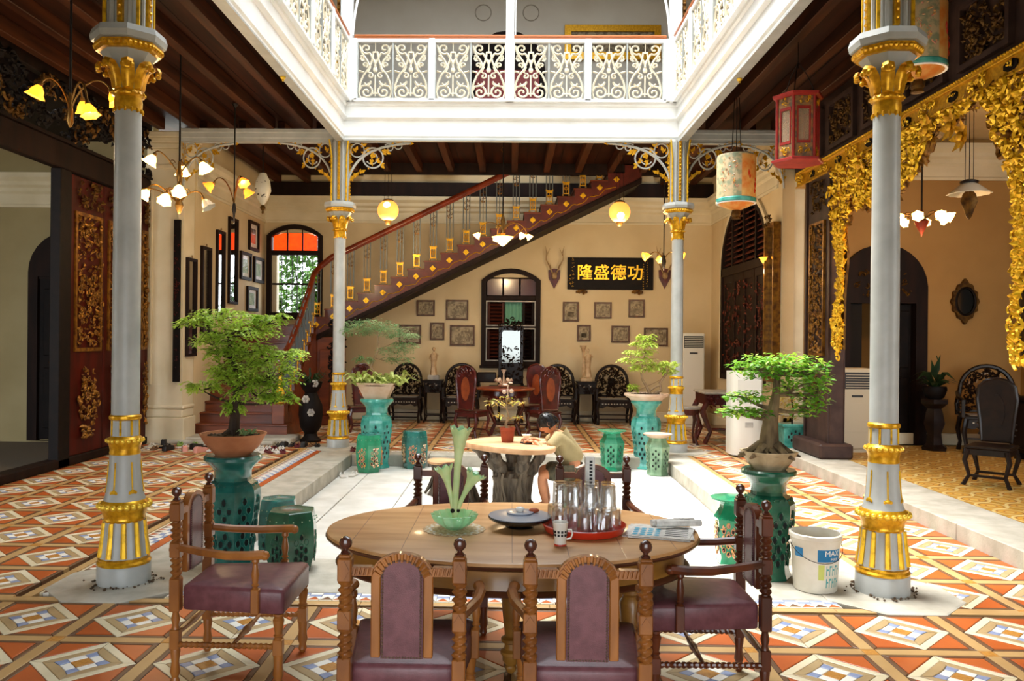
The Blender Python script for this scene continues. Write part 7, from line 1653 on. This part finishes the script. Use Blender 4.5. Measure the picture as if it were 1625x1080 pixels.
# A: two tier chandelier left
t = lampthing('two tier brass chandelier with bright frilled shades in front of the left pilaster', (-3.92, 9.5, 3.30), 5.21, 55 * WB, dz=-.2)
B().lathe([(.01, -.12), (.03, -.08), (.05, -.02), (.03, .04), (.018, .1), (.03, .30), (.04, .36), (.02, .42), (.015, .5)], 12).obj('stem', 'brass', t)
for (x, y, z, m) in ((-.28, -.05, .56, 'shade_lit'), (.24, .05, .50, 'shade_lit'), (-.06, .22, .5, 'shade_lit'), (-.38, .02, .17, 'shade_lit'), (-.46, -.12, .08, 'shade_lit'), (.10, -.25, .17, 'shade_lit'), (-.02, -.30, .06, 'shade_lit'), (.30, -.02, .05, 'shade_off')):
    zb = .34 if z > .3 else .0; arm(t, ((0, 0, zb), (x * .4, y * .4, zb + .18), (x * .9, y * .9, z + .14), (x, y, z)))
    B().tube([(x * .3 + .04 * cos(a) * (1 - a / 9), y * .3, zb + .14 + .04 * sin(a) * (1 - a / 9)) for a in [q * .8 for q in range(9)]], .005, 4).obj('scroll', 'brass', t)
    tulip(t, (x, y, z), (x * .6, y * .6, -.28), m, 1.0 if z < .3 else 1.05, bulb=m == 'shade_lit')
# B: yellow shaded lamp, nearest left
t = lampthing('dim brass lamp with yellow tulip shades at the upper left, against the dark frieze', (-3.85, 7.0, 3.60), 5.21, 14)
for (x, y, z) in ((-.24, -.05, .26), (.18, -.05, .10), (.36, .0, .22), (.0, .2, .2)): arm(t, ((0, 0, .1), (x * .3, y * .3, .4), (x * .8, y * .8, .42), (x, y, z + .04))); tulip(t, (x, y, z + .04), (x * .5, y * .5, -.3), 'shade_yellow', .95)
B().lathe([(.01, -.05), (.03, 0), (.02, .12), (.012, .25)], 10).obj('stem', 'brass', t)
# C: back left three arm lamp
t = lampthing('three armed lamp with amber shades hanging before the left cross beam', (-4.13, 12.0, 3.62), 5.21, 16)
for (x, y, z) in ((-.30, -.03, .36), (.14, -.1, .42), (.14, .06, .30)): arm(t, ((0, 0, .08), (x * .25, y * .3, .5), (x * .8, y * .8, .55), (x, y, z + .03))); tulip(t, (x, y, z + .03), (x * .8, y, -.18), 'shade_amber', 1.05)
B().lathe([(.008, -.2), (.02, -.05), (.035, 0), (.02, .1)], 10).obj('stem', 'iron_dark', t)
# D: hanging glass oil lamp
t = lampthing('hanging clear glass lamp with painted body near the stair wall', (-4.32, 14.0, 4.02), 5.21, 0, nm='hanging_lamp')
B().lathe([(.02, 0), (.05, .04), (.09, .10), (.14, .25), (.12, .42), (.07, .52), (.06, .55)], 18, caps=False).obj('glass_body', 'shade_off', t); B().lathe([(0, -.16), (.02, -.13), (.012, -.1), (.05, -.05), (.03, .0)], 12).obj('finial', 'brass', t); carve(B(plane_y(-.1)), -.1, .1, .1, .4, 14, .05, 3, None, .4).obj('painted_sprig', 'bark_dark', t)
# globes
for x, lb in ((-2.22, 'amber globe lamp hanging above the left part of the stair rail'), (1.91, 'amber globe lamp hanging under the upper end of the staircase')):
    t = lampthing(lb, (x, 14.5, 4.02), 5.21, 40, nm='globe_lamp', dz=-.32, rod=False)
    for s in (-1, 0, 1): B().tube([(s * .07, 0, .17), (s * .05, 0, 1.02)], .004, 4).obj('chain', 'iron_dark', t)
    B().sph((0, 0, 0), .19, 22, 14).obj('globe', 'globe_glass', t); B().sph((.0, -.13, .06 if x < 0 else -.07), .075, 12, 8, (1, .9, 1)).obj('bulb', K.setdefault('bulb_soft', mat('bulb_soft', 'FFF0C8', .4, emit=7, ecol='FFE0A0')), t)
    B().lathe([(.09, .16), (.1, .18), (.05, .21)], 14).lathe([(.03, -.25), (.05, -.22), (.07, -.185), (.04, -.17)], 12).obj('brass_cap', 'brass', t)
# centre chandelier, right brass lamp
t = lampthing('low brass chandelier with a glowing glass bowl in front of the staircase', (-.16, 14.0, 3.50), 5.21, 50, dz=-.3)
B().lathe([(.0, -.16), (.05, -.13), (.13, -.05), (.19, .0), (.17, .0), (.12, -.03), (0, -.1)], 22).obj('glass_bowl', K.setdefault('bowl_lit', mat('bowl_lit', 'FFD890', .4, emit=4.5, ecol='FFB850')), t)
for (x, y) in ((-.40, -.05), (.30, -.12), (.42, .1), (-.1, .3)): arm(t, ((0, 0, .1), (x * .4, y * .4, .35), (x * .9, y * .9, .25), (x, y, .06))); tulip(t, (x, y, .06), (x * .5, y * .5, -.25), 'shade_lit', .8)
B().lathe([(.03, 0), (.05, .06), (.02, .15), (.04, .28), (.015, .4)], 10).obj('stem', 'brass', t)
for i in range(8): B().tube([(.0, 0, .55 + i * .18), (.05 * (-1) ** i, 0, .6 + i * .18), (0, 0, .66 + i * .18)], .006, 4).obj('rod_scroll', 'brass', t) if i in (5, 6) else None
t = lampthing('brass lamp with yellow shades beside the distant right column', (2.70, 14.5, 3.18), 5.21, 36)
for (x, y) in ((-.26, -.05), (.22, -.1), (.0, .2)): arm(t, ((0, 0, -.02), (x * .3, y * .3, .18), (x * .8, y * .8, .16), (x, y, .06))); tulip(t, (x, y, .08), (x, y, -.1), 'shade_yellow', 1.0)
B().lathe([(.0, -.2), (.03, -.12), (.045, -.03), (.02, .08)], 10).obj('stem', 'iron_dark', t)
t = lampthing('small wall light glowing yellow beside the gilt edged mirror', (4.15, 13.45, 3.05), 5.0, 6, nm='wall_light', rod=False, dz=-.15); B().tube([(.1, 0, -.15), (.05, 0, -.1), (0, 0, -.05)], .015, 6).obj('arm', 'brass', t); tulip(t, (0, 0, -.02), (-.1, -.1, 1), 'shade_yellow', .9)
# hall chandelier
t = lampthing('chandelier with a ring of glowing tulip shades in the raised hall', (5.24, 10.5, 3.30), 4.95, 38, (1, .58, .26), dz=-.25)
B().lathe([(.0, -.2), (.02, -.14), (.07, -.05), (.09, .0), (.03, .05), (.015, .15)], 12).obj('stem', 'door_red', t)
for i in range(8): a = i * pi / 4 + .2; x, y = .26 * cos(a), .26 * sin(a); arm(t, ((0, 0, 0), (x * .4, y * .4, .1), (x * .9, y * .9, .14), (x, y, .06))); tulip(t, (x, y, .07), (x * 1.2, y * 1.2, -.16), 'shade_lit', .85)
t = lampthing('hanging glass lamp with a wide fluted shade in the raised hall', (5.45, 9.8, 3.30), 4.95, 0, nm='hanging_lamp', rod=False)
for s in (-1, 0, 1): B().tube([(s * .05, 0, .35), (s * .045, 0, 1.6)], .005, 4).obj('chain', 'iron_dark', t)
B().lathe([(.06, .36), (.10, .34), (.19, .26), (.235, .23), (.23, .225), (.18, .25), (.05, .33)], 24, rf=lambda a, z: 1 + .05 * cos(12 * a) * (z < .3), caps=False).obj('fluted_shade', 'shade_off', t)
B().lathe([(.0, -.08), (.03, -.04), (.06, .06), (.09, .14), (.07, .22), (.04, .26)], 12, rf=lambda a, z: 1 + .15 * cos(6 * a)).obj('carved_font', 'gilt_dark', t); B().lathe([(.1, .36), (.1, .38), (.05, .40)], 12).obj('cap', 'iron_dark', t)
# lanterns
def hexlantern(loc, label):
    t = thing('hexagonal_lantern', label, 'lantern', loc); A = 0; P6 = [(cos(A + i * pi / 3), sin(A + i * pi / 3)) for i in range(6)]
    B().lathe([(.27, .0), (.285, .01), (.285, .03), (.24, .045)], 6).obj('base_plate', 'lantern_red', t, 20); B().lathe([(.24, .70), (.275, .715), (.28, .74), (.15, .77), (0, .77)], 6).obj('top_plate', 'lantern_red', t, 20)
    for i, (c, s) in enumerate(P6):
        B().tube([(.225 * c, .225 * s, .04), (.225 * c, .225 * s, .71)], .016, 6).obj('corner_post', 'lantern_red', t)
        c2, s2 = P6[(i + 1) % 6]; mx, my = (c + c2) / 2, (s + s2) / 2; ang = atan2(my, mx); d = .225 * sqrt(mx * mx + my * my)
        M = Matrix.Rotation(ang, 4, 'Z') @ Matrix.Translation((d - .012, 0, 0)); b = B(M); w = .098
        b.frame([(-w, .04), (w, .04), (w, .71), (-w, .71)], [(-w * .62, .22), (w * .62, .22), (w * .62, .56), (-w * .62, .56)], 'x', -.006, .006); o = b.obj('panel', K.setdefault('lantern_panel', mat('lantern_panel', '6A5A48', .5, col2='A87848', scale=22, contrast=(.4, .6))), t)
        B(M).frame([(-w * .75, .19), (w * .75, .19), (w * .75, .59), (-w * .75, .59)], [(-w * .6, .22), (w * .6, .22), (w * .6, .56), (-w * .6, .56)], 'x', -.01, .012).obj('panel_trim', 'lantern_red', o)
        B(M).box(-.004, -w * .6, .22, 0, w * .6, .56).obj('pane', K.setdefault('lantern_pane', mat('lantern_pane', 'C8A88A', .15, alpha=.45)), o)
        g = B(M @ Matrix(((0, 0, 1, .006), (1, 0, 0, 0), (0, 1, 0, 0), (0, 0, 0, 1)))); carve(g, -w * .6, w * .6, .62, .69, 8, .045, i); carve(g, -w * .6, w * .6, .07, .17, 10, .045, i + 9); g.obj('painted_flowers', 'gilt', o)
        if i % 2 == 0: B().tube([(.2 * c, .2 * s, .76), (.1 * c, .1 * s, .98), (0, 0, 1.12)], .006, 4).obj('cord', 'iron_dark', t)
    B().tube([(0, 0, 1.05), (0, 0, 5.21 - loc[2])], .006, 4).obj('cord', 'iron_dark', t)
    return t
hexlantern((3.13, 9.0, 3.70), 'red hexagonal glass lantern hanging in the right gallery')
t = thing('painted_lantern', 'painted cylindrical lantern hanging from the ceiling in front of the right cross beam', 'lantern', (3.01, 11.0, 3.62), -.3, 'painted cylindrical lanterns')
B().lathe([(.255, .02), (.255, .60), (.245, .62)], 28, caps=False).obj('body', 'painted_lantern', t)
vs = [(.258 * cos(a), .258 * sin(a), z) for a in [radians(-72 + 5 * i) for i in range(14)] for z in (.04, .6)]
B().add(vs, [(2 * i, 2 * i + 2, 2 * i + 3, 2 * i + 1) for i in range(13)]).obj('orange_scene', 'lantern_orange', t)
b = B()
for (a, z, s) in ((-50, .35, .05), (-46, .30, .04), (-22, .2, .05), (-24, .12, .04), (-20, .27, .03)): a = radians(a); b.ico((.262 * cos(a), .262 * sin(a), z), s * .7, (.5, .5, 1.3))
b.obj('red_figure', 'tray_red', t)
carve(B(Matrix.Rotation(radians(-110), 4, 'Z') @ Matrix.Translation((.24, 0, 0)) @ Matrix(((0, 0, 1, 0), (1, 0, 0, 0), (0, 1, 0, 0), (0, 0, 0, 1)))), -.12, .12, .08, .56, 34, .05, 8, None, .6).obj('painted_sprays', 'flower_glaze', t)
B().lathe([(.245, -.02), (.265, -.005), (.265, .03), (.25, .045)], 28).obj('teal_rim', 'aqua_glaze', t); B().lathe([(.26, -.03), (.262, -.02), (.25, -.018)], 28).obj('white_rim', 'white_paint', t)
B().lathe([(0, -.12), (.06, -.11), (.16, -.07), (.235, -.03)], 24).obj('bottom', 'lantern_orange', t); B().lathe([(.02, -.24), (.06, -.23), (.05, -.20), (.065, -.17), (.05, -.11)], 14).obj('finial', 'gilt_dark', t); B().lathe([(.25, .61), (.2, .64), (0, .65)], 20).obj('top', 'gilt_dark', t)
for s in (-1, 0, 1): B().tube([(s * .06, 0, .62), (s * .03, 0, 1.40)], .006, 4).obj('chain', 'iron_dark', t)
lant2 = dup(t, (3.62, 7.35, 4.20), 0, 'painted cylindrical lantern hanging high behind the nearest right column', scale=.92)
for ch in list(lant2.children):
    if ch.name.startswith('chain'): ch.scale = (1, 1, .4); ch.location.z = .38

# ================================================================ SHOES
def shoe(kind, m):
    b = B(); out = [(-.035, -.12), (.035, -.12), (.038, -.04), (.045, .05), (.03, .12), (-.02, .13), (-.045, .06), (-.036, -.04)]
    b.prism(rounded(out, 2), 'z', 0, .018)
    if kind == 'shoe':
        vs = []; rings = [(1, .018), (.96, .045), (.7, .062)]; pl = rounded(out, 2); n = len(pl)
        for e, z in rings: vs += [(x * e, y * (e * .5 + .5) , z + (.025 if y < -.03 and e < 1 else 0)) for x, y in pl]
        fs = [(j * n + i, j * n + (i + 1) % n, (j + 1) * n + (i + 1) % n, (j + 1) * n + i) for j in range(2) for i in range(n)] + [tuple(2 * n + i for i in range(n))]; b.add(vs, fs)
    else:
        b.tube([(-.04, .03, .015), (-.02, .055, .05), (.005, .08, .02)], .009, 5).tube([(.042, .02, .015), (.025, .05, .05), (.005, .08, .02)], .009, 5)
    return b.obj('shoe', m, None)
sp = {}
COLS = (('shoe_dark', 'shoe', 'black'), ('shoe_white', 'sandal', 'white strapped'), ('shoe_brown', 'sandal', 'brown strapped'), ('shoe_maroon', 'sandal', 'maroon strapped'), ('shoe_dark', 'sandal', 'black strapped'), ('shoe_green', 'sandal', 'green strapped'), ('shoe_pink', 'shoe', 'pinkish'))
R = random.Random(12)
def place_shoe(x, y, a, ci, where, z=0.003, tilt=0):
    m, kd, w = COLS[ci]
    if (m, kd) not in sp: o = shoe(kd, m); sp[(m, kd)] = o
    else: o = sp[(m, kd)].copy(); COL.objects.link(o)
    o.location = (x, y, z); o.rotation_euler = (tilt, 0, a); o['label'] = '%s %s lying %s' % (w, 'shoe' if kd == 'shoe' else 'sandal', where); o['category'] = 'shoe'; o['group'] = 'shoes ' + where
for i in range(15):
    x = -5.72 + i * .088; place_shoe(x + R.uniform(-.02, .02), 12.42 + (.0, .30, .58)[i % 3] * (1 if i < 12 else .6) + R.uniform(-.03, .03) - i * .02, R.uniform(-.5, .5), (2, 1, 0, 2, 4, 5, 0, 1, 5, 6, 0, 4, 6, 1, 1)[i], 'in the heap by the left pilaster')
for i in range(9): place_shoe(-3.86 + (i % 5) * .11, 12.18 + (i // 5) * .32, R.uniform(-.3, .6), (1, 1, 3, 1, 3, 1, 1, 3, 1)[i], 'in the heap right of the terracotta bonsai bowl')
for i in range(7): place_shoe(-3.70 + i * .105, 12.86 + R.uniform(0, .1), R.uniform(-.4, .4), (4, 0, 4, 3, 0, 2, 4)[i], 'in the row before the tall black vase')
for i in range(2): place_shoe(-2.42 + i * .11, 12.5, .1 + i * .2, 3, 'at the foot of the distant left column')
for i in range(2): place_shoe(-2.30 + i * .13, 11.15 + .1 * i, .3 - i * .4, 1, 'on the court floor beside the left kerb', -.168)
# dry leaves and dirt round the column feet
for cx, cy, lb in ((-2.73, 5.72, 'left'), (2.62, 5.75, 'right')):
    b = B(); R = random.Random(5)
    for i in range(70): a = R.uniform(0, 6.28); r_ = .185 + abs(R.gauss(0, .035)); b.ico((r_ * cos(a), r_ * sin(a), .012), R.uniform(.005, .014), (1, 1, .7))
    o = solo('debris', b, 'soil', 'crumbled dirt and dead leaves round the foot of the nearest %s column' % lb, 'debris', (cx, cy, .004)); o['kind'] = 'stuff'

for o in bpy.data.objects:
    n_ = o.name.split('.')[0]
    if o.type == 'MESH' and o.parent and any(q in n_ for q in ('carving', 'openwork', 'valance', 'nail_head', 'bead_row', 'relief', 'opening', 'red_figure', 'gadroon', 'beading', 'pearl_row', 'pattern_band', 'flowers', 'blossom', 'egg_band', 'headline', 'inlay', 'gilt_leaves', 'label_marks', 'text_lines', 'lace_motif', 'stud_row', 'script', 'painted', 'blue_dots')): o['kind'] = 'stuff'

ordn = ('first', 'second', 'third', 'fourth', 'fifth', 'sixth', 'seventh')
by = {}
for o in bpy.data.objects:
    if o.get('category') == 'shoe': by.setdefault(o['label'], []).append(o)
for lb, os_ in by.items():
    if len(os_) > 1:
        for i, o in enumerate(sorted(os_, key=lambda q: q.location.x)): o['label'] = ordn[i] + ' ' + lb.replace('lying ', 'from the left ', 1)
